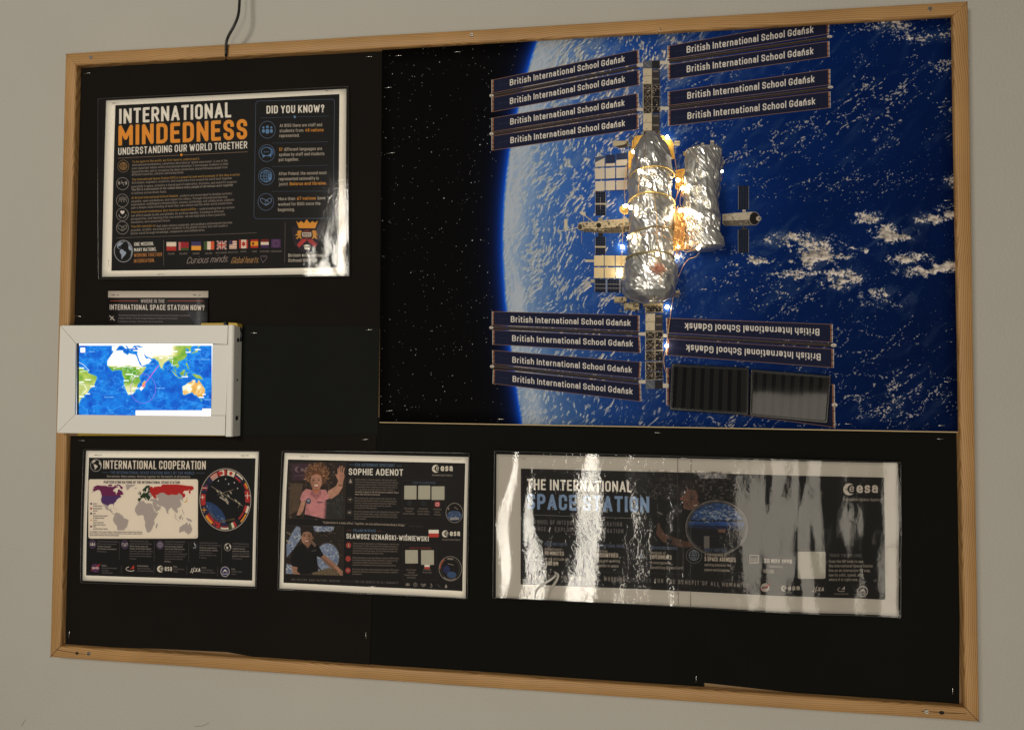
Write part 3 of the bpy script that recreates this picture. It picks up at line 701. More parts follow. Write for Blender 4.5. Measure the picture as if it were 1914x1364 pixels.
    row(568, 602, 1110, [('At BISG there are staff and', T_)]); row(566, 668, 1128, [('students from', T_), ('48 nations', ORG)]); row(562, 730, 820, [('represented.', T_)])
    a.line([(475, 803), (1185, 788)], 5, fr)
    row(560, 905, 1110, [('57', ORG), ('different languages are', T_)]); row(558, 970, 1140, [('spoken by staff and students', T_)]); row(556, 1034, 815, [('put together.', T_)])
    a.line([(465, 1101), (1180, 1088)], 5, fr)
    row(555, 1213, 1168, [('After Poland, the second most', T_)]); row(555, 1280, 1068, [('represented nationality is', T_)]); row(555, 1345, 1168, [('joint', T_), ('Belarus and Ukraine.', ORG)])
    a.line([(462, 1417), (1182, 1415)], 5, fr)
    a.zoom(440, 340, 7.18)
    row(577, 250, 1212, [('More than', T_), ('67 nations', ORG), ('have', T_)], 44); row(577, 322, 1146, [('worked for BISG since the', T_)], 44); row(575, 395, 800, [('beginning.', T_)], 44)
    # school crest
    a.line([(770, 622), (815, 606), (960, 612), (1110, 606), (1150, 618), (1142, 730), (1105, 850), (1040, 915), (960, 955), (880, 915), (815, 850), (782, 730), (770, 622)], 7, (66, 54, 66))
    a.poly([(775, 626), (960, 618), (1146, 622), (1138, 730), (1100, 850), (1036, 912), (960, 950), (884, 912), (820, 850), (786, 730)], (40, 30, 42))
    a.poly([(818, 520), (850, 552), (888, 525), (925, 555), (962, 502), (1005, 555), (1040, 525), (1075, 550), (1115, 520), (1075, 625), (858, 622)], (214, 152, 56))
    for sx_ in (1, -1):
        X = lambda x: 965 + (x - 965) * sx_
        a.poly([(X(905), 672), (X(880), 650), (X(845), 655), (X(830), 680), (X(850), 695), (X(815), 705), (X(812), 722), (X(850), 722), (X(838), 745), (X(815), 755), (X(835), 770), (X(868), 745), (X(880), 768), (X(900), 762), (X(880), 725), (X(892), 700), (X(878), 690)], (205, 148, 62))
    a.ell(965, 708, 62, 65, (110, 52, 50)); a.rrect(902, 680, 1026, 736, 12, (215, 205, 190)); a.text('BISG', (915, 727), (1014, 727), 38, (40, 30, 34), 0.16)
    a.poly([(905, 765), (965, 775), (960, 790), (862, 885), (832, 842)], (178, 62, 62)); a.poly([(1030, 765), (968, 778), (975, 795), (1072, 882), (1105, 842)], (165, 52, 54))
    a.poly([(915, 858), (965, 840), (1015, 855), (968, 878)], WHT); a.poly([(932, 872), (968, 884), (1000, 872), (998, 905), (965, 915), (935, 905)], WHT); a.line([(1013, 858), (1014, 898)], 5, WHT)
    a.text('British International', (718, 1010), (1236, 1008), 44, (215, 205, 190), 0.15); a.text('School Gda\u0144sk', (718, 1078), (1110, 1076), 44, (215, 205, 190), 0.15)
    return a.img

# ---------------------------------------------------------------- print: International cooperation
FLAGC = {'W': (218, 206, 190), 'R': (176, 48, 46), 'B': (34, 38, 74), 'Y': (222, 150, 52), 'K': (20, 18, 20), 'G': (52, 84, 48), 'M': (120, 34, 40)}
def art_coop():
    a = Art([(161, 842), (483.4, 844), (476.6, 1095.8), (154.4, 1084.5)], 1200, 880, PAPER)
    a.zoom(140, 830, 4.872); a.poly([(130, 122), (1645, 128), (1615, 1240), (103, 1192)], (13, 12, 13))
    globe_land(a, 195, 192, 50, 55, (215, 205, 195), (160, 155, 150), 6, lon0=-55)
    a.text('INTERNATIONAL COOPERATION', (262, 224), (1190, 230), 78, (225, 214, 200), 0.185)
    b = (78, 96, 124)
    a.text('THE INTERNATIONAL SPACE STATION: BUILT BY THE WORLD', (326, 270), (1086, 276), 27, b, 0.165); a.line([(248, 256), (312, 257)], 4, b); a.line([(1102, 262), (1180, 264)], 4, b)
    a.text('One mission. Many nations. Working together for the benefit of all humanity.', (296, 301), (1054, 306), 20, (170, 160, 150), 0.16)
    a.rrect(128, 318, 1122, 858, 20, (224, 214, 200)); a.text('PARTICIPATING NATIONS OF THE INTERNATIONAL SPACE STATION', (268, 356), (956, 360), 24, (44, 36, 40), 0.16)
    def P(lo, la):
        k = 1 - .16 * (la / 66) ** 2
        return (625 + (lo - 6) * 3.12 * k, 668 - la * (4.15 if la > 0 else 3.9))
    G_ = (172, 162, 158)
    colr = {'russia': (178, 36, 34), 'europe': (36, 56, 32), 'scand': (36, 56, 32), 'uk': (36, 56, 32), 'ireland': (36, 56, 32), 'japan': (200, 160, 70)}
    for k, pts in LAND.items():
        if k in ('arctic1', 'arctic2', 'arctic3', 'arctic4'): c = (112, 36, 84)
        else: c = colr.get(k, G_)
        if k == 'arctic3': continue
        q = [P(*p) for p in pts]
        q = [(min(x, 1112), min(max(y, 366), 782 if k == 'samerica' else 850)) for x, y in q]
        if k == 'namerica':
            a.poly(q, G_)
            def clip(poly, f):
                out = []
                for i in range(len(poly)):
                    p, r = poly[i], poly[(i + 1) % len(poly)]; fp, fr_ = f(p), f(r)
                    if fp >= 0: out.append(p)
                    if (fp >= 0) != (fr_ >= 0):
                        t = fp / (fp - fr_); out.append((p[0] + (r[0] - p[0]) * t, p[1] + (r[1] - p[1]) * t))
                return out
            can = clip(pts, lambda p: p[1] - 47.5); usa = clip(clip(pts, lambda p: 48 - p[1]), lambda p: p[1] - (26 + max(0, (-100 - p[0]) * .35)))
            a.poly([(P(*p)[0], max(P(*p)[1], 366)) for p in can], (112, 36, 84)); a.poly([P(*p) for p in usa], (84, 52, 108))
        else: a.poly(q, c)
    a.line([P(20, 57), P(22, 63), P(18, 60)], 5, (224, 214, 200)); a.line([P(50, 44), P(52, 38)], 12, (224, 214, 200))
    for (y, c, l1) in ((541, (84, 52, 108), ['NASA', 'United States']), (585, (150, 44, 60), ['ROSCOSMOS', 'Russia']), (630, (30, 34, 52), ['ESA', 'European Space Agency', '22 Member States']), (691, (210, 170, 120), ['JAXA', 'Japan Aerospace', 'Exploration Agency']), (748, (110, 40, 60), ['CSA', 'Canadian Space Agency'])):
        a.rect(146, y - 8, 162, y + 8, c)
        for i, t in enumerate(l1): a.text(t, (172, y + 6 + i * 20), (172 + len(t) * (9 if i == 0 else 6.4), y + 6 + i * 20), 11, (70, 60, 66), 0.2)
    for i, t in enumerate(['ESA MEMBER STATES: Austria, Belgium, Czechia, Denmark, Estonia, Finland, France, Germany,', 'Greece, Hungary, Ireland, Italy, Luxembourg, Netherlands, Norway, Poland, Portugal, Romania,', 'Spain, Sweden, Switzerland, Slovenia, United Kingdom.']):
        a.text(t, (142, 800 + i * 16), (622 if i < 2 else 410, 802 + i * 16), 10, (70, 60, 64), 0.18)
    # round station patch: ring of flags
    cx, cy, rx, ry = 1372, 505, 228, 276
    a.ell(cx, cy, rx + 8, ry + 10, (190, 178, 165)); a.ell(cx, cy, rx + 2, ry + 3, (24, 22, 28)); a.ell(cx, cy, rx - 4, ry - 4, (30, 28, 36))
    def seg(a0, a1, cols, r0=.80, r1=.985, rad=False):
        n = len(cols)
        for i, c in enumerate(cols):
            if rad: s0, s1, q0, q1 = a0, a1, r0 + (r1 - r0) * (n - 1 - i) / n, r0 + (r1 - r0) * (n - i) / n
            else: s0, s1, q0, q1 = a0 + (a1 - a0) * i / n, a0 + (a1 - a0) * (i + 1) / n, r0, r1
            p = [(cx + rx * q1 * math.sin(math.radians(s0 + (s1 - s0) * k / 5)), cy - ry * q1 * math.cos(math.radians(s0 + (s1 - s0) * k / 5))) for k in range(6)]
            p += [(cx + rx * q0 * math.sin(math.radians(s1 - (s1 - s0) * k / 5)), cy - ry * q0 * math.cos(math.radians(s1 - (s1 - s0) * k / 5))) for k in range(6)]
            a.poly(p, FLAGC[c])
    seg(-50, -22, 'RWRWRW', rad=True); seg(-50, -40, 'BB'); seg(-20, 2, 'RWWR'); seg(4, 24, 'W'); seg(27, 46, 'WBR', rad=True); seg(55, 68, 'YRK', rad=True); seg(70, 96, 'R'); seg(103, 118, 'WR', rad=True)
    seg(120, 140, 'YKR', rad=True); seg(152, 170, 'RWG'); seg(172, 192, 'WMB', rad=True); seg(194, 212, 'R'); seg(214, 236, 'YR', rad=True); seg(238, 256, 'B'); seg(258, 282, 'R'); seg(285, 305, 'B')
    a.ell(1420, 266, 15, 16, FLAGC['R']); a.poly([(1332, 245), (1350, 262), (1338, 280), (1320, 278), (1314, 258)], FLAGC['R'])
    for (x, y, s, c) in ((1163, 483, 18, 'W'), (1572, 468, 30, 'W'), (1178, 598, 24, 'Y'), (1280, 738, 24, 'B')): a.line([(x - s, y), (x + s, y)], 7, FLAGC[c]); a.line([(x, y - s), (x, y + s)], 7, FLAGC[c])
    a.line([(1155, 380), (1205, 420)], 9, FLAGC['R']); a.line([(1160, 420), (1205, 375)], 9, FLAGC['R']); a.line([(1158, 398), (1208, 398)], 6, FLAGC['W'])
    a.ell(cx, cy, rx * .79, ry * .79, (12, 12, 16))
    def inside(x, y): return ((x - cx) / (rx * .79)) ** 2 + ((y - cy) / (ry * .79)) ** 2 < 1
    earth = [(1190 + 0, 520), (1240, 530), (1290, 560), (1340, 610), (1372, 660), (1385, 700), (1370, 722)]
    arc = [(cx + rx * .79 * math.cos(math.radians(t)), cy + ry * .79 * math.sin(math.radians(t))) for t in range(90, 182, 8)]
    a.poly([(1188, 520), (1240, 530), (1290, 558), (1338, 606), (1368, 660), (1378, 718)] + arc, (40, 66, 110))
    rnd = random.Random(4)
    for _ in range(70):
        x, y = rnd.uniform(1195, 1370), rnd.uniform(530, 715)
        if (y - 520) > (x - 1190) * .85 + 8 and inside(x, y): a.ell(x, y, rnd.uniform(3, 12), rnd.uniform(2, 4), (130, 142, 165), .8, rot=-35)
    a.text('INTERNATIONAL', (1225, 625), (1300, 705), 18, (120, 100, 60), .2); a.text('SPACE STATION', (1320, 716), (1455, 690), 18, (120, 100, 60), .2)
    st = (150, 138, 122)
    a.line([(1240, 382), (1530, 562)], 5, st); a.line([(1300, 460), (1445, 412)], 4, st)
    for (x, y) in ((1300, 430), (1330, 440), (1345, 470), (1400, 470), (1380, 500), (1420, 440), (1470, 515), (1500, 540), (1390, 535)): a.line([(x - 14, y - 16), (x + 10, y + 14)], 9, st); a.ell(x, y, 8, 6, (190, 180, 165))
    a.line([(1320, 480), (1400, 530)], 16, (165, 155, 140)); a.line([(1488, 580), (1500, 545)], 4, st)
    for (x, y) in ((1306, 334), (1372, 318), (1400, 362), (1452, 350), (1482, 402)): a.ell(x, y, 6, 7, (200, 195, 190))
    # five text columns
    T_ = (110, 102, 104); hi = (165, 155, 148)
    cols = [(210, 888, 400, ['The International Space Station', '(ISS) is one of the greatest', 'examples of peaceful', 'international cooperation in', 'human history.']),
            (508, 886, 715, ['Built and operated by space', 'agencies from the United States,', 'Russia, Europe, Japan, and', 'Canada, the ISS brings together', 'astronauts, engineers, scientists,', 'and researchers from around the', 'world to live and work together', 'in space.']),
            (824, 890, 1020, ['Orbiting Earth at approximately', '28,000 km/h, the station has', 'been continuously inhabited', 'since the year 2000 and serves', 'as a unique laboratory for', 'scientific research, technological', 'innovation, and preparation for', 'future missions to the Moon', 'and Mars.']),
            (1136, 902, 1325, ['Experiments carried out', 'aboard the ISS help improve', 'medicine, engineering,', 'communications, climate', 'science, and our', 'understanding of life', 'in space.']),
            (1438, 910, 1590, ['The ISS demonstrates', 'how nations can work', 'together beyond', 'political borders to', 'achieve extraordinary', 'goals for the benefit', 'of humanity.'])]
    for x0, y0, x1, ls in cols:
        mx = max(len(l) for l in ls)
        for i, l in enumerate(ls):
            x1_ = x0 + (x1 - x0) * min(1, len(l) / mx * 1.02)
            a.text(l, (x0 - i * .8, y0 + i * 22.5), (x1_, y0 + i * 22.5 + 4), 13, hi if (i in (2, 3) or 'benefit' in l or 'Mars' in l) else T_, 0.18)
    for x, y0, y1 in ((412, 880, 1050), (728, 880, 1065), (1040, 885, 1070), (1337, 895, 1080), (428, 1100, 1175), (724, 1100, 1180), (1020, 1105, 1185), (1300, 1115, 1205)): a.line([(x, y0), (x - 4, y1)], 3, (90, 84, 84))
    dp = (58, 42, 70)
    for (x, y) in ((166, 908), (460, 912), (780, 915)): a.ell(x, y, 32, 38, dp); a.ring(x, y, 31, 37, 3, (120, 100, 130))
    people_icon(a, 166, 908, 26, (205, 195, 190)); hand_icon(a, 460, 912, 24, (200, 190, 185), 4); globe_lines(a, 780, 915, 22, 3, (170, 165, 170)); scope_icon(a, 1090, 920, 24, (190, 190, 200), 4)
    a.ring(1090, 920, 32, 38, 3, (60, 60, 80)); globe_land(a, 1392, 936, 30, 34, (220, 214, 205), (200, 190, 180), 4, lon0=-50)
    nasa_logo(a, 190, 1126, 40, (88, 48, 88)); rosc_logo(a, 512, 1128, 42); esa_logo(a, 750, 1134, 62, w=134); jaxa_logo(a, 1045, 1162, 95, 42); csa_logo(a, 1366, 1160, 42, 48, (52, 52, 92))
    for x, y, ls in ((248, 1108, ['NASA', 'National Aeronautics', 'and Space', 'Administration']), (572, 1112, ['ROSCOSMOS', 'State Corporation', 'for Space Activities']), (897, 1118, ['ESA', 'European Space', 'Agency']), (1150, 1128, ['JAXA', 'Japan Aerospace', 'Exploration Agency']), (1425, 1142, ['CSA', 'Canadian Space', 'Agency'])):
        for i, l in enumerate(ls): a.text(l, (x, y + i * 22), (x + (len(l) * (11 if i == 0 else 7)), y + i * 22 + 3), 13, hi if i == 0 else T_, .2)
    return a.img
def speckle(a, x0, y0, x1, y1, n, cols, s0, s1, seed, clip=None, al=.6, rots=(0, 90)):
    rnd = random.Random(seed)
    for _ in range(n):
        x, y = rnd.uniform(x0, x1), rnd.uniform(y0, y1)
        if clip and not clip(x, y): continue
        w, h = rnd.uniform(s0, s1), rnd.uniform(s0, s1) * .5; t = rnd.choice(rots)
        if t: w, h = h, w
        a.rect(x - w, y - h, x + w, y + h, rnd.choice(cols), al)
# ---------------------------------------------------------------- print: astronaut spotlight
def art_astro():
    a = Art([(532, 846), (876, 853.7), (870.7, 1117), (522, 1099.4)], 1300, 960, PAPER)
    a.zoom(510, 830, 4.547); BK = (20, 17, 17)
    a.poly([(130, 128), (1637, 160), (1612, 1245), (90, 1175)], BK)
    # upper picture: crew member in a pink shirt waving inside the station
    A_ = [(142, 150), (625, 156), (612, 632), (126, 624)]
    a.poly(A_, (46, 36, 32)); ins = lambda x, y: 145 < x < 612 and 158 < y < 618
    speckle(a, 140, 155, 615, 620, 260, [(96, 76, 62), (70, 56, 50), (30, 24, 24), (120, 100, 82), (54, 44, 40)], 4, 26, 11, ins)
    a.poly([(160, 165), (330, 160), (330, 300), (165, 304)], (66, 46, 58)); a.ell(212, 212, 22, 24, (120, 100, 104)); a.ell(222, 212, 15, 17, (66, 46, 58)); a.text('esa', (238, 228), (330, 226), 34, (130, 108, 112), .22); a.text('European Space Agency', (188, 268), (318, 266), 10, (110, 90, 96), .2)
    a.poly([(150, 330), (260, 330), (250, 430), (215, 560), (140, 600)], (88, 72, 58)); a.poly([(460, 440), (600, 420), (600, 625), (440, 628)], (50, 48, 46))
    speckle(a, 470, 440, 600, 615, 30, [(80, 84, 84), (34, 32, 34)], 3, 14, 12)
    rnd = random.Random(3)
    hb = [(146, 104, 72), (108, 72, 50), (178, 136, 100), (84, 56, 40)]
    a.ell(378, 262, 90, 94, (104, 70, 50))
    for _ in range(240):                                            # flying curls
        t = rnd.uniform(math.pi * .86, math.pi * 2.14); q = rnd.uniform(.45, 1.12)
        x, y = 378 + 96 * q * math.cos(t), 270 + 100 * q * math.sin(t); a.line([(x, y), (x + 16 * math.cos(t + rnd.uniform(-.9, .9)), y + 18 * math.sin(t + rnd.uniform(-.9, .9)))], rnd.uniform(3, 8), rnd.choice(hb), .85)
    sk = (176, 134, 114); sh = (128, 90, 74); pk = (192, 134, 136); pks = (158, 104, 108)
    a.poly([(340, 370), (405, 370), (410, 430), (330, 430)], (172, 110, 84))
    a.poly([(470, 395), (540, 350), (560, 300), (600, 300), (596, 360), (560, 420), (500, 462), (470, 450)], sk)        # raised arm
    a.poly([(552, 305), (545, 255), (560, 235), (606, 240), (612, 270), (600, 318)], (172, 128, 108))
    for (x0, y0, x1, y1) in ((556, 248, 556, 205), (568, 244, 571, 188), (583, 242, 589, 186), (598, 246, 606, 200), (552, 285, 538, 256)): a.line([(x0, y0), (x1, y1)], 11, (178, 134, 114), rnd=True)
    a.line([(560, 345), (598, 350)], 6, (60, 44, 40))
    a.poly([(285, 375), (335, 385), (372, 420), (410, 380), (455, 385), (480, 440), (478, 462), (452, 470), (440, 630), (290, 625), (275, 590), (290, 470), (245, 490), (236, 455), (255, 405)], pk)
    a.poly([(335, 385), (320, 420), (372, 468), (372, 430)], pks); a.poly([(410, 380), (418, 415), (378, 468), (372, 430)], pks); a.line([(372, 465), (374, 500)], 4, pks)
    a.poly([(290, 470), (284, 560), (300, 620), (330, 625), (310, 540)], pks, .5); a.poly([(440, 470), (430, 620), (452, 628), (462, 480)], pks, .6)
    a.poly([(245, 480), (285, 478), (262, 560), (225, 610), (205, 605), (225, 540)], sk); a.rect(205, 600, 236, 622, (20, 18, 20)); a.poly([(275, 590), (440, 628), (450, 632), (262, 630)], (26, 22, 26))
    a.ell(307, 478, 21, 24, (62, 72, 96)); a.ell(307, 474, 11, 12, (150, 150, 160)); a.text('esa', (382, 494), (424, 494), 15, (70, 50, 60), .25)
    a.ell(372, 312, 49, 72, sk); a.ell(340, 330, 14, 36, sh, .45); a.poly([(330, 272), (345, 240), (400, 238), (420, 280), (412, 262), (372, 250), (340, 262)], (120, 70, 42))
    for ex in (351, 393): a.ell(ex, 302, 8, 4.5, (52, 34, 30)); a.line([(ex - 11, 289), (ex + 11, 288)], 3, (112, 70, 48))
    a.line([(372, 305), (367, 328), (378, 331)], 3, sh); a.ell(372, 351, 22, 11, (150, 66, 60)); a.ell(372, 348, 19, 7, (228, 214, 200)); a.ell(372, 379, 20, 7, sh, .5)
    for cx in (345, 400): a.ell(cx, 335, 10, 9, (190, 130, 114), .4)
    # lower picture: crew member in a black shirt in front of round windows
    B_ = [(122, 684), (606, 692), (598, 1114), (106, 1102)]
    a.poly(B_, (42, 34, 30)); insb = lambda x, y: 125 < x < 600 and 695 < y < 1095
    speckle(a, 125, 690, 600, 1100, 220, [(72, 60, 50), (30, 26, 24), (120, 104, 84), (24, 20, 20)], 3, 14, 21, insb)
    def sky(pts, seed):
        a.poly(pts, (122, 134, 158)); q = np.array(pts); r2 = random.Random(seed)
        path = [tuple(p) for p in q]
        def ip(x, y):
            c = False
            for i in range(len(path)):
                (xa, ya), (xb, yb) = path[i], path[(i + 1) % len(path)]
                if (ya > y) != (yb > y) and x < (xb - xa) * (y - ya) / (yb - ya) + xa: c = not c
            return c
        for _ in range(150):
            x, y = r2.uniform(q[:, 0].min(), q[:, 0].max()), r2.uniform(q[:, 1].min(), q[:, 1].max())
            if ip(x, y): a.ell(x, y, r2.uniform(2, 10), r2.uniform(2, 6), r2.choice([(196, 196, 200), (70, 88, 128), (210, 208, 205), (90, 104, 140)]), .7, rot=r2.uniform(-60, 60), n=9)
    sky([(160, 755), (205, 690), (235, 700), (245, 790), (190, 870), (120, 960), (118, 850)], 1); sky([(345, 690), (528, 694), (505, 735), (362, 738)], 2)
    sky([(368 + 98 + 98 * math.cos(t), 958 + 122 * math.sin(t)) for t in [k * math.pi / 14 for k in range(28)]], 3); sky([(118, 1010), (160, 1025), (175, 1098), (112, 1096)], 4); sky([(340, 1050), (420, 1060), (400, 1085), (345, 1080)], 5)
    a.ring(466, 958, 104, 128, 9, (66, 56, 48)); a.line([(120, 740), (165, 770)], 14, (110, 100, 88)); a.line([(118, 810), (150, 835)], 14, (160, 150, 136))
    sk2 = (158, 120, 100); s2 = (112, 80, 64)
    a.poly([(262, 830), (325, 825), (335, 880), (270, 885)], (134, 98, 80))
    a.poly([(200, 868), (262, 838), (300, 880), (330, 838), (390, 858), (432, 935), (405, 962), (375, 945), (385, 1080), (215, 1112), (212, 1040), (160, 1030), (150, 980), (175, 905)], (15, 13, 15))
    a.poly([(405, 960), (435, 932), (520, 1000), (570, 1052), (600, 1075), (598, 1112), (570, 1112), (548, 1075), (470, 1030)], sk2); a.poly([(405, 960), (420, 950), (548, 1062), (560, 1100), (470, 1030)], s2, .6)
    a.poly([(160, 1030), (212, 1042), (205, 1075), (240, 1106), (175, 1104), (165, 1070)], sk2)
    a.poly([(330, 1090), (380, 1078), (480, 1045), (550, 1080), (562, 1112), (340, 1108)], (108, 94, 74))
    for k in range(6): a.line([(400 + k * 26, 1068 - k * 2), (410 + k * 26, 1110)], 3, (78, 66, 52))
    a.poly([(330, 805), (372, 850), (360, 872), (330, 838)], (120, 98, 84))
    a.ell(290, 786, 47, 66, sk2); a.ell(320, 800, 16, 44, s2, .6); a.poly([(242, 780), (240, 740), (262, 708), (312, 706), (340, 728), (342, 790), (333, 752), (300, 736), (262, 744), (250, 770)], (40, 30, 28))
    for ex in (270, 309): a.ell(ex, 774, 8, 4, (44, 30, 26)); a.line([(ex - 11, 762), (ex + 11, 763)], 3.5, (52, 36, 30))
    a.line([(290, 776), (285, 798), (296, 801)], 3, s2); a.ell(290, 822, 19, 9, (120, 66, 56)); a.ell(290, 819, 16, 5, (222, 206, 192)); a.ell(290, 842, 24, 12, s2, .45); a.ell(343, 792, 8, 15, s2)
    a.line([(300, 880), (304, 915)], 3, (60, 56, 56)); a.line([(330, 902), (372, 894)], 4, (110, 106, 100)); a.line([(334, 908), (366, 902)], 3, (90, 86, 80))
    a.photo(126, 150, 618, 630, 3, 1, .05); a.photo(108, 690, 604, 1110, 5, 1, .05)
    fr = (58, 50, 48)
    for q in (A_, B_): a.line(q + [q[0]], 4, fr)
    # lettering
    bl = (84, 108, 134); T_ = (128, 116, 106); T2 = (176, 162, 148)
    a.line([(646, 172), (688, 173)], 4, bl); a.line([(1052, 182), (1098, 183)], 4, bl); a.text('ESA ASTRONAUT SPOTLIGHT', (698, 186), (1036, 192), 26, bl, .19)
    a.text('SOPHIE ADENOT', (645, 259), (1108, 266), 56, WHT, .18); a.line([(640, 272), (1110, 280)], 3, fr)
    def pr(x, y, dy, x1s, ls, c=T_, cap=14.5, bold=()):
        for i, (l, x1) in enumerate(zip(ls, x1s)): a.text(l, (x, y + i * dy), (x1, y + i * dy + (x1 - x) * .018), cap, T2 if i in bold else c, .17 if i in bold else .15)
    pr(700, 303, 20.8, [1050, 1068, 1060, 1060, 1040, 1072, 915], ['Sophie Adenot is a French engineer, helicopter pilot, and', 'astronaut with the European Space Agency (ESA). She was', 'selected as an ESA astronaut in 2022 and became eligible', 'for spaceflight after completing astronaut certification at', 'ESA\'s European Astronaut Centre in 2024. Sophie is', 'currently in space on the ISS and posts excellent videos', 'about what she has to overcome.'], bold=(5, 6))
    pr(697, 460, 20.5, [1045, 1056, 1052, 1010, 888], ['Before joining ESA, Sophie served in the French Air and', 'Space Force and became France\'s first female helicopter', 'test pilot. She has accumulated thousands of flight hours', 'across many aircraft types and is active in scientific', 'outreach and STEM education.'])
    pr(694, 572, 20.5, [1080, 1060, 1064, 795], ['As an ESA astronaut, Sophie trains alongside astronauts from', 'Europe, the United States, Japan, and Canada, continuing', 'the spirit of cooperation that makes the International Space', 'Station possible.'])
    for (x, y) in ((661, 311), (657, 468), (654, 576)): a.ring(x, y, 23, 25, 3, (84, 74, 72))
    a.ell(661, 302, 7, 8, T2); a.rrect(649, 310, 673, 326, 6, T2); a.line([(645, 466), (672, 462)], 6, T2); a.line([(655, 460), (662, 480)], 4, T2); people_icon(a, 654, 574, 16, T2)
    a.text('" Exploration is a team effort. Together, we can achieve extraordinary things."', (424, 668), (1132, 690), 19, (180, 166, 150), .15); a.text('Sophie Adenot', (1155, 694), (1280, 698), 14, (84, 76, 74), .12, slant=.2)
    a.line([(410, 648), (1300, 668)], 2, (44, 38, 38)); a.line([(110, 655), (410, 662)], 2, (44, 38, 38))
    a.line([(632, 726), (672, 727)], 4, (130, 66, 54)); a.line([(892, 732), (932, 733)], 4, (130, 66, 54)); a.text('POLAND IN SPACE', (686, 738), (880, 741), 24, bl, .18)
    a.text('S\u0141AWOSZ UZNA\u0143SKI-WI\u015aNIEWSKI', (628, 796), (1328, 819), 44, WHT, .18)
    pr(684, 843, 20.5, [1076, 1066, 1066, 1062, 945], ['Slawosz Uznanski-Wisniewski is a Polish engineer, scientist, and', 'ESA astronaut. In 2025, he became the first Polish astronaut to', 'visit the International Space Station and only the second Polish', 'person ever to travel into space. The first Polish astronaut was', 'Miroslaw Hermaszewski, who flew in 1978.'])
    pr(681, 964, 20.5, [1074, 1062, 1015, 1052], ['Before becoming an astronaut, Slawosz worked at CERN, where', 'he helped develop highly reliable electronic systems for the', 'Large Hadron Collider. His ISS mission carried scientific', 'experiments developed by Polish researchers and institutions.'])
    pr(677, 1063, 20.5, [1072, 1068, 760], ['His journey represents a major milestone for modern Polish space', 'exploration and inspires a new generation of scientists, engineers,', 'and explorers.'])
    for (x, y) in ((647, 853), (643, 968), (641, 1068)): a.ell(x, y, 22, 24, (156, 54, 48)); a.ring(x, y, 21, 23, 2, (190, 90, 80))
    a.ell(647, 845, 5, 6, T2); a.poly([(638, 866), (647, 848), (656, 866)], T2); a.ring(643, 968, 10, 11, 2, (190, 110, 100)); people_icon(a, 641, 1066, 13, T2)
    esa_logo(a, 1354, 206, 66, w=176); a.text('European Space Agency', (1356, 266), (1528, 268), 16, (150, 140, 130), .16)
    esa_logo(a, 1440, 755, 60, w=154); a.text('European Space Agency', (1442, 810), (1596, 812), 15, (140, 130, 120), .16)
    a.text('SCAN TO LEARN MORE', (1190, 332), (1388, 334), 19, (76, 90, 108), .16); a.text('SCAN TO LEARN MORE', (1164, 884), (1348, 886), 19, (128, 52, 44), .16)
    a.rrect(1104, 300, 1470, 622, 14, None, 3, (44, 40, 40)); a.rrect(1104, 845, 1395, 1148, 14, None, 3, (44, 40, 40))
    for q in ((1120, 347, 1225, 464), (1238, 347, 1342, 464), (1352, 353, 1462, 468), (1128, 892, 1236, 1008), (1262, 893, 1372, 1020)): a.rrect(*q, 6, (176, 172, 158))     # the code fields stay blank
    a.rrect(1380, 483, 1424, 526, 9, (176, 70, 80)); a.ring(1402, 505, 12, 12, 4, (230, 215, 205)); globe_lines(a, 1165, 496, 20, 2, (60, 68, 80)); a.rrect(1265, 482, 1305, 512, 5, None, 3, (60, 68, 80)); a.ring(1284, 498, 9, 9, 3, (60, 68, 80))
    a.rect(1290, 1020, 1336, 1038, WHT); a.rect(1290, 1037, 1336, 1056, (180, 70, 60)); a.ring(1180, 1030, 16, 18, 2, (90, 50, 44))
    for x, y, ls in ((1162, 545, ['ESA Astronaut', 'Biography', '(Sophie Adenot)']), (1284, 548, ['Official ESA', 'Portrait Gallery', '(Sophie Adenot)']), (1402, 552, ['ESA Mission', 'Updates', 'Instagram']), (1178, 1068, ['ESA Astronaut', 'Biography', '(Slawosz Uznanski-', 'Wisniewski)']), (1312, 1068, ['ESA Poland', 'Mission Page'])):
        for i, l in enumerate(ls): w = len(l) * 6.4; a.text(l, (x - w / 2, y + i * 22), (x + w / 2, y + i * 22 + 2), 13.5, T_, .18)
    a.rect(1328, 720, 1414, 752, WHT); a.rect(1328, 751, 1414, 784, (186, 66, 56))
    a.ring(1547, 578, 72, 82, 4, (170, 160, 150)); a.poly([(1547 + 64 * math.cos(t), 600 + 44 * math.sin(t) * (1 if math.sin(t) > 0 else .95)) for t in [k * math.pi / 12 for k in range(24)]], (58, 78, 112)); a.ell(1500, 542, 10, 11, T2); a.ell(1504, 542, 8, 9, BK); a.line([(1545, 528), (1575, 548)], 4, T2); speckle(a, 1495, 568, 1600, 628, 26, [(130, 146, 170)], 2, 9, 5, None, .6, (0,))
    a.text('epsilon', (1508, 638), (1584, 634), 24, (190, 180, 165), .17)
    a.ring(1510, 1053, 96, 105, 4, (170, 160, 150)); a.ring(1510, 1053, 78, 86, 3, (90, 84, 84)); a.ell(1478, 1060, 30, 34, (42, 48, 90)); a.ell(1520, 1105, 40, 28, (60, 84, 122)); a.text('IGNIS', (1486, 976), (1534, 978), 16, T2, .2)
    a.ring(1510, 1053, 88, 96, 8, (196, 90, 60), a0=180, a1=235); a.line([(1488, 1010), (1540, 1022)], 4, T2); a.ring(1510, 1053, 88, 96, 7, (150, 140, 130), a0=60, a1=130)
    cc = (104, 96, 90)
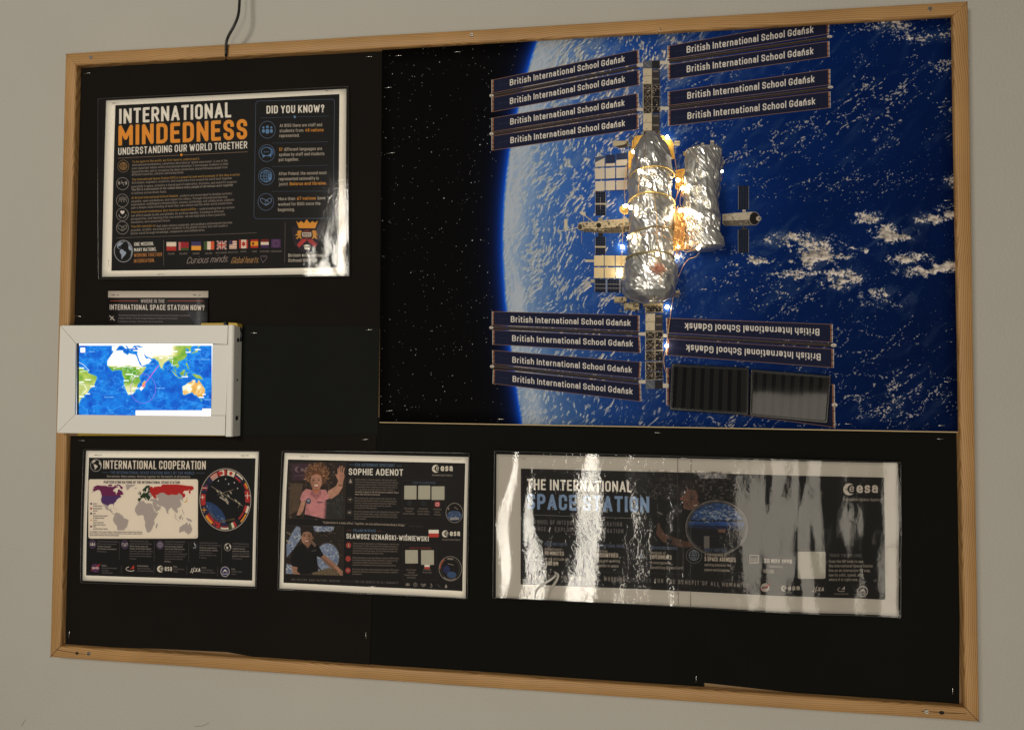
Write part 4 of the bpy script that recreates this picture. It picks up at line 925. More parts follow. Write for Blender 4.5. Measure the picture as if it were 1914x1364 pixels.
    a.text('ONE MISSION. MANY NATIONS. WORKING', (156, 1158), (572, 1170), 21, cc, .15, track=.12); a.text('TOGETHER', (585, 1171), (688, 1174), 21, (58, 54, 54), .15); a.text('FOR THE BENEFIT OF ALL HUMANITY', (698, 1174), (1068, 1186), 21, cc, .15, track=.12)
    g = (165, 155, 145)
    people_icon(a, 1146, 1188, 20, g); globe_lines(a, 1211, 1190, 17, 2, g); hand_icon(a, 1279, 1194, 20, g, 3.5); scope_icon(a, 1345, 1196, 17, g, 3); a.line([(1396, 1186), (1424, 1214)], 5, (90, 84, 80)); a.poly([(1472, 1184), (1484, 1214), (1460, 1214)], g); a.line([(1472, 1205), (1472, 1222)], 6, g)
    return a.img

# ---------------------------------------------------------------- print: the long station poster
def art_long():
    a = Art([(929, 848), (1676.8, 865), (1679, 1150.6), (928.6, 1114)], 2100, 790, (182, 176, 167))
    a.zoom(0, 0, 1); a.poly([(974.5, 874.8), (1651, 891.7), (1654.5, 1120), (974.5, 1089)], (15, 13, 13))
    a.zoom(900, 830, 4.1325)
    bl = (92, 116, 146); T_ = (160, 148, 134); dk = (96, 92, 90)
    # picture: crew member looking down through a big round window
    rnd = random.Random(8)
    for _ in range(150):
        x, y = rnd.uniform(1290, 1500), rnd.uniform(215, 420); t = rnd.uniform(0, 6)
        a.ring(x, y, rnd.uniform(8, 26), rnd.uniform(8, 26), 3, rnd.choice([(52, 46, 44), (78, 70, 66), (34, 30, 30), (112, 104, 96)]), .6, n=10, a0=math.degrees(t), a1=math.degrees(t) + 170)
    speckle(a, 1640, 215, 1980, 420, 150, [(60, 56, 54), (34, 32, 32), (92, 86, 80), (24, 22, 22)], 4, 20, 9)
    a.poly([(1660, 214), (1895, 222), (1890, 262), (1690, 262)], (120, 116, 116)); speckle(a, 1680, 222, 1890, 258, 50, [(170, 165, 158), (60, 70, 92)], 3, 12, 4)
    a.poly([(1350, 480), (1420, 440), (1500, 430), (1545, 470), (1640, 640), (1640, 760), (1480, 770), (1400, 700), (1360, 620)], (14, 12, 13))
    a.poly([(1362, 600), (1420, 690), (1560, 740), (1700, 760), (1700, 790), (1540, 790), (1400, 750), (1350, 690)], (78, 54, 42)); a.ell(1660, 770, 70, 20, (92, 60, 44)); a.ell(1452, 740, 22, 26, (20, 20, 22))
    a.ell(1600, 360, 88, 86, (30, 22, 20)); a.ell(1560, 330, 52, 58, (26, 19, 18)); a.poly([(1560, 450), (1540, 400), (1590, 340), (1655, 350), (1672, 400), (1668, 430), (1688, 452), (1668, 468), (1670, 482), (1640, 500), (1600, 506), (1560, 490)], (88, 62, 52))
    a.ell(1543, 408, 13, 22, (110, 66, 46)); a.ell(1640, 414, 8, 4, (40, 26, 22)); a.line([(1625, 400), (1655, 398)], 4, (44, 28, 24)); a.line([(1640, 472), (1668, 464)], 6, (200, 180, 160)); a.poly([(1510, 330), (1570, 270), (1650, 290), (1680, 350), (1640, 345), (1590, 345), (1555, 400), (1520, 420)], (32, 24, 22))
    a.ell(1380, 530, 26, 8, (80, 76, 74), rot=25)
    # window with the Earth
    cx, cy, rx, ry = 1815, 640, 215, 190
    a.ell(cx, cy, rx + 26, ry + 24, (40, 38, 38)); a.ring(cx, cy, rx + 20, ry + 18, 8, (100, 96, 92)); a.ring(cx, cy, rx + 8, ry + 7, 5, (76, 72, 72)); a.ell(cx, cy, rx, ry, (14, 14, 18))
    a.poly([(cx + rx * math.cos(t), cy + ry * math.sin(t)) for t in [math.pi + .32 + k * (math.pi - .64) / 20 for k in range(21)]], (32, 58, 100))
    a.poly([(cx - rx * .97, 590), (cx + rx * .97, 592), (cx + rx * .99, 630), (cx - rx * .99, 622)], (30, 60, 110)); a.poly([(cx - rx, 618), (cx + rx, 628), (cx + rx * .99, 660), (cx - rx * .99, 640)], (18, 30, 60))
    for _ in range(170):
        x, y = rnd.gauss(1800, 110), rnd.gauss(530, 40)
        if ((x - cx) / rx) ** 2 + ((y - cy) / ry) ** 2 < .96 and y < 620: a.ell(x, y, rnd.uniform(4, 20), rnd.uniform(2, 8), rnd.choice([(160, 158, 154), (128, 134, 146), (72, 90, 122)]), .6, rot=rnd.uniform(-30, 30), n=9)
    a.photo(1290, 214, 2050, 830, 9, 1, .12)
    a.rect(1715, 700, 1890, 800, (30, 28, 30)); a.rect(1718, 704, 1760, 798, (96, 92, 88)); a.rect(1762, 706, 1884, 798, (14, 13, 15)); a.rect(1828, 650, 1884, 676, (96, 70, 58))
    # lettering
    a.text('THE INTERNATIONAL', (355, 348), (1162, 368), 84, WHT, .165)
    a.text('SPACE STATION', (355, 498), (1298, 526), 122, (118, 142, 176), .19)
    a.line([(352, 540), (1260, 572)], 5, dk); a.text('A SYMBOL OF INTERNATIONAL COOPERATION', (356, 610), (1088, 632), 34, dk, .15, track=.1); a.text('SCIENCE  -  EXPLORATION  -  INNOVATION', (356, 662), (1098, 684), 34, dk, .15, track=.1)
    def col(x, y, head, ls, hb=(1,), w=None):
        a.text(head, (x, y), (x + len(head) * 12.3, y + 5), 25, (70, 84, 108), .15)
        for i, l in enumerate(ls): a.text(l, (x, y + 36 + i * 38), (x + len(l) * (14.8 if i in hb else 10.6), y + 36 + i * 38 + 5), 32 if i in hb else 22, (200, 186, 168) if i in hb else T_, .18 if i in hb else .14)
    col(492, 776, 'ORBITING EARTH', ['around every', '90 MINUTES', 'at an altitude of', '~400 KM'.replace('~', '-')], (1, 3)); col(880, 790, 'INTERNATIONAL CREW', ['Crew from', '15 COUNTRIES', 'living and working', 'together in space']); col(1306, 806, 'ADVANCING SCIENCE', ['Hundreds of', 'EXPERIMENTS', 'in microgravity', 'benefiting life on Earth'])
    for x, y in ((720, 760), (1134, 775), (1557, 790)): a.line([(x, y), (x + 2, y + 190)], 3, dk)
    a.ring(420, 815, 56, 56, 4, dk); globe_lines(a, 420, 815, 34, 4, dk); a.ring(800, 825, 56, 56, 4, dk); people_icon(a, 800, 825, 34, dk); a.ring(1225, 838, 56, 58, 4, dk)
    a.line([(1215, 805), (1215, 835), (1200, 868), (1252, 868), (1235, 835), (1235, 805)], 5, (170, 165, 160)); a.ell(1232, 855, 9, 7, (90, 120, 150))
    a.line([(340, 960), (1570, 1000)], 3, (50, 46, 44)); a.text('ONE MISSION. MANY NATIONS. WORKING', (370, 1026), (1108, 1054), 32, (132, 122, 112), .15, track=.2); a.text('TOGETHER', (1130, 1056), (1312, 1062), 32, (66, 62, 60), .15, track=.2)
    a.zoom(1280, 830, 4.133)
    a.text('FOR THE BENEFIT OF ALL HUMANITY', (-232, 1062), (488, 1100), 32, (132, 122, 112), .15, track=.2)
    a.ring(72, 855, 60, 58, 4, dk); globe_lines(a, 72, 852, 38, 4, (120, 132, 146)); col(153, 822, 'BUILT TOGETHER', ['A partnership of', '5 SPACE AGENCIES', 'uniting nations for', 'peace and progress'])
    a.ring(533, 880, 58, 58, 3, (60, 56, 54)); a.rrect(500, 852, 567, 912, 5, None, 5, (170, 158, 145))
    for i in range(4):
        for j in range(3): a.rect(510 + i * 14, 872 + j * 13, 518 + i * 14, 880 + j * 13, (170, 158, 145))
    a.text('20 NOV 1998', (610, 908), (822, 916), 33, (196, 184, 168), .18); a.text('Operating', (645, 944), (750, 948), 20, T_, .14); a.text('SINCE 2000', (600, 984), (684, 990), 28, (180, 168, 150), .18)
    a.rrect(868, 824, 1083, 1032, 14, (168, 163, 152))        # the code field stays blank
    a.text('TRACK THE ISS LIVE!', (1110, 866), (1362, 870), 26, (96, 92, 90), .15)
    for i, (l, x1) in enumerate((('Scan the QR code to see', 1376), ('the International Space Station', 1450), ('live on an interactive 3D map,', 1432), ('see its orbit, speed, and', 1370), ('where it is right now.', 1338))): a.text(l, (1108, 910 + i * 35), (x1, 914 + i * 35), 23, (150, 140, 128), .15)
    esa_logo(a, 1218, 345, 92, (190, 180, 168), w=268); a.text('European Space Agency', (1220, 432), (1515, 438), 24, (150, 140, 130), .15)
    nasa_logo(a, 616, 1098, 33, (165, 155, 145), (40, 36, 36)); esa_logo(a, 738, 1104, 46, (180, 170, 158), w=146); jaxa_logo(a, 975, 1128, 94, 38, (180, 170, 158)); rosc_logo(a, 1210, 1115, 32, (175, 165, 152), (175, 165, 152)); a.text('ROSCOSMOS', (1152, 1158), (1262, 1160), 13, (120, 112, 104), .2); csa_logo(a, 1373, 1134, 40, 40, (28, 26, 30), (180, 170, 160)); a.ring(1373, 1134, 39, 39, 4, (170, 160, 150))
    return a.img

# ---------------------------------------------------------------- print: where is the station now
def art_where():
    q = [(202.2, 543.9), (389.2, 543.9), (389.2, 700), (200, 700)]
    a = Art(q, 700, 580, (206, 194, 180)); a.zoom(90, 530, 4.546)
    a.rect(400, 119, 1500, 900, (16, 13, 15)); a.line([(528, 146), (768, 146)], 8, (140, 66, 52)); a.line([(1020, 146), (1322, 146)], 8, (140, 66, 52))
    a.text('WHERE IS THE', (792, 163), (994, 164), 31, (178, 168, 160), .18); a.text('INTERNATIONAL SPACE STATION NOW?', (524, 222), (1330, 227), 46, (214, 204, 194), .175)
    a.ell(545, 292, 37, 38, (30, 24, 26)); a.line([(523, 272), (567, 312)], 9, (200, 190, 180)); a.line([(530, 308), (558, 278)], 8, (200, 190, 180))
    a.line([(510, 236), (1350, 238)], 2, (50, 40, 44)); a.poly([(1180, 238), (1352, 240), (1352, 350), (1250, 350)], (40, 42, 50))
    speckle(a, 1250, 290, 1350, 345, 40, [(90, 86, 88), (60, 60, 66)], 2, 9, 3)
    for t, x1, y, x0 in (('The International Space Station (ISS) orbits Earth around every 90 minutes at an altitude', 1208, 275, 598), ('of about 400 km. It travels at approximately 27,600 km/h (17,150 mph).', 1105, 300, 598), ('It is always moving - here is its current position', 980, 327, 596)):
        a.text(t, (x0, y), (x1, y + 2), 15, (112, 104, 104), .17)
    return a.img

# ---------------------------------------------------------------- screen: live tracking map
def art_screen():
    a = Art([(141, 641.7), (397, 642), (393.6, 777.5), (139.5, 774.6)], 1100, 600, (20, 90, 190))
    X, Y = a.grid(); X = (X - 90) * 4.546; Y = (Y - 530) * 4.546
    n = fbm(X / 60, Y / 60, 5, 3); n2 = np.abs(fbm(X / 45 + n * 2, Y / 70, 4, 9) - .5) * 2; r = np.abs(fbm(X / 90, Y / 60, 4, 31) - .5) * 2
    deep = np.stack([.02 + .10 * n * n, .20 + .38 * n, .64 + .26 * n], -1); ridge = (1 - sm(0, .11, r))[..., None] * .6
    img = deep * (1 - ridge) + np.array([.25, .62, .92]) * ridge
    dk = sm(.35, .75, n2)[..., None] * .35; img = img * (1 - dk) + np.array([.02, .15, .5]) * dk
    a.img[:] = img; a.zoom(90, 530, 4.546)
    def mer(la): return math.log(math.tan(math.pi / 4 + math.radians(la) / 2))
    def P(lo, la): return (505 + (lo + 17) * 4.85, 690 - (mer(la) - .265) * 278)
    keep = {k: v for k, v in LAND.items() if k in ('samerica', 'africa', 'madagascar', 'europe', 'asia', 'russia', 'ukr', 'srilanka', 'sumatra', 'java', 'borneo', 'sulawesi', 'newguinea', 'philippines', 'taiwan', 'japan', 'hainan', 'australia', 'tasmania', 'uk')}
    for k, v in keep.items():
        q = [P(*p) for p in v]
        a.line(q + [q[0]], 20, (30, 150, 215), .55, rnd=True)
    for k, v in keep.items():
        q = [P(*p) for p in v]
        r_ = a.raster([a.T(q)])
        if r_ is None: continue
        m, sl = r_; x, y = X[sl], Y[sl]
        jag = fbm(x / 14, y / 14, 3, 5)
        lat = (764 - y) / 4.85; lo = (x - 505) / 4.85 - 17
        g = np.ones(x.shape); nn = fbm(x / 40, y / 40, 4, 12)
        if k == 'africa': w = sm(9, 14, lat + nn * 4 - 2) + sm(-14, -26, lat + nn * 8 - 4) * .65 + sm(34, 44, lo) * .3
        elif k == 'samerica': w = sm(-8, -22, lat) * .4 + nn * .35
        elif k == 'australia': w = .55 + nn * .5
        elif k == 'asia': w = np.where(lo < 62, 1.2, 0) + sm(27, 33, lat) * sm(112, 90, lo) + nn * .25 + np.where((lo < 90) & (lat < 30), .45, 0)
        elif k in ('europe', 'russia', 'ukr', 'uk'): w = .8 + nn * .4
        elif k == 'madagascar': w = .6 + nn * .3
        else: w = nn * .5
        w = np.clip(w, 0, 1)[..., None]
        green = np.stack([.25 + .4 * nn, .52 + .25 * nn, .15 + .15 * nn], -1); sand = np.stack([1.0 + 0 * nn, .96 - .18 * (1 - w[..., 0]) - 0.28 * (k in ('australia', 'madagascar')) * sm(.65, .35, nn), .9 - .5 * (1 - w[..., 0]) - .45 * (k in ('australia', 'madagascar')) * sm(.65, .35, nn)], -1)
        c = green * (1 - w) + np.clip(sand, 0, 1) * w; a.img[sl] = a.img[sl] * (1 - m[..., None]) + c * m[..., None]
    rnd = random.Random(2); Wt = (235, 245, 250)
    for _ in range(30):
        x, y = rnd.uniform(560, 790), rnd.uniform(695, 880) if rnd.random() < .8 else rnd.uniform(880, 920)
        if ((x - 705) / 70) ** 2 + ((y - 810) / 110) ** 2 > 1 and y > 730: continue
        a.ring(x, y, rnd.uniform(8, 20), rnd.uniform(7, 18), 3, Wt, .7, n=6, a0=rnd.uniform(0, 90), a1=rnd.uniform(230, 400))
    a.line([(560, 722), (620, 705), (690, 712), (750, 700), (800, 712)], 5, Wt, .8); a.line([(1000, 640), (1060, 650), (1050, 700), (1100, 690)], 5, Wt, .8); a.line([(262, 670), (300, 690), (350, 740), (270, 750)], 5, Wt, .8); a.line([(265, 850), (310, 860), (330, 900), (290, 940)], 5, Wt, .8)
    a.line([(755, 600), (775, 660), (795, 695)], 6, (20, 110, 210)); a.line([(815, 600), (835, 625), (870, 632)], 6, (20, 110, 210)); a.line([(735, 535), (760, 560), (700, 560), (640, 560)], 12, (20, 100, 200))
    for (x, y, w) in ((560, 610, 50), (600, 665, 40), (690, 772, 60), (665, 825, 44), (702, 930, 50), (745, 890, 50), (750, 788, 40), (765, 722, 30), (960, 635, 34), (1080, 578, 40), (1190, 585, 44), (1268, 562, 50), (1160, 792, 54), (1200, 898, 40), (1322, 940, 30), (1300, 965, 44), (340, 818, 52), (285, 720, 44), (285, 838, 40), (285, 958, 40), (340, 936, 36), (380, 872, 40), (440, 722, 0), (1040, 630, 44)):
        if w: a.rect(x - w / 2, y - 5, x + w / 2, y + 5, (246, 246, 248), .9)
    for (x, y, t) in ((370, 585, 'Atlantic'), (520, 968, 'South Atlantic'), (868, 688, 'Arabian Sea'), (955, 892, 'Indian Ocean'), (1335, 650, 'Pacific Ocean'), (1350, 988, 'Tasman Sea')): a.text(t, (x - len(t) * 3, y), (x + len(t) * 3, y), 10, (150, 205, 240), .16)
    a.ring(808, 892, 106, 122, 4, (170, 110, 220), .75); a.line([(938, 698), (812, 868)], 6, (225, 90, 195), .9); a.poly([(775, 890), (795, 872), (815, 885), (792, 910)], (255, 240, 235)); a.rect(800, 862, 826, 876, (255, 120, 130))
    a.rect(200, 500, 1400, 529, (255, 255, 255)); a.rect(225, 500, 246, 1120, (215, 232, 255)); a.rect(246, 500, 263, 1120, (4, 6, 10)); a.rrect(274, 546, 316, 588, 5, (255, 255, 255))
    a.rect(745, 1074, 1400, 1140, (255, 255, 255)); a.rect(1308, 1058, 1400, 1140, (255, 255, 255)); a.rect(1386, 529, 1400, 1060, (225, 240, 255))
    return a.img

# ---------------------------------------------------------------- print: the big poster of the station above the Earth
def art_space():
    quad = [(714, 94), (1782, 31), (1790, 806), (709, 788)]
    a = Art(quad, 1760, 1250, (8, 7, 7))
    X, Y = a.grid()
    ys = np.array([20, 80, 130, 215, 300, 400, 480, 560, 650, 740, 800.]); xs = np.array([1022, 1004, 985, 964, 951, 941, 938, 944, 955, 966, 976.])
    cf = np.polyfit(ys - 430, xs, 4); lim = np.polyval(cf, Y - 430); d = X - lim
    # ocean
    dk_ = [0, 60, 160, 320, 520, 850]
    oc = np.stack([np.interp(d, dk_, c) for c in ([.38, .27, .14, .06, .015, .005], [.55, .44, .30, .19, .13, .085], [.78, .71, .60, .46, .355, .26])], -1)
    oc *= (1.04 - .16 * sm(350, 800, Y))[..., None]; oc += (fbm(X / 90, Y / 90, 3, 2) - .5)[..., None] * np.array([.02, .035, .06])
    def R(ang, sx, sy, o, seed, wp=0, dx=0, dy=0):
        c, s = math.cos(math.radians(ang)), math.sin(math.radians(ang)); X_, Y_ = X + dx, Y + dy; u = X_ * c + Y_ * s; v = -X_ * s + Y_ * c
        if wp: u = u + wp * (fbm(X_ / 70, Y_ / 70, 2, seed + 50) - .5) * 60; v = v + wp * (fbm(X_ / 60, Y_ / 60, 2, seed + 70) - .5) * 60
        return fbm(u / sx, v / sy, o, seed)
    def G(lst):
        m = 0
        for x, y, rx, ry, k in lst: m = np.maximum(m, k * np.exp(-((X - x) / rx) ** 2 - ((Y - y) / ry) ** 2))
        return m
    near = np.exp(-np.clip(d - 25, 0, None) / 80.0)
    dots = R(-35, 3.0, 2.1, 2, 5, .2); chain = np.exp(-((R(-33, 74, 22, 3, 91, .6) - .5) / .050) ** 2); chain2 = np.exp(-((R(-12, 46, 30, 3, 191, .8) - .5) / .045) ** 2)
    pR = G([(1650, 190, 150, 60, 1.0), (1560, 250, 120, 45, .9), (1400, 270, 150, 60, .75), (1640, 50, 120, 35, .7), (1320, 520, 90, 70, .7), (1450, 560, 120, 50, .6), (1640, 740, 130, 60, 1.0), (1620, 640, 150, 50, .6), (1380, 790, 160, 50, .7), (1560, 340, 160, 30, .6), (1760, 100, 70, 60, .7), (1300, 160, 90, 60, .7), (1150, 260, 60, 60, .6), (1420, 640, 260, 60, .5)])
    pR = np.clip(pR + .30, 0, 1)
    c3 = sm(.77, .97, dots + .42 * pR * np.maximum(chain, chain2 * .7) - .085)
    # puffy banks
    pb = G([(1662, 437, 42, 17, 1), (1620, 410, 30, 13, .9), (1525, 470, 62, 26, .95), (1478, 446, 50, 14, .8), (1412, 487, 45, 18, .75), (1568, 524, 48, 20, .85), (1500, 512, 60, 14, .7), (1700, 484, 40, 12, .9), (1722, 508, 46, 11, .95), (1768, 502, 34, 13, 1), (1742, 410, 38, 12, .9), (1776, 402, 30, 15, 1), (1772, 341, 26, 14, .8), (1440, 455, 60, 12, .6), (1600, 470, 60, 12, .55), (1650, 560, 60, 20, .5), (1665, 742, 26, 12, .7), (1660, 42, 48, 16, .75), (1720, 70, 50, 10, .6)])
    bil = lambda dx=0, dy=0: R(28, 13, 8.5, 5, 77, .25, dx, dy)
    n0 = bil(); c2 = sm(.67, .84, n0 * .62 + dots * .34 + .36 * pb + .03) * sm(.08, .25, pb)
    # dense weather towards the limb
    f0 = lambda dx=0, dy=0: R(-58, 8.5, 3.4, 5, 8, .5, dx, dy)
    mid = R(-64, 70, 22, 3, 28, .5); m0 = f0(); topw = np.exp(-((Y - (120 - (X - 1050) * .15)) / 150) ** 2)
    fade = sm(330 + 120 * topw.mean(), 120, d)
    thr = .595 - .17 * near - .05 * topw * sm(500, 100, d)
    c1 = sm(thr - .02, thr + .15, m0 * .80 + mid * .30 - .05 + .10 * (dots - .5)) * sm(430, 180, d)
    veil = sm(.46, .80, R(-40, 46, 15, 5, 303, .6) + .18 * np.maximum(pb, topw * sm(520, 200, d)) - .06) * (.10 + .30 * np.clip(pb + near + topw * sm(520, 150, d), 0, 1))
    cloud = np.clip(veil + np.maximum(np.maximum(c1 * .92, c2), c3 * .85), 0, 1)
    emb = np.clip((n0 - bil(3, 3)) * 1.6 * sm(.2, .5, pb) + (m0 - f0(1.6, 1.6)) * .8 * sm(500, 250, d), -.22, .22)
    shade = .88 + emb
    cc = np.stack([.83 * shade, .785 * shade, .745 * shade], -1); cool = sm(240, 0, d)[..., None]; cc = cc * (1 - .14 * cool * np.array([1.2, .4, -.4]))
    img = oc * (1 - cloud[..., None]) + cc * cloud[..., None]
    # bright hazy rim
    st = R(82, 75, 6.5, 4, 33, .6); rim = np.clip(sm(0, 5, d) * np.exp(-np.clip(d - 26, 0, None) / 30.0), 0, 1) * (.70 + .9 * (st - .42)); rim = np.clip(rim, 0, 1)[..., None]
    img = img * (1 - rim) + np.array([.70, .74, .80]) * rim
    # blue air glow and black space
    g1 = np.exp(-np.clip(-d, 0, None) / 9.0)[..., None]; g2 = np.exp(-np.clip(-d, 0, None) / 26.0)[..., None]
    sp = np.array([.022, .019, .018]) + g2 * np.array([.01, .06, .28]) + g1 * np.array([.03, .28, .66])
    e = sm(-2.5, 3.0, d)[..., None]; a.img[:] = sp * (1 - e) + img * e
    rnd = random.Random(17); a.zoom(0, 0, 1)
    for _ in range(620):
        x, y = rnd.uniform(712, 1000), rnd.uniform(85, 790)
        if x > float(np.polyval(cf, y - 430)) - 22: continue
        r = rnd.choice([.45, .5, .6, .7, .9]) * (1.3 if rnd.random() < .06 else 1); b = rnd.uniform(.35, 1)
        a.ell(x, y, r, r, (225 * b, 222 * b, 215 * b), n=6)
    # ---- printed solar wings
    def wing(z, quads, texts, cap, ends, masts, flip=False):
        a.zoom(*z)
        for q in quads:
            TL, TR, BR, BL = [np.array(p, float) for p in q]
            a.poly(q, (30, 33, 56))
            for k in range(1, 9):
                f = k / 9; a.line([tuple(TL + (BL - TL) * f), tuple(TR + (BR - TR) * f)], 1.6, (52, 58, 86), .7)
            n_ = 44
            for k in range(1, n_):
                f = k / n_; a.line([tuple(TL + (TR - TL) * f), tuple(BL + (BR - BL) * f)], 1.4, (20, 22, 40) if k % 2 else (48, 52, 80), .55)
            e = (164, 120, 92); a.line([q[0], q[1]], 4, e); a.line([q[3], q[2]], 4, e)
            for (p, r_, o) in ((q[0], q[3], -1), (q[1], q[2], 1)):
                a.line([(p[0] + 3 * o * -1, p[1]), (r_[0] + 3 * o * -1, r_[1])], 8, (176, 108, 62)); a.line([(p[0] + 9 * o, p[1] - 2), (r_[0] + 9 * o, r_[1] + 2)], 9, (190, 178, 164))
                for f in (.3, .62, .9): a.line([(p[0] - 8, p[1] + (r_[1] - p[1]) * f), (p[0] + 14, p[1] + (r_[1] - p[1]) * f)], 5, (30, 26, 28))
            for k in range(6): a.ell(TL[0] + 60 + k * 17, (TL + (BL - TL) * .52)[1] + (TR - TL)[1] / (TR - TL)[0] * (60 + k * 17), 2.2, 2.2, (120, 124, 140), n=6)
        for m_ in masts:
            (x0, y0), (x1, y1), w = m_
            a.line([(x0, y0), (x1, y1)], w, (40, 34, 36)); a.line([(x0, y0 - w * .18), (x1, y1 - w * .18)], w * .16, (96, 88, 84)); a.line([(x0, y0 + w * .25), (x1, y1 + w * .25)], w * .12, (84, 70, 62))
            rr = random.Random(int(x0 + y0))
            for k in range(40):
                f = rr.random(); x = x0 + (x1 - x0) * f; y = y0 + (y1 - y0) * f; a.line([(x, y - w * .3), (x + 20, y + w * .2)], 1.5, (110, 104, 104), .5)
        for e_ in ends:
            x, y, w, h = e_; a.ell(x, y, w, h, (205, 194, 180)); a.line([(x, y - h), (x, y + h)], 3, (110, 104, 98)); a.ell(x, y + h * .5, w * .8, h * .35, (150, 140, 130))
        for p0, p1 in texts:
            a.text('British International School Gda\u0144sk', p0, p1, cap, (226, 218, 206), .165, up=(0, cap) if flip else None)
    wing((900, 30, 5.053), [[(105, 608), (1470, 325), (1475, 455), (105, 733)], [(105, 775), (1475, 515), (1480, 655), (105, 910)], [(105, 970), (1465, 738), (1470, 880), (105, 1100)], [(105, 1140), (1470, 930), (1470, 1075), (105, 1275)]],
         [((265, 664), (1347, 437)), ((265, 840), (1349, 629)), ((268, 1035), (1346, 854)), ((270, 1211), (1350, 1047))], 60,
         [(92, 757, 20, 17), (92, 1120, 20, 17)], [((105, 755), (1475, 483), 34), ((105, 1120), (1470, 903), 34)])
    a.rrect(1462, 452, 1530, 484, 12, (196, 184, 170)); a.rrect(1462, 874, 1530, 904, 12, (196, 184, 170))
    wing((900, 560, 5.629), [[(120, 130), (1645, 172), (1645, 335), (118, 272)], [(125, 325), (1650, 395), (1660, 562), (125, 475)], [(122, 537), (1665, 662), (1655, 830), (125, 680)], [(130, 738), (1660, 893), (1665, 1070), (125, 885)]],
         [((305, 242), (1564, 282)), ((318, 441), (1588, 499)), ((320, 666), (1577, 773)), ((323, 866), (1585, 999))], 64,
         [(100, 300, 22, 18), (108, 706, 22, 18)], [((110, 298), (1655, 362), 38), ((115, 706), (1660, 862), 40)])
    a.rrect(1645, 348, 1728, 384, 14, (196, 184, 170)); a.rrect(1648, 846, 1730, 886, 14, (196, 184, 170))
    wing((1200, 30, 4.785), [[(235, 270), (1660, 20), (1657, 165), (238, 388)], [(238, 440), (1660, 230), (1662, 368), (240, 570)], [(238, 682), (1668, 480), (1670, 620), (240, 805)], [(240, 850), (1670, 680), (1672, 825), (240, 988)]],
         [((395, 335), (1530, 152)), ((395, 510), (1530, 345)), ((400, 748), (1540, 596)), ((402, 930), (1546, 795))], 62,
         [(1676, 187, 24, 14), (1684, 640, 24, 14)], [((232, 410), (1660, 198), 36), ((236, 826), (1668, 650), 36)])
    a.rrect(104, 404, 240, 436, 12, (200, 190, 176)); a.rrect(106, 816, 240, 846, 12, (200, 190, 176))
    wing((1200, 560, 4.785), [[(222, 170), (1690, 225), (1690, 385), (230, 300)], [(230, 355), (1700, 445), (1700, 610), (220, 498)], [(225, 612), (1706, 760), (1712, 1140), (225, 940)]],
         [((1584, 264), (378, 211)), ((1595, 486), (390, 404))], 62, [(1712, 412, 26, 18), (1720, 942, 26, 18)], [((228, 330), (1695, 412), 34)], flip=True)
    a.rrect(130, 308, 225, 340, 12, (200, 190, 176)); a.rrect(140, 750, 235, 790, 12, (200, 190, 176))
    # ---- truss
    be = (196, 182, 158); dk = (52, 46, 44); md = (122, 112, 98)
    def truss(z, x0, x1, x2, segs, seed):
        a.zoom(*z); rr = random.Random(seed)
        for (y0, y1, k) in segs:
            if k == 'p':
                a.rect(x0, y0, x1, y1, be); a.rect(x1, y0 + 8, x2, y1 + 8, (60, 56, 58)); a.line([(x0, y1), (x1, y1)], 5, dk); a.rect(x1 + 8, y0 + 18, x2 - 12, y0 + 34, (112, 104, 98)); a.rect(x0 + 8, y0 + 8, x0 + 14, y0 + 14, md); a.ell(x0 + 30, y1 - 22, 5, 5, md)
            elif k == 'c':
                a.rect(x0, y0, x1, y1, (92, 96, 104)); a.rect(x1, y0, x2, y1, (46, 44, 48)); a.line([(x0 + 14, y0 + 20), (x1 - 20, y1 - 12)], 4, (150, 146, 140))
            else:
                a.rect(x0, y0, x1, y1, dk); a.rect(x1, y0, x2, y1, (36, 34, 38))
                a.line([(x0, y0), (x0, y1)], 6, be); a.line([(x1, y0), (x1, y1)], 6, be); a.line([(x0, y0), (x2, y0 + 4)], 6, md); a.line([(x0, y0), (x1, y1)], 5, md); a.line([(x1, y0), (x0, y1)], 5, md)
                for _ in range(26):
                    x, y = rr.uniform(x0, x2), rr.uniform(y0, y1); w = rr.uniform(3, 12); a.rect(x, y, x + w, y + rr.uniform(3, 9), rr.choice([be, md, (30, 28, 30), (160, 150, 134), (210, 200, 184)]))
                a.line([(x2, y0), (x2, y1)], 4, md)
    truss((900, 30, 5.053), 1522, 1605, 1680, [(425, 500, 'c'), (500, 572, 'p'), (572, 648, 'p'), (648, 690, 't'), (690, 765, 't'), (765, 860, 't'), (860, 925, 't'), (925, 1012, 'p'), (1012, 1092, 'p'), (1092, 1130, 't')], 1)
    truss((1200, 560, 4.785), 28, 112, 182, [(22, 120, 't'), (128, 202, 'p'), (202, 282, 'p'), (290, 352, 't'), (360, 450, 't'), (458, 545, 't'), (560, 640, 't'), (645, 715, 't'), (725, 800, 'c')], 2)
    a.zoom(1200, 560, 4.785)
    for y in (120, 290, 360, 460, 560, 720): a.line([(20, y), (192, y - 6)], 7, (150, 138, 118))
    a.zoom(1040, 400, 4.785)
    for q in ((512, 745, 625, 800), (600, 800, 735, 865), (770, 800, 945, 835), (1060, 690, 1100, 720), (1055, 730, 1095, 745), (745, 760, 950, 790)): a.rect(*q, (176, 160, 128)); a.line([(q[0], q[3] - 6), (q[2], q[3] - 6)], 7, (70, 60, 50))
    speckle(a, 560, 750, 750, 880, 60, [(200, 180, 140), (60, 52, 46), (130, 116, 92), (30, 28, 28)], 4, 18, 31); speckle(a, 770, 780, 950, 900, 50, [(206, 186, 146), (60, 52, 46), (30, 28, 30)], 3, 14, 32)
    # ---- radiators and arrays left of the foil
    a.zoom(1040, 230, 4.785)
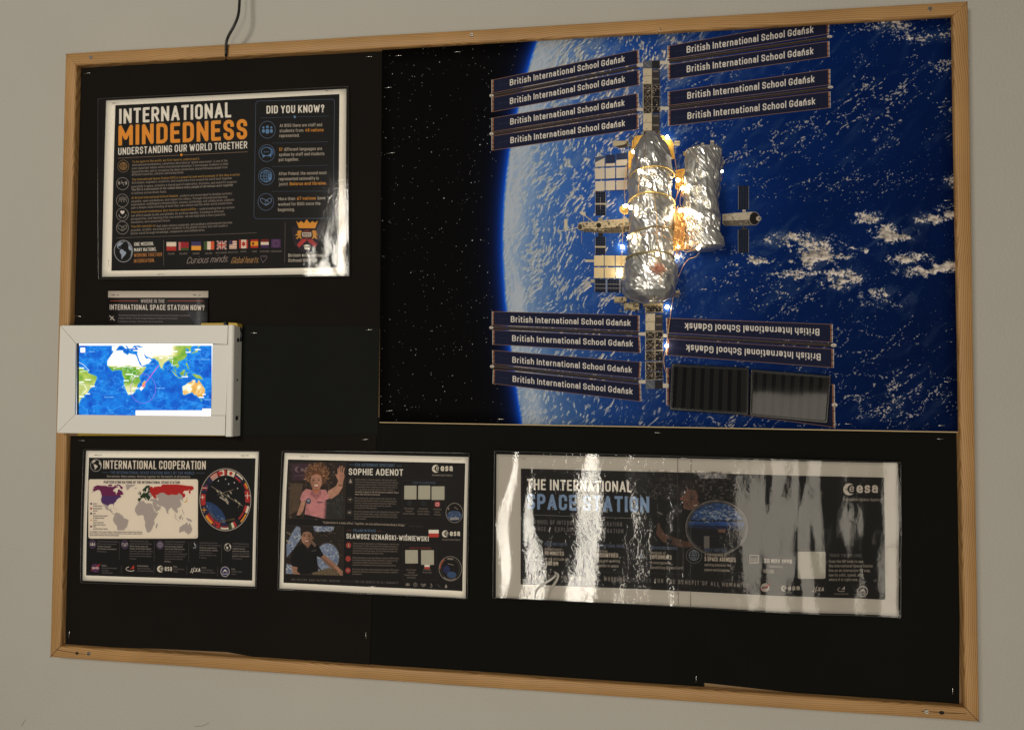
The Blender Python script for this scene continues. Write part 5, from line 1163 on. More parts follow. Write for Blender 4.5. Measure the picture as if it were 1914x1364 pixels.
    rt = (196, 184, 168)
    for ri, (y0, y1) in enumerate(((300, 400), (410, 510), (525, 615))):
        for ci, (x0, x1) in enumerate(((342, 430), (437, 523), (531, 632), (640, 720))):
            sk = -(x0 - 342) * .05; a.poly([(x0, y0 + sk + 6), (x1, y0 + sk), (x1, y1 + sk - 4), (x0, y1 + sk)], rt); a.line([(x0, y0 + sk + 10), (x1, y0 + sk + 4)], 3, (226, 214, 196)); a.line([(x1, y0), (x1, y1)], 4, (40, 46, 70)); a.line([(x0, y1 + sk + 4), (x1, y1 + sk)], 5, (36, 40, 62))
    a.poly([(342, 312), (342, 360), (430, 318), (430, 298)], (66, 78, 104)); a.poly([(437, 292), (523, 285), (523, 365), (437, 370)], (40, 50, 78)); a.poly([(531, 282), (632, 270), (632, 330), (531, 338)], (44, 54, 82))
    def arr(x0, y0, x1, y1, n):
        a.rect(x0, y0, x1, y1, (28, 32, 46))
        for k in range(1, 4): a.line([(x0 + (x1 - x0) * k / 4, y0), (x0 + (x1 - x0) * k / 4, y1)], 2, (66, 74, 96))
        for k in range(1, n): a.line([(x0, y0 + (y1 - y0) * k / n), (x1, y0 + (y1 - y0) * k / n)], 2, (66, 74, 96))
        a.line([(x0, y0), (x0, y1)], 4, (150, 140, 130)); a.line([(x1, y0), (x1, y1)], 4, (150, 140, 130))
    arr(345, 622, 437, 834, 8); a.rect(340, 722, 440, 738, (170, 160, 140)); a.line([(390, 670), (390, 780)], 4, (170, 160, 150))
    a.rect(500, 165, 640, 215, (170, 158, 132)); a.poly([(520, 215), (600, 200), (640, 170), (630, 225), (560, 232)], (60, 54, 50)); speckle(a, 620, 100, 760, 240, 50, [(190, 176, 148), (54, 48, 44), (110, 100, 84)], 4, 18, 41); a.rect(1050, 165, 1100, 208, (186, 170, 140)); a.line([(1050, 185), (1100, 185)], 5, (90, 76, 60))
    gold = (230, 180, 88)  # gold inks here and below are lightened with painted-in fairy-light glow
    a.poly([(700, 120), (775, 115), (740, 260), (700, 420), (640, 420), (640, 260), (670, 250), (672, 170)], gold); a.poly([(900, 120), (1000, 120), (1045, 190), (1050, 330), (1000, 330), (960, 170)], gold); a.line([(690, 130), (660, 420)], 6, (150, 96, 40))
    a.ell(612, 778, 52, 46, (196, 160, 92)); a.ell(612, 778, 38, 33, (150, 116, 62)); a.ell(600, 770, 20, 18, (214, 182, 110))
    a.rect(1130, 260, 1200, 300, (176, 150, 96))
    a.poly([(1060, 430), (1190, 400), (1190, 500), (1170, 600), (1060, 600)], (222, 172, 84)); a.rect(1070, 500, 1160, 590, (150, 100, 44)); a.ell(1110, 545, 36, 34, (226, 176, 90)); a.line([(1060, 450), (1190, 420)], 7, (130, 84, 40))
    a.poly([(1040, 800), (1200, 790), (1200, 1130), (1040, 1150)], (224, 172, 86)); speckle(a, 1045, 800, 1195, 1130, 80, [(190, 134, 60), (240, 196, 112), (140, 94, 44)], 4, 16, 44)
    # left module
    a.zoom(1040, 400, 4.785)
    a.poly([(190, 95), (215, 78), (330, 78), (420, 62), (650, 45), (650, 160), (600, 175), (400, 178), (250, 165), (200, 150)], (186, 170, 142)); a.poly([(190, 130), (330, 140), (650, 115), (650, 160), (600, 175), (400, 178), (250, 165), (200, 150)], (92, 82, 68))
    speckle(a, 230, 70, 650, 170, 110, [(206, 190, 160), (60, 54, 46), (130, 118, 98), (34, 32, 32)], 3, 15, 51); a.ell(375, 108, 24, 24, (40, 36, 34)); a.ring(375, 108, 25, 25, 5, (196, 182, 156)); a.ell(208, 122, 22, 26, (70, 64, 58)); a.ring(208, 122, 22, 28, 5, (186, 174, 150))
    a.line([(10, 158), (100, 150), (190, 126)], 8, (196, 186, 164)); a.rect(66, 52, 96, 130, (196, 186, 164)); a.line([(60, 130), (100, 150)], 14, (196, 186, 164)); a.line([(222, 165), (222, 270)], 5, (150, 142, 126)); a.line([(330, 80), (250, 20)], 9, (176, 164, 140)); a.line([(240, 20), (240, 80)], 5, (176, 164, 140)); a.ell(232, 2, 30, 16, (196, 184, 162), rot=30)
    arr(345, 210, 435, 372, 7); a.rect(340, 293, 440, 308, (176, 164, 140)); a.rect(370, 178, 412, 208, (44, 40, 38)); a.rect(370, 40, 410, 70, (150, 138, 116))
    for (y0, y1) in ((378, 470), (485, 578)):
        for (x0, x1) in ((333, 420), (427, 518), (526, 640)): a.rect(x0, y0, x1, y1, (214, 192, 150)); a.line([(x0, y0 + 3), (x1, y0 + 3)], 3, (236, 218, 182)); a.line([(x1 + 3, y0), (x1 + 3, y1)], 4, (60, 60, 70)); a.line([(x0, y1 + 3), (x1, y1 + 3)], 4, (60, 60, 70))
    for (x0, x1) in ((340, 438), (450, 560), (568, 640)):
        arr(x0, 588, x1, 706, 5); a.line([(x0, 632), (x1, 634)], 4, (170, 160, 146)); a.line([(x0, 668), (x1, 670)], 4, (170, 160, 146))
    a.rect(438, 586, 452, 712, (110, 124, 156)); a.rect(258, 414, 334, 436, (186, 172, 146)); a.ell(262, 426, 12, 10, (200, 190, 166)); a.rect(300, 590, 336, 620, (160, 150, 130))
    # right module
    a.zoom(1040, 230, 4.785)
    a.poly([(1480, 820), (1620, 808), (1740, 800), (1780, 805), (1780, 915), (1700, 925), (1500, 925), (1480, 900)], (190, 178, 160)); a.poly([(1480, 880), (1780, 868), (1780, 915), (1700, 925), (1500, 925)], (104, 96, 86)); a.ell(1768, 860, 46, 58, (36, 34, 34)); a.ring(1768, 860, 46, 58, 5, (150, 140, 124)); a.ell(1806, 860, 24, 22, (180, 168, 150)); a.ell(1815, 860, 11, 11, (96, 90, 84))
    speckle(a, 1500, 812, 1720, 915, 36, [(150, 138, 120), (70, 64, 58), (214, 202, 182)], 3, 13, 61)
    arr(1624, 566, 1716, 780, 12); a.rect(1660, 780, 1690, 802, (190, 176, 156)); a.rect(1290, 182, 1318, 245, (186, 174, 156)); a.rect(1372, 160, 1406, 240, (190, 178, 160)); a.rect(1368, 182, 1410, 190, (90, 84, 78)); a.rect(1286, 200, 1322, 206, (90, 84, 78)); a.rect(1440, 250, 1460, 275, (160, 150, 134)); a.poly([(1130, 270), (1230, 235), (1460, 250), (1300, 300)], (150, 140, 122))
    a.zoom(1040, 400, 4.785); arr(1622, 145, 1716, 355, 12); a.rect(1650, 125, 1700, 148, (60, 56, 54))
    return a.img
# ================================================================ the place
def flat(px, d): return [W(x, y, d) for x, y in px]
def prism(px, d1, d0, dface=None):
    """front outline given in photo pixels at depth d1 in front of the wall, pushed straight back to depth d0"""
    fr = flat(px, d1); return fr, [(p[0], -d0, p[2]) for p in fr]
def prism_obj(name, px, d1, d0, mat, parent=None, bevel=0.0, seg=2):
    mb = MB(); f, b = prism(px[::-1], d1, d0); mb.slab(f, b)
    o = mb.build(name, mat, parent, smooth=False)
    if bevel:
        m = o.modifiers.new('bevel', 'BEVEL'); m.width = bevel; m.segments = seg; m.limit_method = 'ANGLE'
    return o
def quadmesh(name, q, d, nx, ny, mat, parent=None, bump=None, thick=0.0):
    """sheet through four photo corners at depth d; bump(u, v) -> extra metres towards the room"""
    TL, TR, BR, BL = [W(x, y, d) for x, y in q]
    H = homog([(0, 0), (1, 0), (1, 1), (0, 1)], q)
    vs = []; uv = []
    for j in range(ny + 1):
        for i in range(nx + 1):
            u, v = i / nx, j / ny; p = (TL * (1 - u) + TR * u) * (1 - v) + (BL * (1 - u) + BR * u) * v
            p = p.copy()
            if bump is not None: p[1] -= bump(u, v)
            vs.append(p); uv.append((u, 1 - v))
    fs = [(j * (nx + 1) + i, (j + 1) * (nx + 1) + i, (j + 1) * (nx + 1) + i + 1, j * (nx + 1) + i + 1) for j in range(ny) for i in range(nx)]
    if thick:                                                        # a real back and rim
        n = len(vs); vs += [(p[0], p[1] + thick, p[2]) for p in vs]; uv += uv
        fs += [tuple(n + k for k in reversed(f)) for f in fs[:nx * ny]]
        rim = [i for i in range(nx + 1)] + [(j) * (nx + 1) + nx for j in range(1, ny + 1)] + [ny * (nx + 1) + i for i in range(nx - 1, -1, -1)] + [j * (nx + 1) for j in range(ny - 1, 0, -1)]
        fs += [(a, b, b + n, a + n) for a, b in zip(rim, rim[1:] + rim[:1])]
    return mesh(name, vs, fs, mat, parent, uvs=uv, smooth=True)

# ---- wall
wl = mesh('wall', [(-4, 0, -3), (4, 0, -3), (4, 0, 3), (-4, 0, 3)], [(0, 1, 2, 3)], M['wall']); tag(wl, kind='structure')
mb = MB()
for pts in ([(40, 1356), (48, 1344)], [(364, 1356.5), (378, 1356), (391, 1350)]):
    mb.tube([W(x, y, .0002) for x, y in pts], .0004, 5)
scr = mb.build('scratch', pmat('wall_scratch', (.30, .27, .22, 1), .8), wl)

# ---- notice board
board = empty('notice_board', (0, 0, -.0)); tag(board, 'large black covered notice board in a pale pine frame with screwed corners', 'notice board')
O_ = [(122, 100), (1810, 2), (1831, 1349), (93, 1228)]; I_ = [(142, 122), (1781.5, 29), (1804.5, 1322), (113, 1207)]
FD = .022
bk = prism_obj('backing_panel', [(135, 112), (1795, 16), (1818, 1335), (104, 1216)], .008, .001, M['brown'], board)
names = ['top', 'right', 'bottom', 'left']
for i in range(4):
    a_o, b_o, a_i, b_i = [W(*p, FD) for p in (O_[i], O_[(i + 1) % 4], I_[i], I_[(i + 1) % 4])]
    L_ = np.linalg.norm(b_o - a_o); n = 60
    prof = [(0, 0.0), (0, FD - .0025), (.03, FD - .0008), (.10, FD), (.55, FD + .0003), (.88, FD), (.97, FD - .0010), (1.0, FD - .003), (1.0, .0075)]
    vs = []; uv = []; rw = random.Random(i)
    for k in range(n + 1):
        t = k / n
        for (s, dd) in prof:
            pa = a_o * (1 - s) + a_i * s; pb = b_o * (1 - s) + b_i * s; g = .0006 * (1 if k in (0, n) else 0)
            p = pa * (1 - t) + pb * t
            wob = (mnoise.noise(Vector((t * 9 + i * 7, s, 0))) * .0005) if 0 < k < n else 0
            vs.append((p[0], -dd, p[2] + wob)); uv.append((t * L_, s * .021 + dd * .3))
    m_ = len(prof)
    fs = [(k * m_ + j, (k + 1) * m_ + j, (k + 1) * m_ + j + 1, k * m_ + j + 1) for k in range(n) for j in range(m_ - 1)]
    fs += [tuple(range(m_)), tuple(n * m_ + j for j in range(m_ - 1, -1, -1))]
    r = mesh('frame_rail', vs, fs, wood_mat('pine_%s' % names[i], i + 1.3), board, uvs=uv, smooth=True)
    me = r.data
    md = r.modifiers.new('edge', 'EDGE_SPLIT'); md.split_angle = math.radians(50)
for (x, y) in ((170, 108), (882, 66), (1738, 17), (166, 1221), (1731, 1329)):
    c = W(x, y, FD); mb = MB(); s = .0034
    ring = [(c[0] + s * math.cos(k * math.pi / 8), c[2] + s * math.sin(k * math.pi / 8)) for k in range(16)]
    f1 = [(px_, -(FD + .0016), pz) for px_, pz in [(c[0] + (u - c[0]) * .75, c[2] + (v - c[2]) * .75) for u, v in ring]]
    f0 = [(u, -(FD + .0002), v) for u, v in ring]
    mb.slab(f1[::1], f0[::1]); sc_ = mb.build('screw', M['screw'], board, smooth=False)
    mb = MB(); mb.slab([(c[0] - .0016, -(FD + .0019), c[2] - .0004), (c[0] + .0016, -(FD + .0019), c[2] - .0004), (c[0] + .0016, -(FD + .0019), c[2] + .0004), (c[0] - .0016, -(FD + .0019), c[2] + .0004)], [(c[0] - .0016, -(FD + .001), c[2] - .0004), (c[0] + .0016, -(FD + .001), c[2] - .0004), (c[0] + .0016, -(FD + .001), c[2] + .0004), (c[0] - .0016, -(FD + .001), c[2] + .0004)])
    mb.build('screw_slot', M['hole'], sc_, smooth=False)
for pts, r in (([(144, 1220), (144.4, 1220.3)], .0026), ([(1760, 1331), (1760.3, 1331.4)], .003)):
    mb = MB(); c = W(*pts[0], FD); mb.ball((c[0], -FD - .0002, c[2]), r, 10, 6, (1.25, .12, .85)); mb.build('knot_hole', M['hole'], board)
for pts in ([(104, 1213), (122, 1216.5), (144, 1220), (160, 1222)], [(1722, 1328), (1760, 1331), (1806, 1333)]):
    mb = MB(); mb.tube([W(x, y, FD + .0001) for x, y in pts], .0005, 4); mb.build('wood_crack', M['hole'], board)
for a_, b_ in (((93.5, 1228), (113, 1207)), ((1804.5, 1322), (1830.5, 1348.5)), ((122.5, 100.5), (142, 122)), ((1781.5, 29), (1809.5, 2.5))):
    mb = MB(); mb.tube([W(*a_, FD + .0001), W(*b_, FD + .0001)], .00045 if a_[0] > 1800 or a_[1] > 1200 else .0002, 4); mb.build('mitre_joint', M['hole'], board)

# ---- black backing sheets
def paper(px, d, mat, label, thick=.0005):
    c = [sum(p[0] for p in px) / len(px), sum(p[1] for p in px) / len(px)]
    fr = flat(px[::-1], d); back = [(p[0], -(d - thick), p[2]) for p in fr]
    mb = MB(); mb.slab(fr, back); o = mb.build('black_sheet', mat, None, smooth=False)
    tag(o, label, 'paper sheet', 'black paper sheets covering the board'); return o
paper([(145, 125), (280, 115), (421, 107), (560, 102), (714, 97), (711, 614), (430, 611), (128, 610), (134, 380)], .0100, M['black'], 'warm black paper sheet behind the mindedness poster at the upper left of the board')
paper([(127, 602), (440, 608), (709, 611), (706, 815), (124, 818)], .0108, M['black2'], 'greenish black paper sheet behind and right of the glowing map display')
paper([(124, 813), (430, 813), (704, 811), (691, 1246), (640, 1243), (500, 1231), (424, 1218), (300, 1212), (123, 1206), (120, 1010)], .0116, M['black'], 'warm black paper sheet behind the cooperation poster at the lower left')
paper([(686, 780), (1320, 790), (1316, 1289), (1200, 1282), (1100, 1273), (911, 1260), (760, 1247), (686, 1240)], .0102, M['black3'], 'black paper sheet behind the left half of the long glossy poster')
paper([(1312, 790), (1791.5, 800), (1794, 1050), (1793, 1318), (1700, 1313), (1592, 1306), (1440, 1289), (1312, 1275)], .0094, M['black3'], 'deepest black paper sheet in the lower right corner of the board')
seam = MB(); seam.tube([W(718, 795, .0108), W(717.5, 836, .0108)], .0004, 4); tag(seam.build('paper_slit', M['hole']), 'short dark slit in the black paper below the left corner of the space poster', 'slit')

# ---- big poster
S_Q = [(714, 94), (1782, 31), (1790, 806), (709, 788)]
sp = quadmesh('space_poster', S_Q, .0150, 40, 24, imgmat('space_print', art_space(), rough=.7, spec=.05), None, lambda u, v: .0008 * math.sin(u * 5) * math.sin(v * 4), thick=.0009)
tag(sp, 'big poster of a space station with lettered solar wings over the blue Earth', 'poster')
ed = prism_obj('poster_edge', [(709.5, 788.4), (1790, 806.4), (1790, 808.4), (709.5, 789.8)], .0136, .012, pmat('pale_card_edge', (.62, .46, .24, 1), .7), sp)

# ---- laminated sheets
def rim_mat(): return pmat('pouch_rim', (.045, .042, .040, 1), .12, coat=.5)
RIM = rim_mat()
def laminated(name, label, paperq, pouchq, art, d=.0135, film='film', bump=None, nx=30, ny=20):
    c = W(*[sum(p[k] for p in pouchq) / 4 for k in (0, 1)], d); root = empty(name, tuple(c)); tag(root, label, 'laminated poster')
    b = bump or (lambda u, v: 0)
    o = quadmesh('print_sheet', paperq, d, nx, ny, imgmat(name + '_print', art, rough=.7, spec=.2), None, b, thick=.0003); adopt(o, root)
    f = quadmesh('clear_film', pouchq, d + .0007, nx * 2, ny * 2, M[film], None, b); adopt(f, root)
    TL, TR, BR, BL = [np.array(p, float) for p in pouchq]; rr = 3.2
    def lerp(p, q, k): return p + (q - p) / np.linalg.norm(q - p) * k
    loop = []
    for p, prv, nxt in ((TL, BL, TR), (TR, TL, BR), (BR, TR, BL), (BL, BR, TL)):
        A_, B_ = lerp(p, prv, rr), lerp(p, nxt, rr); loop += [A_, (A_ + B_) / 2 * .45 + p * .55 - 0, B_]
    loop.append(loop[0]); mb = MB()
    pts = []
    Hq = homog(pouchq, [(0, 0), (1, 0), (1, 1), (0, 1)])
    for p, q in zip(loop, loop[1:]):
        for k in range(8):
            s = p + (q - p) * k / 8; u, v = hap(Hq, [s])[0]; w = W(s[0], s[1], d + .0004); w[1] -= b(min(max(u, 0), 1), min(max(v, 0), 1)); pts.append(w)
    pts.append(pts[0]); mb.tube(pts, .0006, 6, cap=False); adopt(mb.build('sealed_edge', RIM), root)
    return root
def curl_minded(u, v):
    e = max(0, u - .72) / .28; g = max(0, v - .62) / .38
    return .0025 * math.exp(-((u - .80) / .12) ** 2) * g * g + .0010 * math.sin(u * 7 + 1) * math.sin(v * 3) + .0010 * (mnoise.noise(Vector((u * 26, v * 12, 1))) + .4 * mnoise.noise(Vector((u * 70, v * 40, 3)))) * min(1, 1.6 * e * g) + .0012
laminated('mindedness_poster', 'laminated poster headed INTERNATIONAL MINDEDNESS in white and orange, with a row of flags', [(199.3, 188.8), (648, 167), (646.9, 513), (191.7, 517.7)], [(184, 185.5), (651, 162.5), (653.5, 516.5), (185, 522)], art_minded(), bump=curl_minded)
laminated('cooperation_poster', 'laminated poster headed INTERNATIONAL COOPERATION with a world map and a round flag patch', [(161, 842), (483.4, 844), (476.6, 1095.8), (154.4, 1084.5)], [(156, 839.5), (486, 842.5), (479.5, 1099), (150.5, 1088.5)], art_coop(), bump=lambda u, v: .0014 * math.sin(v * 3.1) + .0008 * math.sin(u * 6))
laminated('astronaut_poster', 'laminated poster with portraits of two crew members, one in pink waving and one in black', [(532, 846), (876, 853.7), (870.7, 1117), (522, 1099.4)], [(527.5, 842), (877.5, 846.5), (874, 1118), (519, 1101.5)], art_astro(), bump=lambda u, v: .0016 * math.sin(v * 3.1) * (1 + u) + .0006 * math.sin(u * 9 + v * 4) + .0011 * max(0, u - .6) * math.sin(u * 40))

# the long sheet is cockled: its waves tilt strips of the film towards the added glare lamps
RAT = 2.6 / -CAM[1]
def long_height(nx, ny, q, d):
    TL, TR, BR, BL = [W(x, y, d) for x, y in q]
    U = np.linspace(0, 1, nx + 1); V = np.linspace(0, 1, ny + 1)
    pxs = 926 + U * 756
    X_ = TL[0] + (TR[0] - TL[0]) * U
    flatm = X_ + (X_ - CAM[0]) * RAT
    H = np.zeros((ny + 1, nx + 1))
    for j, v in enumerate(V):
        aim = flatm.copy()
        wsum = np.zeros_like(U)
        # (centre px at top, middle, bottom; width at top, middle, bottom; lamp x aimed at; strength)
        for (c0, c1, c2, w0, w1, w2, tx) in ((968, 948, 946, 5, 20, 12, .11), (1000, 1000, 1012, .1, 14, 34, .11), (1114, 1122, 1098, 12, 26, 20, .11), (1196, 1222, 1212, 10, 11, 9, .285), (1262, 1268, 1268, 6, 5, 8, .245), (1302, 1290, 1284, 8, 3, 6, .24), (1416, 1400, 1405, 24, 26, 18, .82), (1474, 1488, 1470, 22, 20, 22, 1.0), (1520, 1522, 1500, 12, 16, 12, 1.2), (1622, 1640, 1652, 6, 9, 6, 1.27), (1664, 1660, 1660, 16, 14, 14, 1.2)):
            c = np.interp(v, [0, .5, 1], [c0, c1, c2]); w = np.interp(v, [0, .5, 1], [w0, w1, w2]); c += 5 * math.sin(v * 9 + c0)
            g = np.exp(-((pxs - c) / max(w, 1)) ** 4); aim = aim * (1 - g) + tx * g
        for (c0, c1, c2, w0, w1, w2, tx) in ((1070, 1066, 1046, 32, 20, 18, -.14), (1156, 1170, 1140, 30, 24, 22, .42), (1350, 1340, 1345, 34, 34, 34, .52), (1446, 1444, 1437, 5, 7, 7, .55), (1502, 1503, 1500, 5, 6, 2, 1.5), (1580, 1578, 1580, 32, 30, 36, 1.55), (1640, 1625, 1630, 9, 6, 5, 1.6)):
            c = np.interp(v, [0, .5, 1], [c0, c1, c2]); w = np.interp(v, [0, .5, 1], [w0, w1, w2]); c += 4 * math.sin(v * 8 + c0)
            g = np.exp(-((pxs - c) / max(w, 1)) ** 4); aim = aim * (1 - g) + tx * g
        far = sm(1370, 1400, pxs); nz_ = fbm(pxs / 17 + 4 - v * 1.5, np.full_like(pxs, v * 2.2), 3, 12) - .5; nz2 = fbm(pxs / 7 + v, np.full_like(pxs, v * 5), 2, 19) - .5
        aim = aim + far * (nz_ * 1.0 + nz2 * .45) + (1 - far) * (nz_ * .20 + nz2 * .12)
        slope = (flatm - aim) / (2 * 2.6 * 1.06)                      # dH/dx that turns the mirror image to the aim point
        k = np.convolve(np.pad(slope, 2, 'edge'), np.ones(5) / 5, 'valid'); h = np.cumsum(-k) * (X_[1] - X_[0])
        H[j] = -h
    H -= H.mean(1)[:, None]
    # keep the sheet attached: remove the overall trend, smooth between rows
    for j in range(ny + 1):
        H[j] -= np.interp(U, [0, .25, .5, .75, 1], [0, 0, 0, 0, 0])
    Hs = np.stack([np.convolve(np.pad(H[:, i], 2, 'edge'), np.ones(5) / 5, 'valid') for i in range(nx + 1)], 1)
    return Hs - Hs.min() + .0002
LQ = [(925.4, 842), (1681.6, 863.5), (1683, 1154), (923, 1113.5)]
NX, NY = 360, 90
LH = long_height(NX, NY, LQ, .0142)
print('long sheet height range', LH.min(), LH.max())
def long_bump(u, v):
    x, y = u * NX, v * NY; i, j = min(int(x), NX - 1), min(int(y), NY - 1); fx, fy = x - i, y - j
    return float((LH[j, i] * (1 - fx) + LH[j, i + 1] * fx) * (1 - fy) + (LH[j + 1, i] * (1 - fx) + LH[j + 1, i + 1] * fx) * fy)
c = W(1304, 998, .0142); lr = empty('station_poster', tuple(c)); tag(lr, 'long glossy cockled poster headed THE INTERNATIONAL SPACE STATION, streaked with lamp reflections', 'laminated poster')
H2 = homog(LQ, [(0, 0), (1, 0), (1, 1), (0, 1)]); PQ = [(929, 848), (1676.8, 865), (1679, 1150.6), (928.6, 1114)]; H3 = homog([(0, 0), (1, 0), (1, 1), (0, 1)], PQ)
def paper_bump(u, v):
    s = hap(H3, [(u, v)])[0]; a_, b_ = hap(H2, [s])[0]; return long_bump(min(max(a_, 0), 1), min(max(b_, 0), 1)) * .9
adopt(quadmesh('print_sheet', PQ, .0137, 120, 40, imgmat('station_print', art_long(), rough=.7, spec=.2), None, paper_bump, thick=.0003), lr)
adopt(quadmesh('clear_film', LQ, .0148, NX, NY, M['film2'], None, long_bump), lr)
mb = MB()
pts = []
for p, q in zip(LQ, LQ[1:] + LQ[:1]):
    for k in range(40):
        s = np.array(p) + (np.array(q) - np.array(p)) * k / 40; u, v = hap(H2, [s])[0]; w = W(s[0], s[1], .0144); w[1] -= long_bump(min(max(u, 0), 1), min(max(v, 0), 1)); pts.append(w)
pts.append(pts[0]); mb.tube(pts, .0006, 6, cap=False); adopt(mb.build('sealed_edge', RIM), lr)
for x0, y0, x1, y1 in ((1266, 851, 1267, 1128), (1291, 853, 1290, 1132)):
    mb = MB(); pts = []
    for k in range(30):
        s = (x0 + (x1 - x0) * k / 29, y0 + (y1 - y0) * k / 29); u, v = hap(H2, [s])[0]; w = W(s[0], s[1], .0151); w[1] -= long_bump(min(max(u, 0), 1), min(max(v, 0), 1)); pts.append(w)
    mb.tube(pts, .0003, 5); adopt(mb.build('film_seam', RIM), lr)
# crease at the lower left of the film
for pts in ([(1040, 1068), (1034, 1078), (1015, 1090), (1004, 1101), (1000, 1114)], [(1036, 1066), (1044, 1072), (1040, 1084), (1030, 1098), (1025, 1115)]):
    mb = MB(); pp = []
    for s in [tuple(v)[:2] for v in spline([(x, y, 0) for x, y in pts], 5)]:
        u, v = hap(H2, [s])[0]; w = W(s[0], s[1], .0152); w[1] -= long_bump(min(max(u, 0), 1), min(max(v, 0), 1)); pp.append(w)
    mb.tube(pp, [.0016 * math.sin(math.pi * (k + .6) / (len(pp) + .2)) + .0003 for k in range(len(pp))], 8); adopt(mb.build('film_crease', pmat('crease_film', (.45, .42, .36, 1), .08, coat=1.0)), lr)

# ---- where-is-it sheet, tucked behind the display
wq = [(202.2, 543.9), (389.2, 543.9), (389.2, 700), (200, 700)]
wh = quadmesh('tracker_sheet', wq, .0128, 8, 8, imgmat('tracker_print', art_where(), rough=.45, spec=.35), None, lambda u, v: .0006 * math.sin(v * 3), thick=.0003)
tag(wh, 'narrow sheet asking WHERE IS THE INTERNATIONAL SPACE STATION NOW, tucked behind the white display', 'paper sheet')

# ---- display box
bx = empty('map_display', tuple(W(275, 710, .012))); tag(bx, 'white plastic boxed screen showing a glowing blue world map at the left edge', 'display screen')
D1, D0 = .037, .0125
z = lambda x, y: (90 + x / 4.546, 530 + y / 4.546)
adopt(prism_obj('frame_rail', [z(100, 355), z(1527, 352), z(1521, 518), z(1395, 511), z(233, 508)], D1, D0, M['plastic'], None, .0012), bx)
adopt(prism_obj('frame_rail', [z(100, 356), z(232, 509), z(226, 1112), z(72, 1266)], D1 - .0003, D0, M['plastic'], None, .0008), bx)
adopt(prism_obj('frame_rail', [z(227, 1113), z(1382, 1126), z(1386, 1120), z(1505, 1121), z(1501, 1290), z(73, 1268)], D1, D0, M['plastic'], None, .0012), bx)
adopt(prism_obj('end_rail', [z(1396, 516), z(1532, 520), z(1508, 1119), z(1384, 1118)], D1 - .0012, D0, M['plastic'], None, .0006), bx)
sc_px = [z(1533, 352), z(1560, 352), z(1540, 1298), z(1508, 1298)]
# side cover: rounded plastic strip wrapping the right-hand side
T0, T1 = W(*z(1533, 352), D1 + .0012), W(*z(1552, 352), D1 + .0012); B0, B1 = W(*z(1508, 1298), D1 + .0012), W(*z(1536, 1299), D1 + .0012)
vs = []; fs = []; R_ = .0045; prof = [('a', 0)] + [('r', k * 15) for k in range(7)] + [('b', 0)]
def sec(P0, P1):
    out = [P0]
    for k in range(7):
        t = math.radians(k * 15); out.append(np.array((P1[0] - R_ + R_ * math.sin(t) + .0045, -(D1 + .0012 - R_ + R_ * math.cos(t)), P1[2])))
    out.append(np.array((P1[0] + .0045, -D0, P1[2]))); out.append(np.array((P0[0], -D0, P0[2]))); return out
sa, sb = sec(T0, T1), sec(B0, B1); mb = MB(); mb.slab(sa, sb); so = mb.build('side_cover', M['plastic'], None, smooth=False); adopt(so, bx)
for (x, y, mt, r_, nm) in ((1622, 480, 'blackplastic', .0035, 'rubber_plug'), (1603, 1142, 'blackplastic', .0038, 'rubber_plug'), (1596, 818, 'hole', .0020, 'screw_hole')):
    zz = W(*z(x, y), .024); xs = sa[-2][0] + (sb[-2][0] - sa[-2][0]) * ((sa[-2][2] - zz[2]) / (sa[-2][2] - sb[-2][2]))
    mb = MB(); mb.ball((xs, -.024, zz[2]), r_, 12, 8, (.35 if mt != 'hole' else .12, 1, 1)); adopt(mb.build(nm, M[mt]), bx)
cp = MB(); cp.tube([(sa[-2][0] + .0003, -.018, sa[-2][2] - .002), (sa[-2][0] + .002, -.016, sa[-2][2] - .012), (sa[-2][0] + .001, -.018, sa[-2][2] - .024)], .0014, 6); adopt(cp.build('black_tape', M['blackplastic']), bx)
scr_q = [(141, 641.2), (397.6, 641.6), (394.4, 778.2), (139, 775.2)]
adopt(quadmesh('screen', scr_q, D1 - .004, 4, 4, imgmat('map_screen', art_screen(), rough=.12, emit=1.25), None), bx)
adopt(prism_obj('mounting_card', [z(1300, 336), z(1500, 334), z(1500, 360), z(1300, 360)], .0185, .0128, M['yellow'], None), bx)
adopt(prism_obj('mounting_card', [z(1530, 330), z(1602, 334), z(1610, 362), z(1530, 362)], .030, .0128, M['yellow'], None, .001), bx)
adopt(prism_obj('mounting_card', [z(250, 1240), z(1500, 1255), z(1500, 1293), z(250, 1291)], .0185, .0128, M['yellow'], None), bx)
adopt(prism_obj('mounting_card', [z(160, 1240), z(248, 1240), z(248, 1292), z(160, 1290)], .0182, .0128, M['brown'], None), bx)
adopt(prism_obj('latch', [z(1490, 326), z(1510, 326), z(1512, 352), z(1490, 352)], .020, .0128, M['blackplastic'], None), bx)

# ---- black cable over the frame
pts = [(452, -900, .006), (455, -500, .012), (451, -200, .025), (450, -60, .030), (448, -20, .031), (447.5, 8, .032), (445, 30, .034), (437, 50, .034), (428, 66, .031), (423.5, 78, .0275), (422.5, 90, .0262), (422.5, 101, .0250), (422.5, 106, .018), (422.5, 112, .0085)]
mb = MB(); mb.tube(spline([W(*p) for p in pts], 6), .0021, 10); cb = mb.build('black_cable', M['cable']); tag(cb, 'thin black cable hanging down the wall and over the top frame', 'cable')

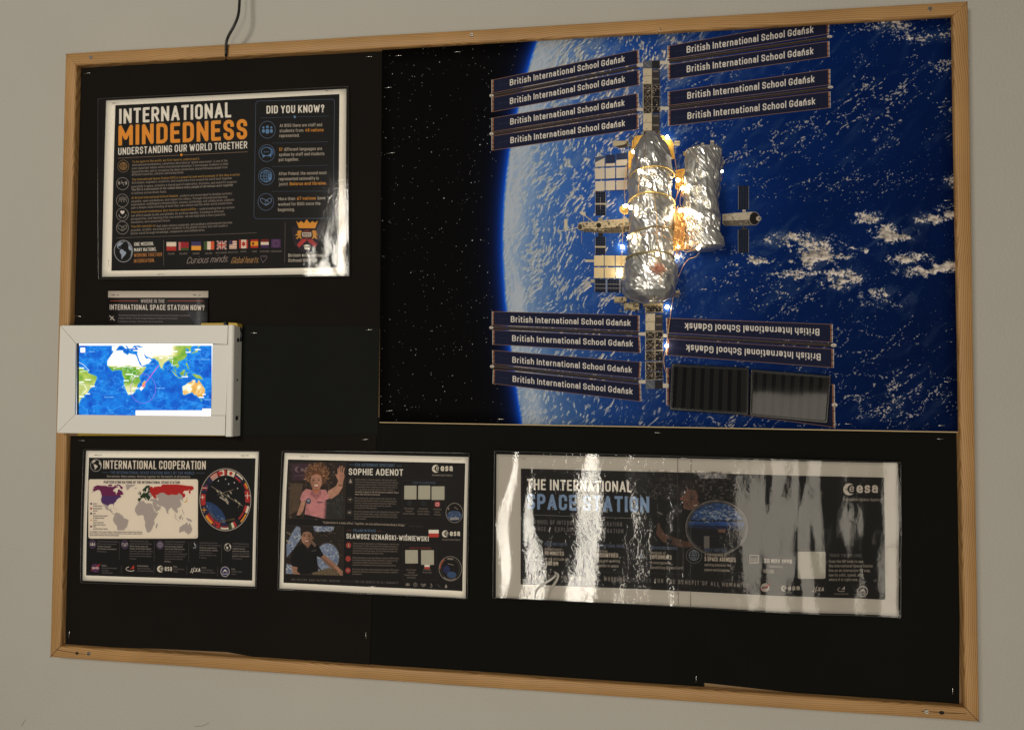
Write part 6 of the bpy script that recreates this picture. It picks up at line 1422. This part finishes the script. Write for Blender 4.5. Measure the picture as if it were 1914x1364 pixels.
# ---- staples
def staple(x, y, ang, d, label, ln=12.5):
    """a wire staple lying at angle ang (degrees, photo) with both legs pushed in"""
    a_, b_ = W(x - ln / 2 * math.cos(math.radians(ang)), y + ln / 2 * math.sin(math.radians(ang)), d), W(x + ln / 2 * math.cos(math.radians(ang)), y - ln / 2 * math.sin(math.radians(ang)), d)
    mb = MB(); q = .0009
    pts = [(a_[0], a_[1] + .002, a_[2]), (a_[0], a_[1] - q * .3, a_[2]), (a_[0] * .94 + b_[0] * .06, a_[1] - q, a_[2] * .94 + b_[2] * .06), (b_[0] * .94 + a_[0] * .06, b_[1] - q, b_[2] * .94 + a_[2] * .06), (b_[0], b_[1] - q * .3, b_[2]), (b_[0], b_[1] + .002, b_[2])]
    mb.tube(pts, .00042, 6); o = mb.build('staple', M['steel']); tag(o, label, 'staple', 'wire staples in the papers')
B_, G_, P_, L_ = .0101, .0112, .0160, .0150
for s in ((163, 138, 8, B_, 'staple in the top left corner of the upper black paper near the frame screw'), (690, 107, 3, B_, 'staple at the top right of the upper black paper beside the space poster'),
          (146, 591, -4, B_, 'staple in black paper just above the white display'), (474, 622.5, 0, G_, 'staple in greenish black paper right of the white display'), (690, 616.5, 3, G_, 'staple at the top right of the greenish black paper beside the space poster'),
          (152, 823, -2, .0118, 'staple in black paper above the cooperation poster below the display'), (682, 821, 4, .0118, 'staple in black paper above the astronaut poster'),
          (1229, 808.5, -3, .0104, 'bright staple just below the bottom edge of the space poster near its middle'), (1757, 820, 0, .0097, 'bright staple below the bottom right corner of the space poster'),
          (130, 1185, 82, .0118, 'upright staple at the lower left corner of the board'), (684.5, 1187, -86, .0118, 'upright staple below the astronaut poster at the edge of the left paper'), (1301, 1268.5, 88, .0104, 'upright staple near the bottom frame right of centre'), (1780, 1291, 88, .0097, 'upright staple in the bottom right corner of the board'),
          (745, 105, 5, P_, 'staple in the starry top left corner of the space poster'), (855, 98, 4, P_, 'staple at the top of the starry part of the space poster'), (726, 164.5, 6, P_, 'upper staple on the left edge of the space poster'), (732, 286.5, 6, P_, 'lower staple on the left edge of the space poster beside the mindedness poster'),
          (728, 767.5, 4, P_, 'staple in the starry bottom left corner of the space poster'), (936, 783, -2, P_, 'staple at the bottom of the space poster beside the Earth rim'), (1758, 117, 2, P_, 'topmost staple down the blue right side of the space poster'), (1759, 201, 4, P_, 'second staple down the blue right side of the space poster'),
          (1770, 375, 2, P_, 'staple in the clouds at the right side of the space poster'), (1770.5, 713, 0, P_, 'staple near the lower right of the space poster above the corner one'), (1759.5, 795, 0, P_, 'staple in the bottom right corner of the space poster'), (1585.5, 792, 0, P_, 'staple at the bottom of the space poster right of the solar cells')): staple(*s)
for s in ((216, 193, 6, 'staple at the top left of the mindedness poster'), (614, 170, 3, 'staple at the top right of the mindedness poster'), (203, 492, 88, 'upright staple at the lower left of the mindedness poster'), (301, 513, -2, 'staple in the bottom margin of the mindedness poster'), (627, 506, 0, 'staple at the bottom right of the mindedness poster'),
          (214.5, 551, 0, 'staple at the left of the white strip above the display'), (367, 551.3, -2, 'staple at the right of the white strip above the display'), (182.5, 850, 0, 'staple at the top left of the cooperation poster'), (457, 851, 3, 'staple at the top right of the cooperation poster'),
          (569, 852.5, 1, 'staple at the top left of the astronaut poster'), (853.5, 858, 2, 'staple at the top right of the astronaut poster'), (695, 1095.7, 0, 'staple at the bottom of the astronaut poster'),
          (974, 856, -3, 'staple at the top left of the long glossy poster'), (1279, 856, -3, 'staple at the top middle of the long glossy poster'), (1262, 1106.5, 0, 'staple at the bottom middle of the long glossy poster')):
    dd = L_ if s[0] < 900 else .0152 + long_bump(*np.clip(hap(H2, [s[:2]])[0], 0, 1))
    staple(s[0], s[1], s[2], dd, s[3])
for x, y, l in ((983, 1267.5, 'leftmost of the staples half hidden along the bottom frame'), (1073, 1273.5, 'second of the staples along the bottom frame'), (1194, 1282, 'staple along the bottom frame left of the torn paper end'), (1592, 1307.5, 'rightmost of the staples along the bottom frame'), (1233, 57, 'staple in the top frame above the right solar wings')):
    staple(x, y, -3 if y > 100 else 60, .0102 if y > 100 else FD + .0003, l, 11 if y > 100 else 8)
staple(1801.5, 1165, 90, .011, 'upright staple beside the right frame near its lower end', 12)

# ---- foil wrapped modules
def foil_tube(name, prof, dc, seed, parent, seam=0.0):
    """prof: (py, px_left, px_right) rows from top to bottom; dc: depth of the axis"""
    ys = np.array([p[0] for p in prof], float); xl = np.array([p[1] for p in prof], float); xr = np.array([p[2] for p in prof], float)
    NZ, NA = 340, 260; yy = np.linspace(ys[0], ys[-1], NZ)
    l = np.interp(yy, ys, xl); r = np.interp(yy, ys, xr)
    A = np.linspace(0, 2 * np.pi, NA, endpoint=False)
    cen = np.array([W((a + b) / 2, y, dc) for a, b, y in zip(l, r, yy)]); rad = np.array([(W(b, y, dc)[0] - W(a, y, dc)[0]) / 2 for a, b, y in zip(l, r, yy)])
    zc = cen[:, 2]; AA, ZZ = np.meshgrid(A, zc); RR = np.repeat(rad[:, None], NA, 1); s = AA * .034
    w1 = fbm(s * 60 + 3, ZZ * 45 + 9, 3, seed) - .5; w2 = fbm(s * 60 + 30, ZZ * 45 + 2, 3, seed + 9) - .5
    def ridge(fx, fz, sd, w, o=2): return np.abs(fbm(s * fx + w1 * w, ZZ * fz + w2 * w, o, sd) - .5) * 2
    c_, s_ = math.cos(.5), math.sin(.5); u1, v1 = s * c_ + ZZ * s_, -s * s_ + ZZ * c_; u2, v2 = s * c_ - ZZ * s_, s * s_ + ZZ * c_
    hh = .0085 * (tri(s * 46 + w1 * .8, ZZ * 17 + w2 * .8, seed + 1) - .5) + .0042 * (tri(u1 * 95 + w2 * 1.2, v1 * 62, seed + 2) - .5) + .0026 * (tri(u2 * 170 + w1, v2 * 120 + w2, seed + 3) - .5) * np.clip(w2 * 7 + .7, .15, 1.4) + .0014 * (tri(u1 * 300, v2 * 230, seed + 5) - .5) * np.clip(w1 * 8 + .7, .1, 1.3)
    hh *= np.clip(RR / .012, 0, 1)
    per = np.clip(np.minimum(AA, 2 * np.pi - AA) / .3, 0, 1)
    hh *= per
    r_ = RR + hh
    # angle 0 points at the wall (hidden seam)
    X_ = cen[:, 0][:, None] - r_ * np.sin(AA); Y_ = -dc + r_ * np.cos(AA) * .86
    Y_ = np.minimum(Y_, -.0162)
    vs = np.stack([X_, Y_, ZZ], -1).reshape(-1, 3)
    fs = [(j * NA + i, j * NA + (i + 1) % NA, (j + 1) * NA + (i + 1) % NA, (j + 1) * NA + i) for j in range(NZ - 1) for i in range(NA)]
    fs += [tuple(range(NA - 1, -1, -1)), tuple((NZ - 1) * NA + i for i in range(NA))]
    o = mesh(name, vs, fs, M['foil'], None, smooth=True); adopt(o, parent)
    return dict(y=yy, cen=cen, rad=rad)
def band(py_l, py_m, py_r, info, dc, mat, parent, r=.0011):
    pts = []
    for k in range(49):
        a = 2 * math.pi * k / 48; f = -math.cos(a)                   # -1 at the wall, 1 at the front
        side = -math.sin(a)                                          # -1 left, 1 right
        py = (py_l + py_r) / 2 + (py_r - py_l) / 2 * side + (py_m - (py_l + py_r) / 2) * max(f, 0)
        j = int(np.clip(np.searchsorted(info['y'], py), 0, len(info['y']) - 1)); c = info['cen'][j]; rr = info['rad'][j] + .0012
        zz = W((info['cen'][j][0]) * 0 + 1215, py, dc)[2]
        pts.append((c[0] + rr * side, min(-dc - rr * .88 * f, -.0165), zz))
    mb = MB(); mb.tube(pts, r, 8, cap=False); adopt(mb.build('band', mat), parent)
m1 = empty('foil_module', tuple(W(1215, 410, .016))); tag(m1, 'tall crumpled foil wrapped tube held by gold bands at the centre of the station', 'foil model', 'foil wrapped station modules')
DC1 = .044
i1 = foil_tube('foil_wrap', [(246, 1209, 1222), (258, 1200, 1236), (272, 1191, 1247), (292, 1185, 1254), (325, 1178, 1258), (372, 1176, 1260), (415, 1177, 1259), (440, 1175, 1257), (470, 1173, 1256), (486, 1170, 1258), (500, 1166, 1264), (524, 1163, 1266), (545, 1166, 1262), (556, 1176, 1252), (564, 1196, 1238), (567, 1206, 1228)], DC1, 3, m1)
band(333, 321, 330, i1, DC1, M['band'], m1); band(380, 369, 384, i1, DC1, M['band'], m1); band(446, 432, 438, i1, DC1, M['band2'], m1, .0014); band(487, 477, 484, i1, DC1, M['band2'], m1, .0014)
m2 = empty('foil_module', tuple(W(1314, 370, .016))); tag(m2, 'shorter crumpled foil tube without bands, right of the tall one', 'foil model', 'foil wrapped station modules')
DC2 = .038
i2 = foil_tube('foil_wrap', [(279, 1282, 1340), (284, 1278, 1346), (300, 1277, 1348), (330, 1278, 1347), (380, 1279, 1346), (420, 1281, 1347), (450, 1284, 1349), (462, 1285, 1352), (467, 1290, 1342)], DC2, 31, m2)
mb = MB(); cc = W(1316, 281, DC2); mb.ball((cc[0], -DC2, cc[2]), .0255, 24, 12, (1, .86, .16)); adopt(mb.build('foil_cap', M['foil'], smooth=False), m2)

# ---- fairy lights
fl = empty('fairy_lights', tuple(W(1260, 400, .02))); tag(fl, 'string of warm white fairy lights on thin copper wire wound round the foil tubes', 'fairy lights')
LED = [(1247, 257, .024), (1184, 284, .040), (1196, 320, .078), (1214.5, 347, .084), (1267, 337, .036), (1348, 320, .034), (1168.5, 385, .030), (1179, 388, .060), (1271, 394, .040), (1279, 394, .052), (1290, 397, .062), (1299, 399, .070), (1251, 407, .068), (1176, 443, .060), (1267, 461, .040), (1305, 464, .060), (1229, 475, .083), (1160, 510, .020), (1246, 646, .019), (1247, 574, .018), (1163, 461, .020), (1255, 385, .050), (1276, 352, .045), (1266, 480, .020)]
bm = MB(); bm.ball((0, 0, 0), .0025, 10, 7); b0 = bm.build('bulb', M['led']); b0.location = W(*LED[0]); adopt(b0, fl)
for p in LED[1:]:
    b = b0.copy(); COL.objects.link(b); b.location = W(*p); b.parent = fl; b.matrix_parent_inverse = b0.matrix_parent_inverse
wires = [[(1230, 250, .070), (1247, 257, .026), (1256, 268, .040), (1262, 300, .034), (1267, 337, .036)],
         [(1190, 252, .04), (1184, 284, .043), (1190, 300, .070), (1196, 320, .080), (1203, 300, .078), (1207, 270, .070)],
         [(1196, 320, .080), (1194, 345, .079), (1192, 370, .078)], [(1196, 320, .080), (1206, 335, .083), (1214.5, 347, .086), (1222, 365, .084), (1226, 390, .085), (1228, 430, .082), (1231, 475, .085), (1236, 500, .084), (1234, 535, .083)],
         [(1170, 310, .03), (1167, 350, .030), (1168.5, 385, .031), (1165, 420, .030), (1163, 461, .021), (1161, 500, .021)], [(1172, 308, .024), (1171, 330, .026), (1176, 345, .05)],
         [(1346, 320, .052), (1350, 330, .030), (1344, 345, .030)], [(1267, 337, .038), (1266, 360, .038), (1262, 385, .040), (1268, 420, .040), (1262, 470, .034), (1258, 500, .020)],
         [(1299, 399, .072), (1290, 410, .074), (1268, 415, .075), (1248, 425, .078), (1232, 432, .082), (1215, 440, .084)], [(1251, 407, .070), (1236, 436, .084), (1262, 452, .070), (1280, 470, .050), (1305, 464, .062)],
         [(1260, 425, .06), (1285, 440, .062), (1300, 455, .06), (1306, 464, .062), (1308, 470, .05), (1300, 480, .03), (1288, 484, .020), (1279, 494, .020), (1272, 508, .020), (1266, 520, .019)],
         [(1267, 461, .042), (1270, 480, .03), (1267, 500, .022), (1264, 530, .019), (1258, 556, .02), (1255, 575, .019), (1253, 590, .019), (1249, 620, .018), (1246, 646, .020), (1241, 670, .018), (1243, 690, .018), (1251, 705, .018)],
         [(1258, 385, .05), (1268, 360, .042), (1275, 345, .042), (1271, 380, .045), (1280, 394, .055)], [(1262, 320, .03), (1272, 322, .028), (1282, 318, .03)], [(1185, 392, .07), (1178, 420, .06), (1176, 443, .062), (1190, 441, .078), (1210, 436, .083)]]
mb = MB()
for wpts in wires: mb.tube(spline([W(*p) for p in wpts], 6), .00048, 5)
adopt(mb.build('copper_wire', M['copper']), fl)
def tangle(cx, cy, d, rx, ry, n, seed, r, mat, dv=.008):
    rnd = random.Random(seed); mb = MB()
    for _ in range(n):
        p = [(cx + rnd.gauss(0, rx * .55), cy + rnd.gauss(0, ry * .55), d + rnd.uniform(-dv, dv)) for _ in range(rnd.randint(3, 6))]
        mb.tube(spline([W(*q) for q in p], 5), r, 4)
    adopt(mb.build('wire_tangle', mat), fl)
tangle(1268, 425, .042, 11, 32, 46, 5, .00042, M['copper'], .012)
tangle(1229, 502, .0835, 12, 9, 34, 6, .00034, pmat('rose_wire', (.72, .36, .26, 1), .35, metal=.9), .002)
tangle(1277, 350, .036, 6, 20, 16, 7, .00045, M['copper'], .01)
tangle(1290, 462, .040, 16, 6, 16, 8, .0004, M['copper'], .012)

# ---- two small solar cells stuck over the lowest right wing
def cell_mat():
    m, N, L, p = newmat('solar_cell'); uv = N.new('ShaderNodeUVMap'); sp_ = N.new('ShaderNodeSeparateXYZ'); L.new(uv.outputs[0], sp_.inputs[0])
    mu = N.new('ShaderNodeMath'); mu.operation = 'MULTIPLY'; mu.inputs[1].default_value = 8; L.new(sp_.outputs[0], mu.inputs[0]); fr = N.new('ShaderNodeMath'); fr.operation = 'FRACT'; L.new(mu.outputs[0], fr.inputs[0])
    gt = N.new('ShaderNodeMath'); gt.operation = 'GREATER_THAN'; gt.inputs[1].default_value = .42; L.new(fr.outputs[0], gt.inputs[0])
    mx = N.new('ShaderNodeMix'); mx.data_type = 'RGBA'; mx.inputs['A'].default_value = (.006, .006, .007, 1); mx.inputs['B'].default_value = (.017, .016, .016, 1); L.new(gt.outputs[0], mx.inputs['Factor']); L.new(mx.outputs['Result'], p.inputs['Base Color'])
    p.inputs['Roughness'].default_value = .05; p.inputs['Specular IOR Level'].default_value = .26; p.inputs['Coat Roughness'].default_value = .04
    tc = N.new('ShaderNodeTexCoord'); nz = N.new('ShaderNodeTexNoise'); mp = N.new('ShaderNodeMapping'); mp.inputs['Scale'].default_value = (160, 160, 5); L.new(tc.outputs['Object'], mp.inputs[0]); L.new(mp.outputs[0], nz.inputs['Vector']); nz.inputs['Scale'].default_value = 1; nz.inputs['Detail'].default_value = 2
    b = N.new('ShaderNodeBump'); b.inputs['Strength'].default_value = .45; b.inputs['Distance'].default_value = .00025; L.new(nz.outputs['Fac'], b.inputs['Height']); L.new(b.outputs[0], p.inputs['Normal']); L.new(b.outputs[0], p.inputs['Coat Normal'])
    return m
CM = cell_mat(); EP = pmat('black_epoxy', (.006, .006, .006, 1), .22)
def roundq(q, r):
    out = []; q = [np.array(p, float) for p in q]
    for i, p in enumerate(q):
        a_, b_ = q[i - 1], q[(i + 1) % 4]; A = p + (a_ - p) / np.linalg.norm(a_ - p) * r; B = p + (b_ - p) / np.linalg.norm(b_ - p) * r
        for k in range(5): t = k / 4; out.append(tuple((1 - t) ** 2 * A + 2 * t * (1 - t) * p + t * t * B))
    return out
for q, lab, tilt in (([(1255.4, 679.2), (1399.6, 687.5), (1398.5, 776), (1250.8, 766)], 'left one of two black solar cells over the bottom wing, mostly dark', (.0034, .0)), ([(1403.5, 689.8), (1554, 702), (1547, 791.5), (1401, 777)], 'right one of two black solar cells over the bottom wing, with a grey reflection', (.0004, -.0002))):
    root = empty('solar_cell', tuple(W(sum(p[0] for p in q) / 4, sum(p[1] for p in q) / 4, .017))); tag(root, lab, 'solar cell', 'solar cells stuck on the space poster')
    xa, xb = W(*q[0], .02)[0], W(*q[1], .02)[0]
    def lean(o):
        for v in o.data.vertices:
            if v.co.y < -.018: v.co.y -= tilt[0] * (v.co.x - xa) / (xb - xa)
        return o
    adopt(lean(prism_obj('epoxy_base', roundq(q, 4), .0215, .0162, EP, None, .001, 3)), root)
    ctr = np.mean(np.array(q), 0); qi = [tuple(ctr + (np.array(p) - ctr) * np.array((.93, .88))) for p in q]
    adopt(quadmesh('cell_face', qi, .0219, 24, 12, CM, None, lambda u, v: tilt[0] * u + tilt[1] * v + .00002 * math.sin(u * 9) * math.sin(v * 5)), root)
    mb = MB(); lp = [W(*p, .0222) for p in roundq([tuple(ctr + (np.array(p) - ctr) * np.array((.95, .91))) for p in q], 4)]; mb.tube(lp + [lp[0]], .0005, 5, cap=False); adopt(lean(mb.build('raised_lip', EP)), root)
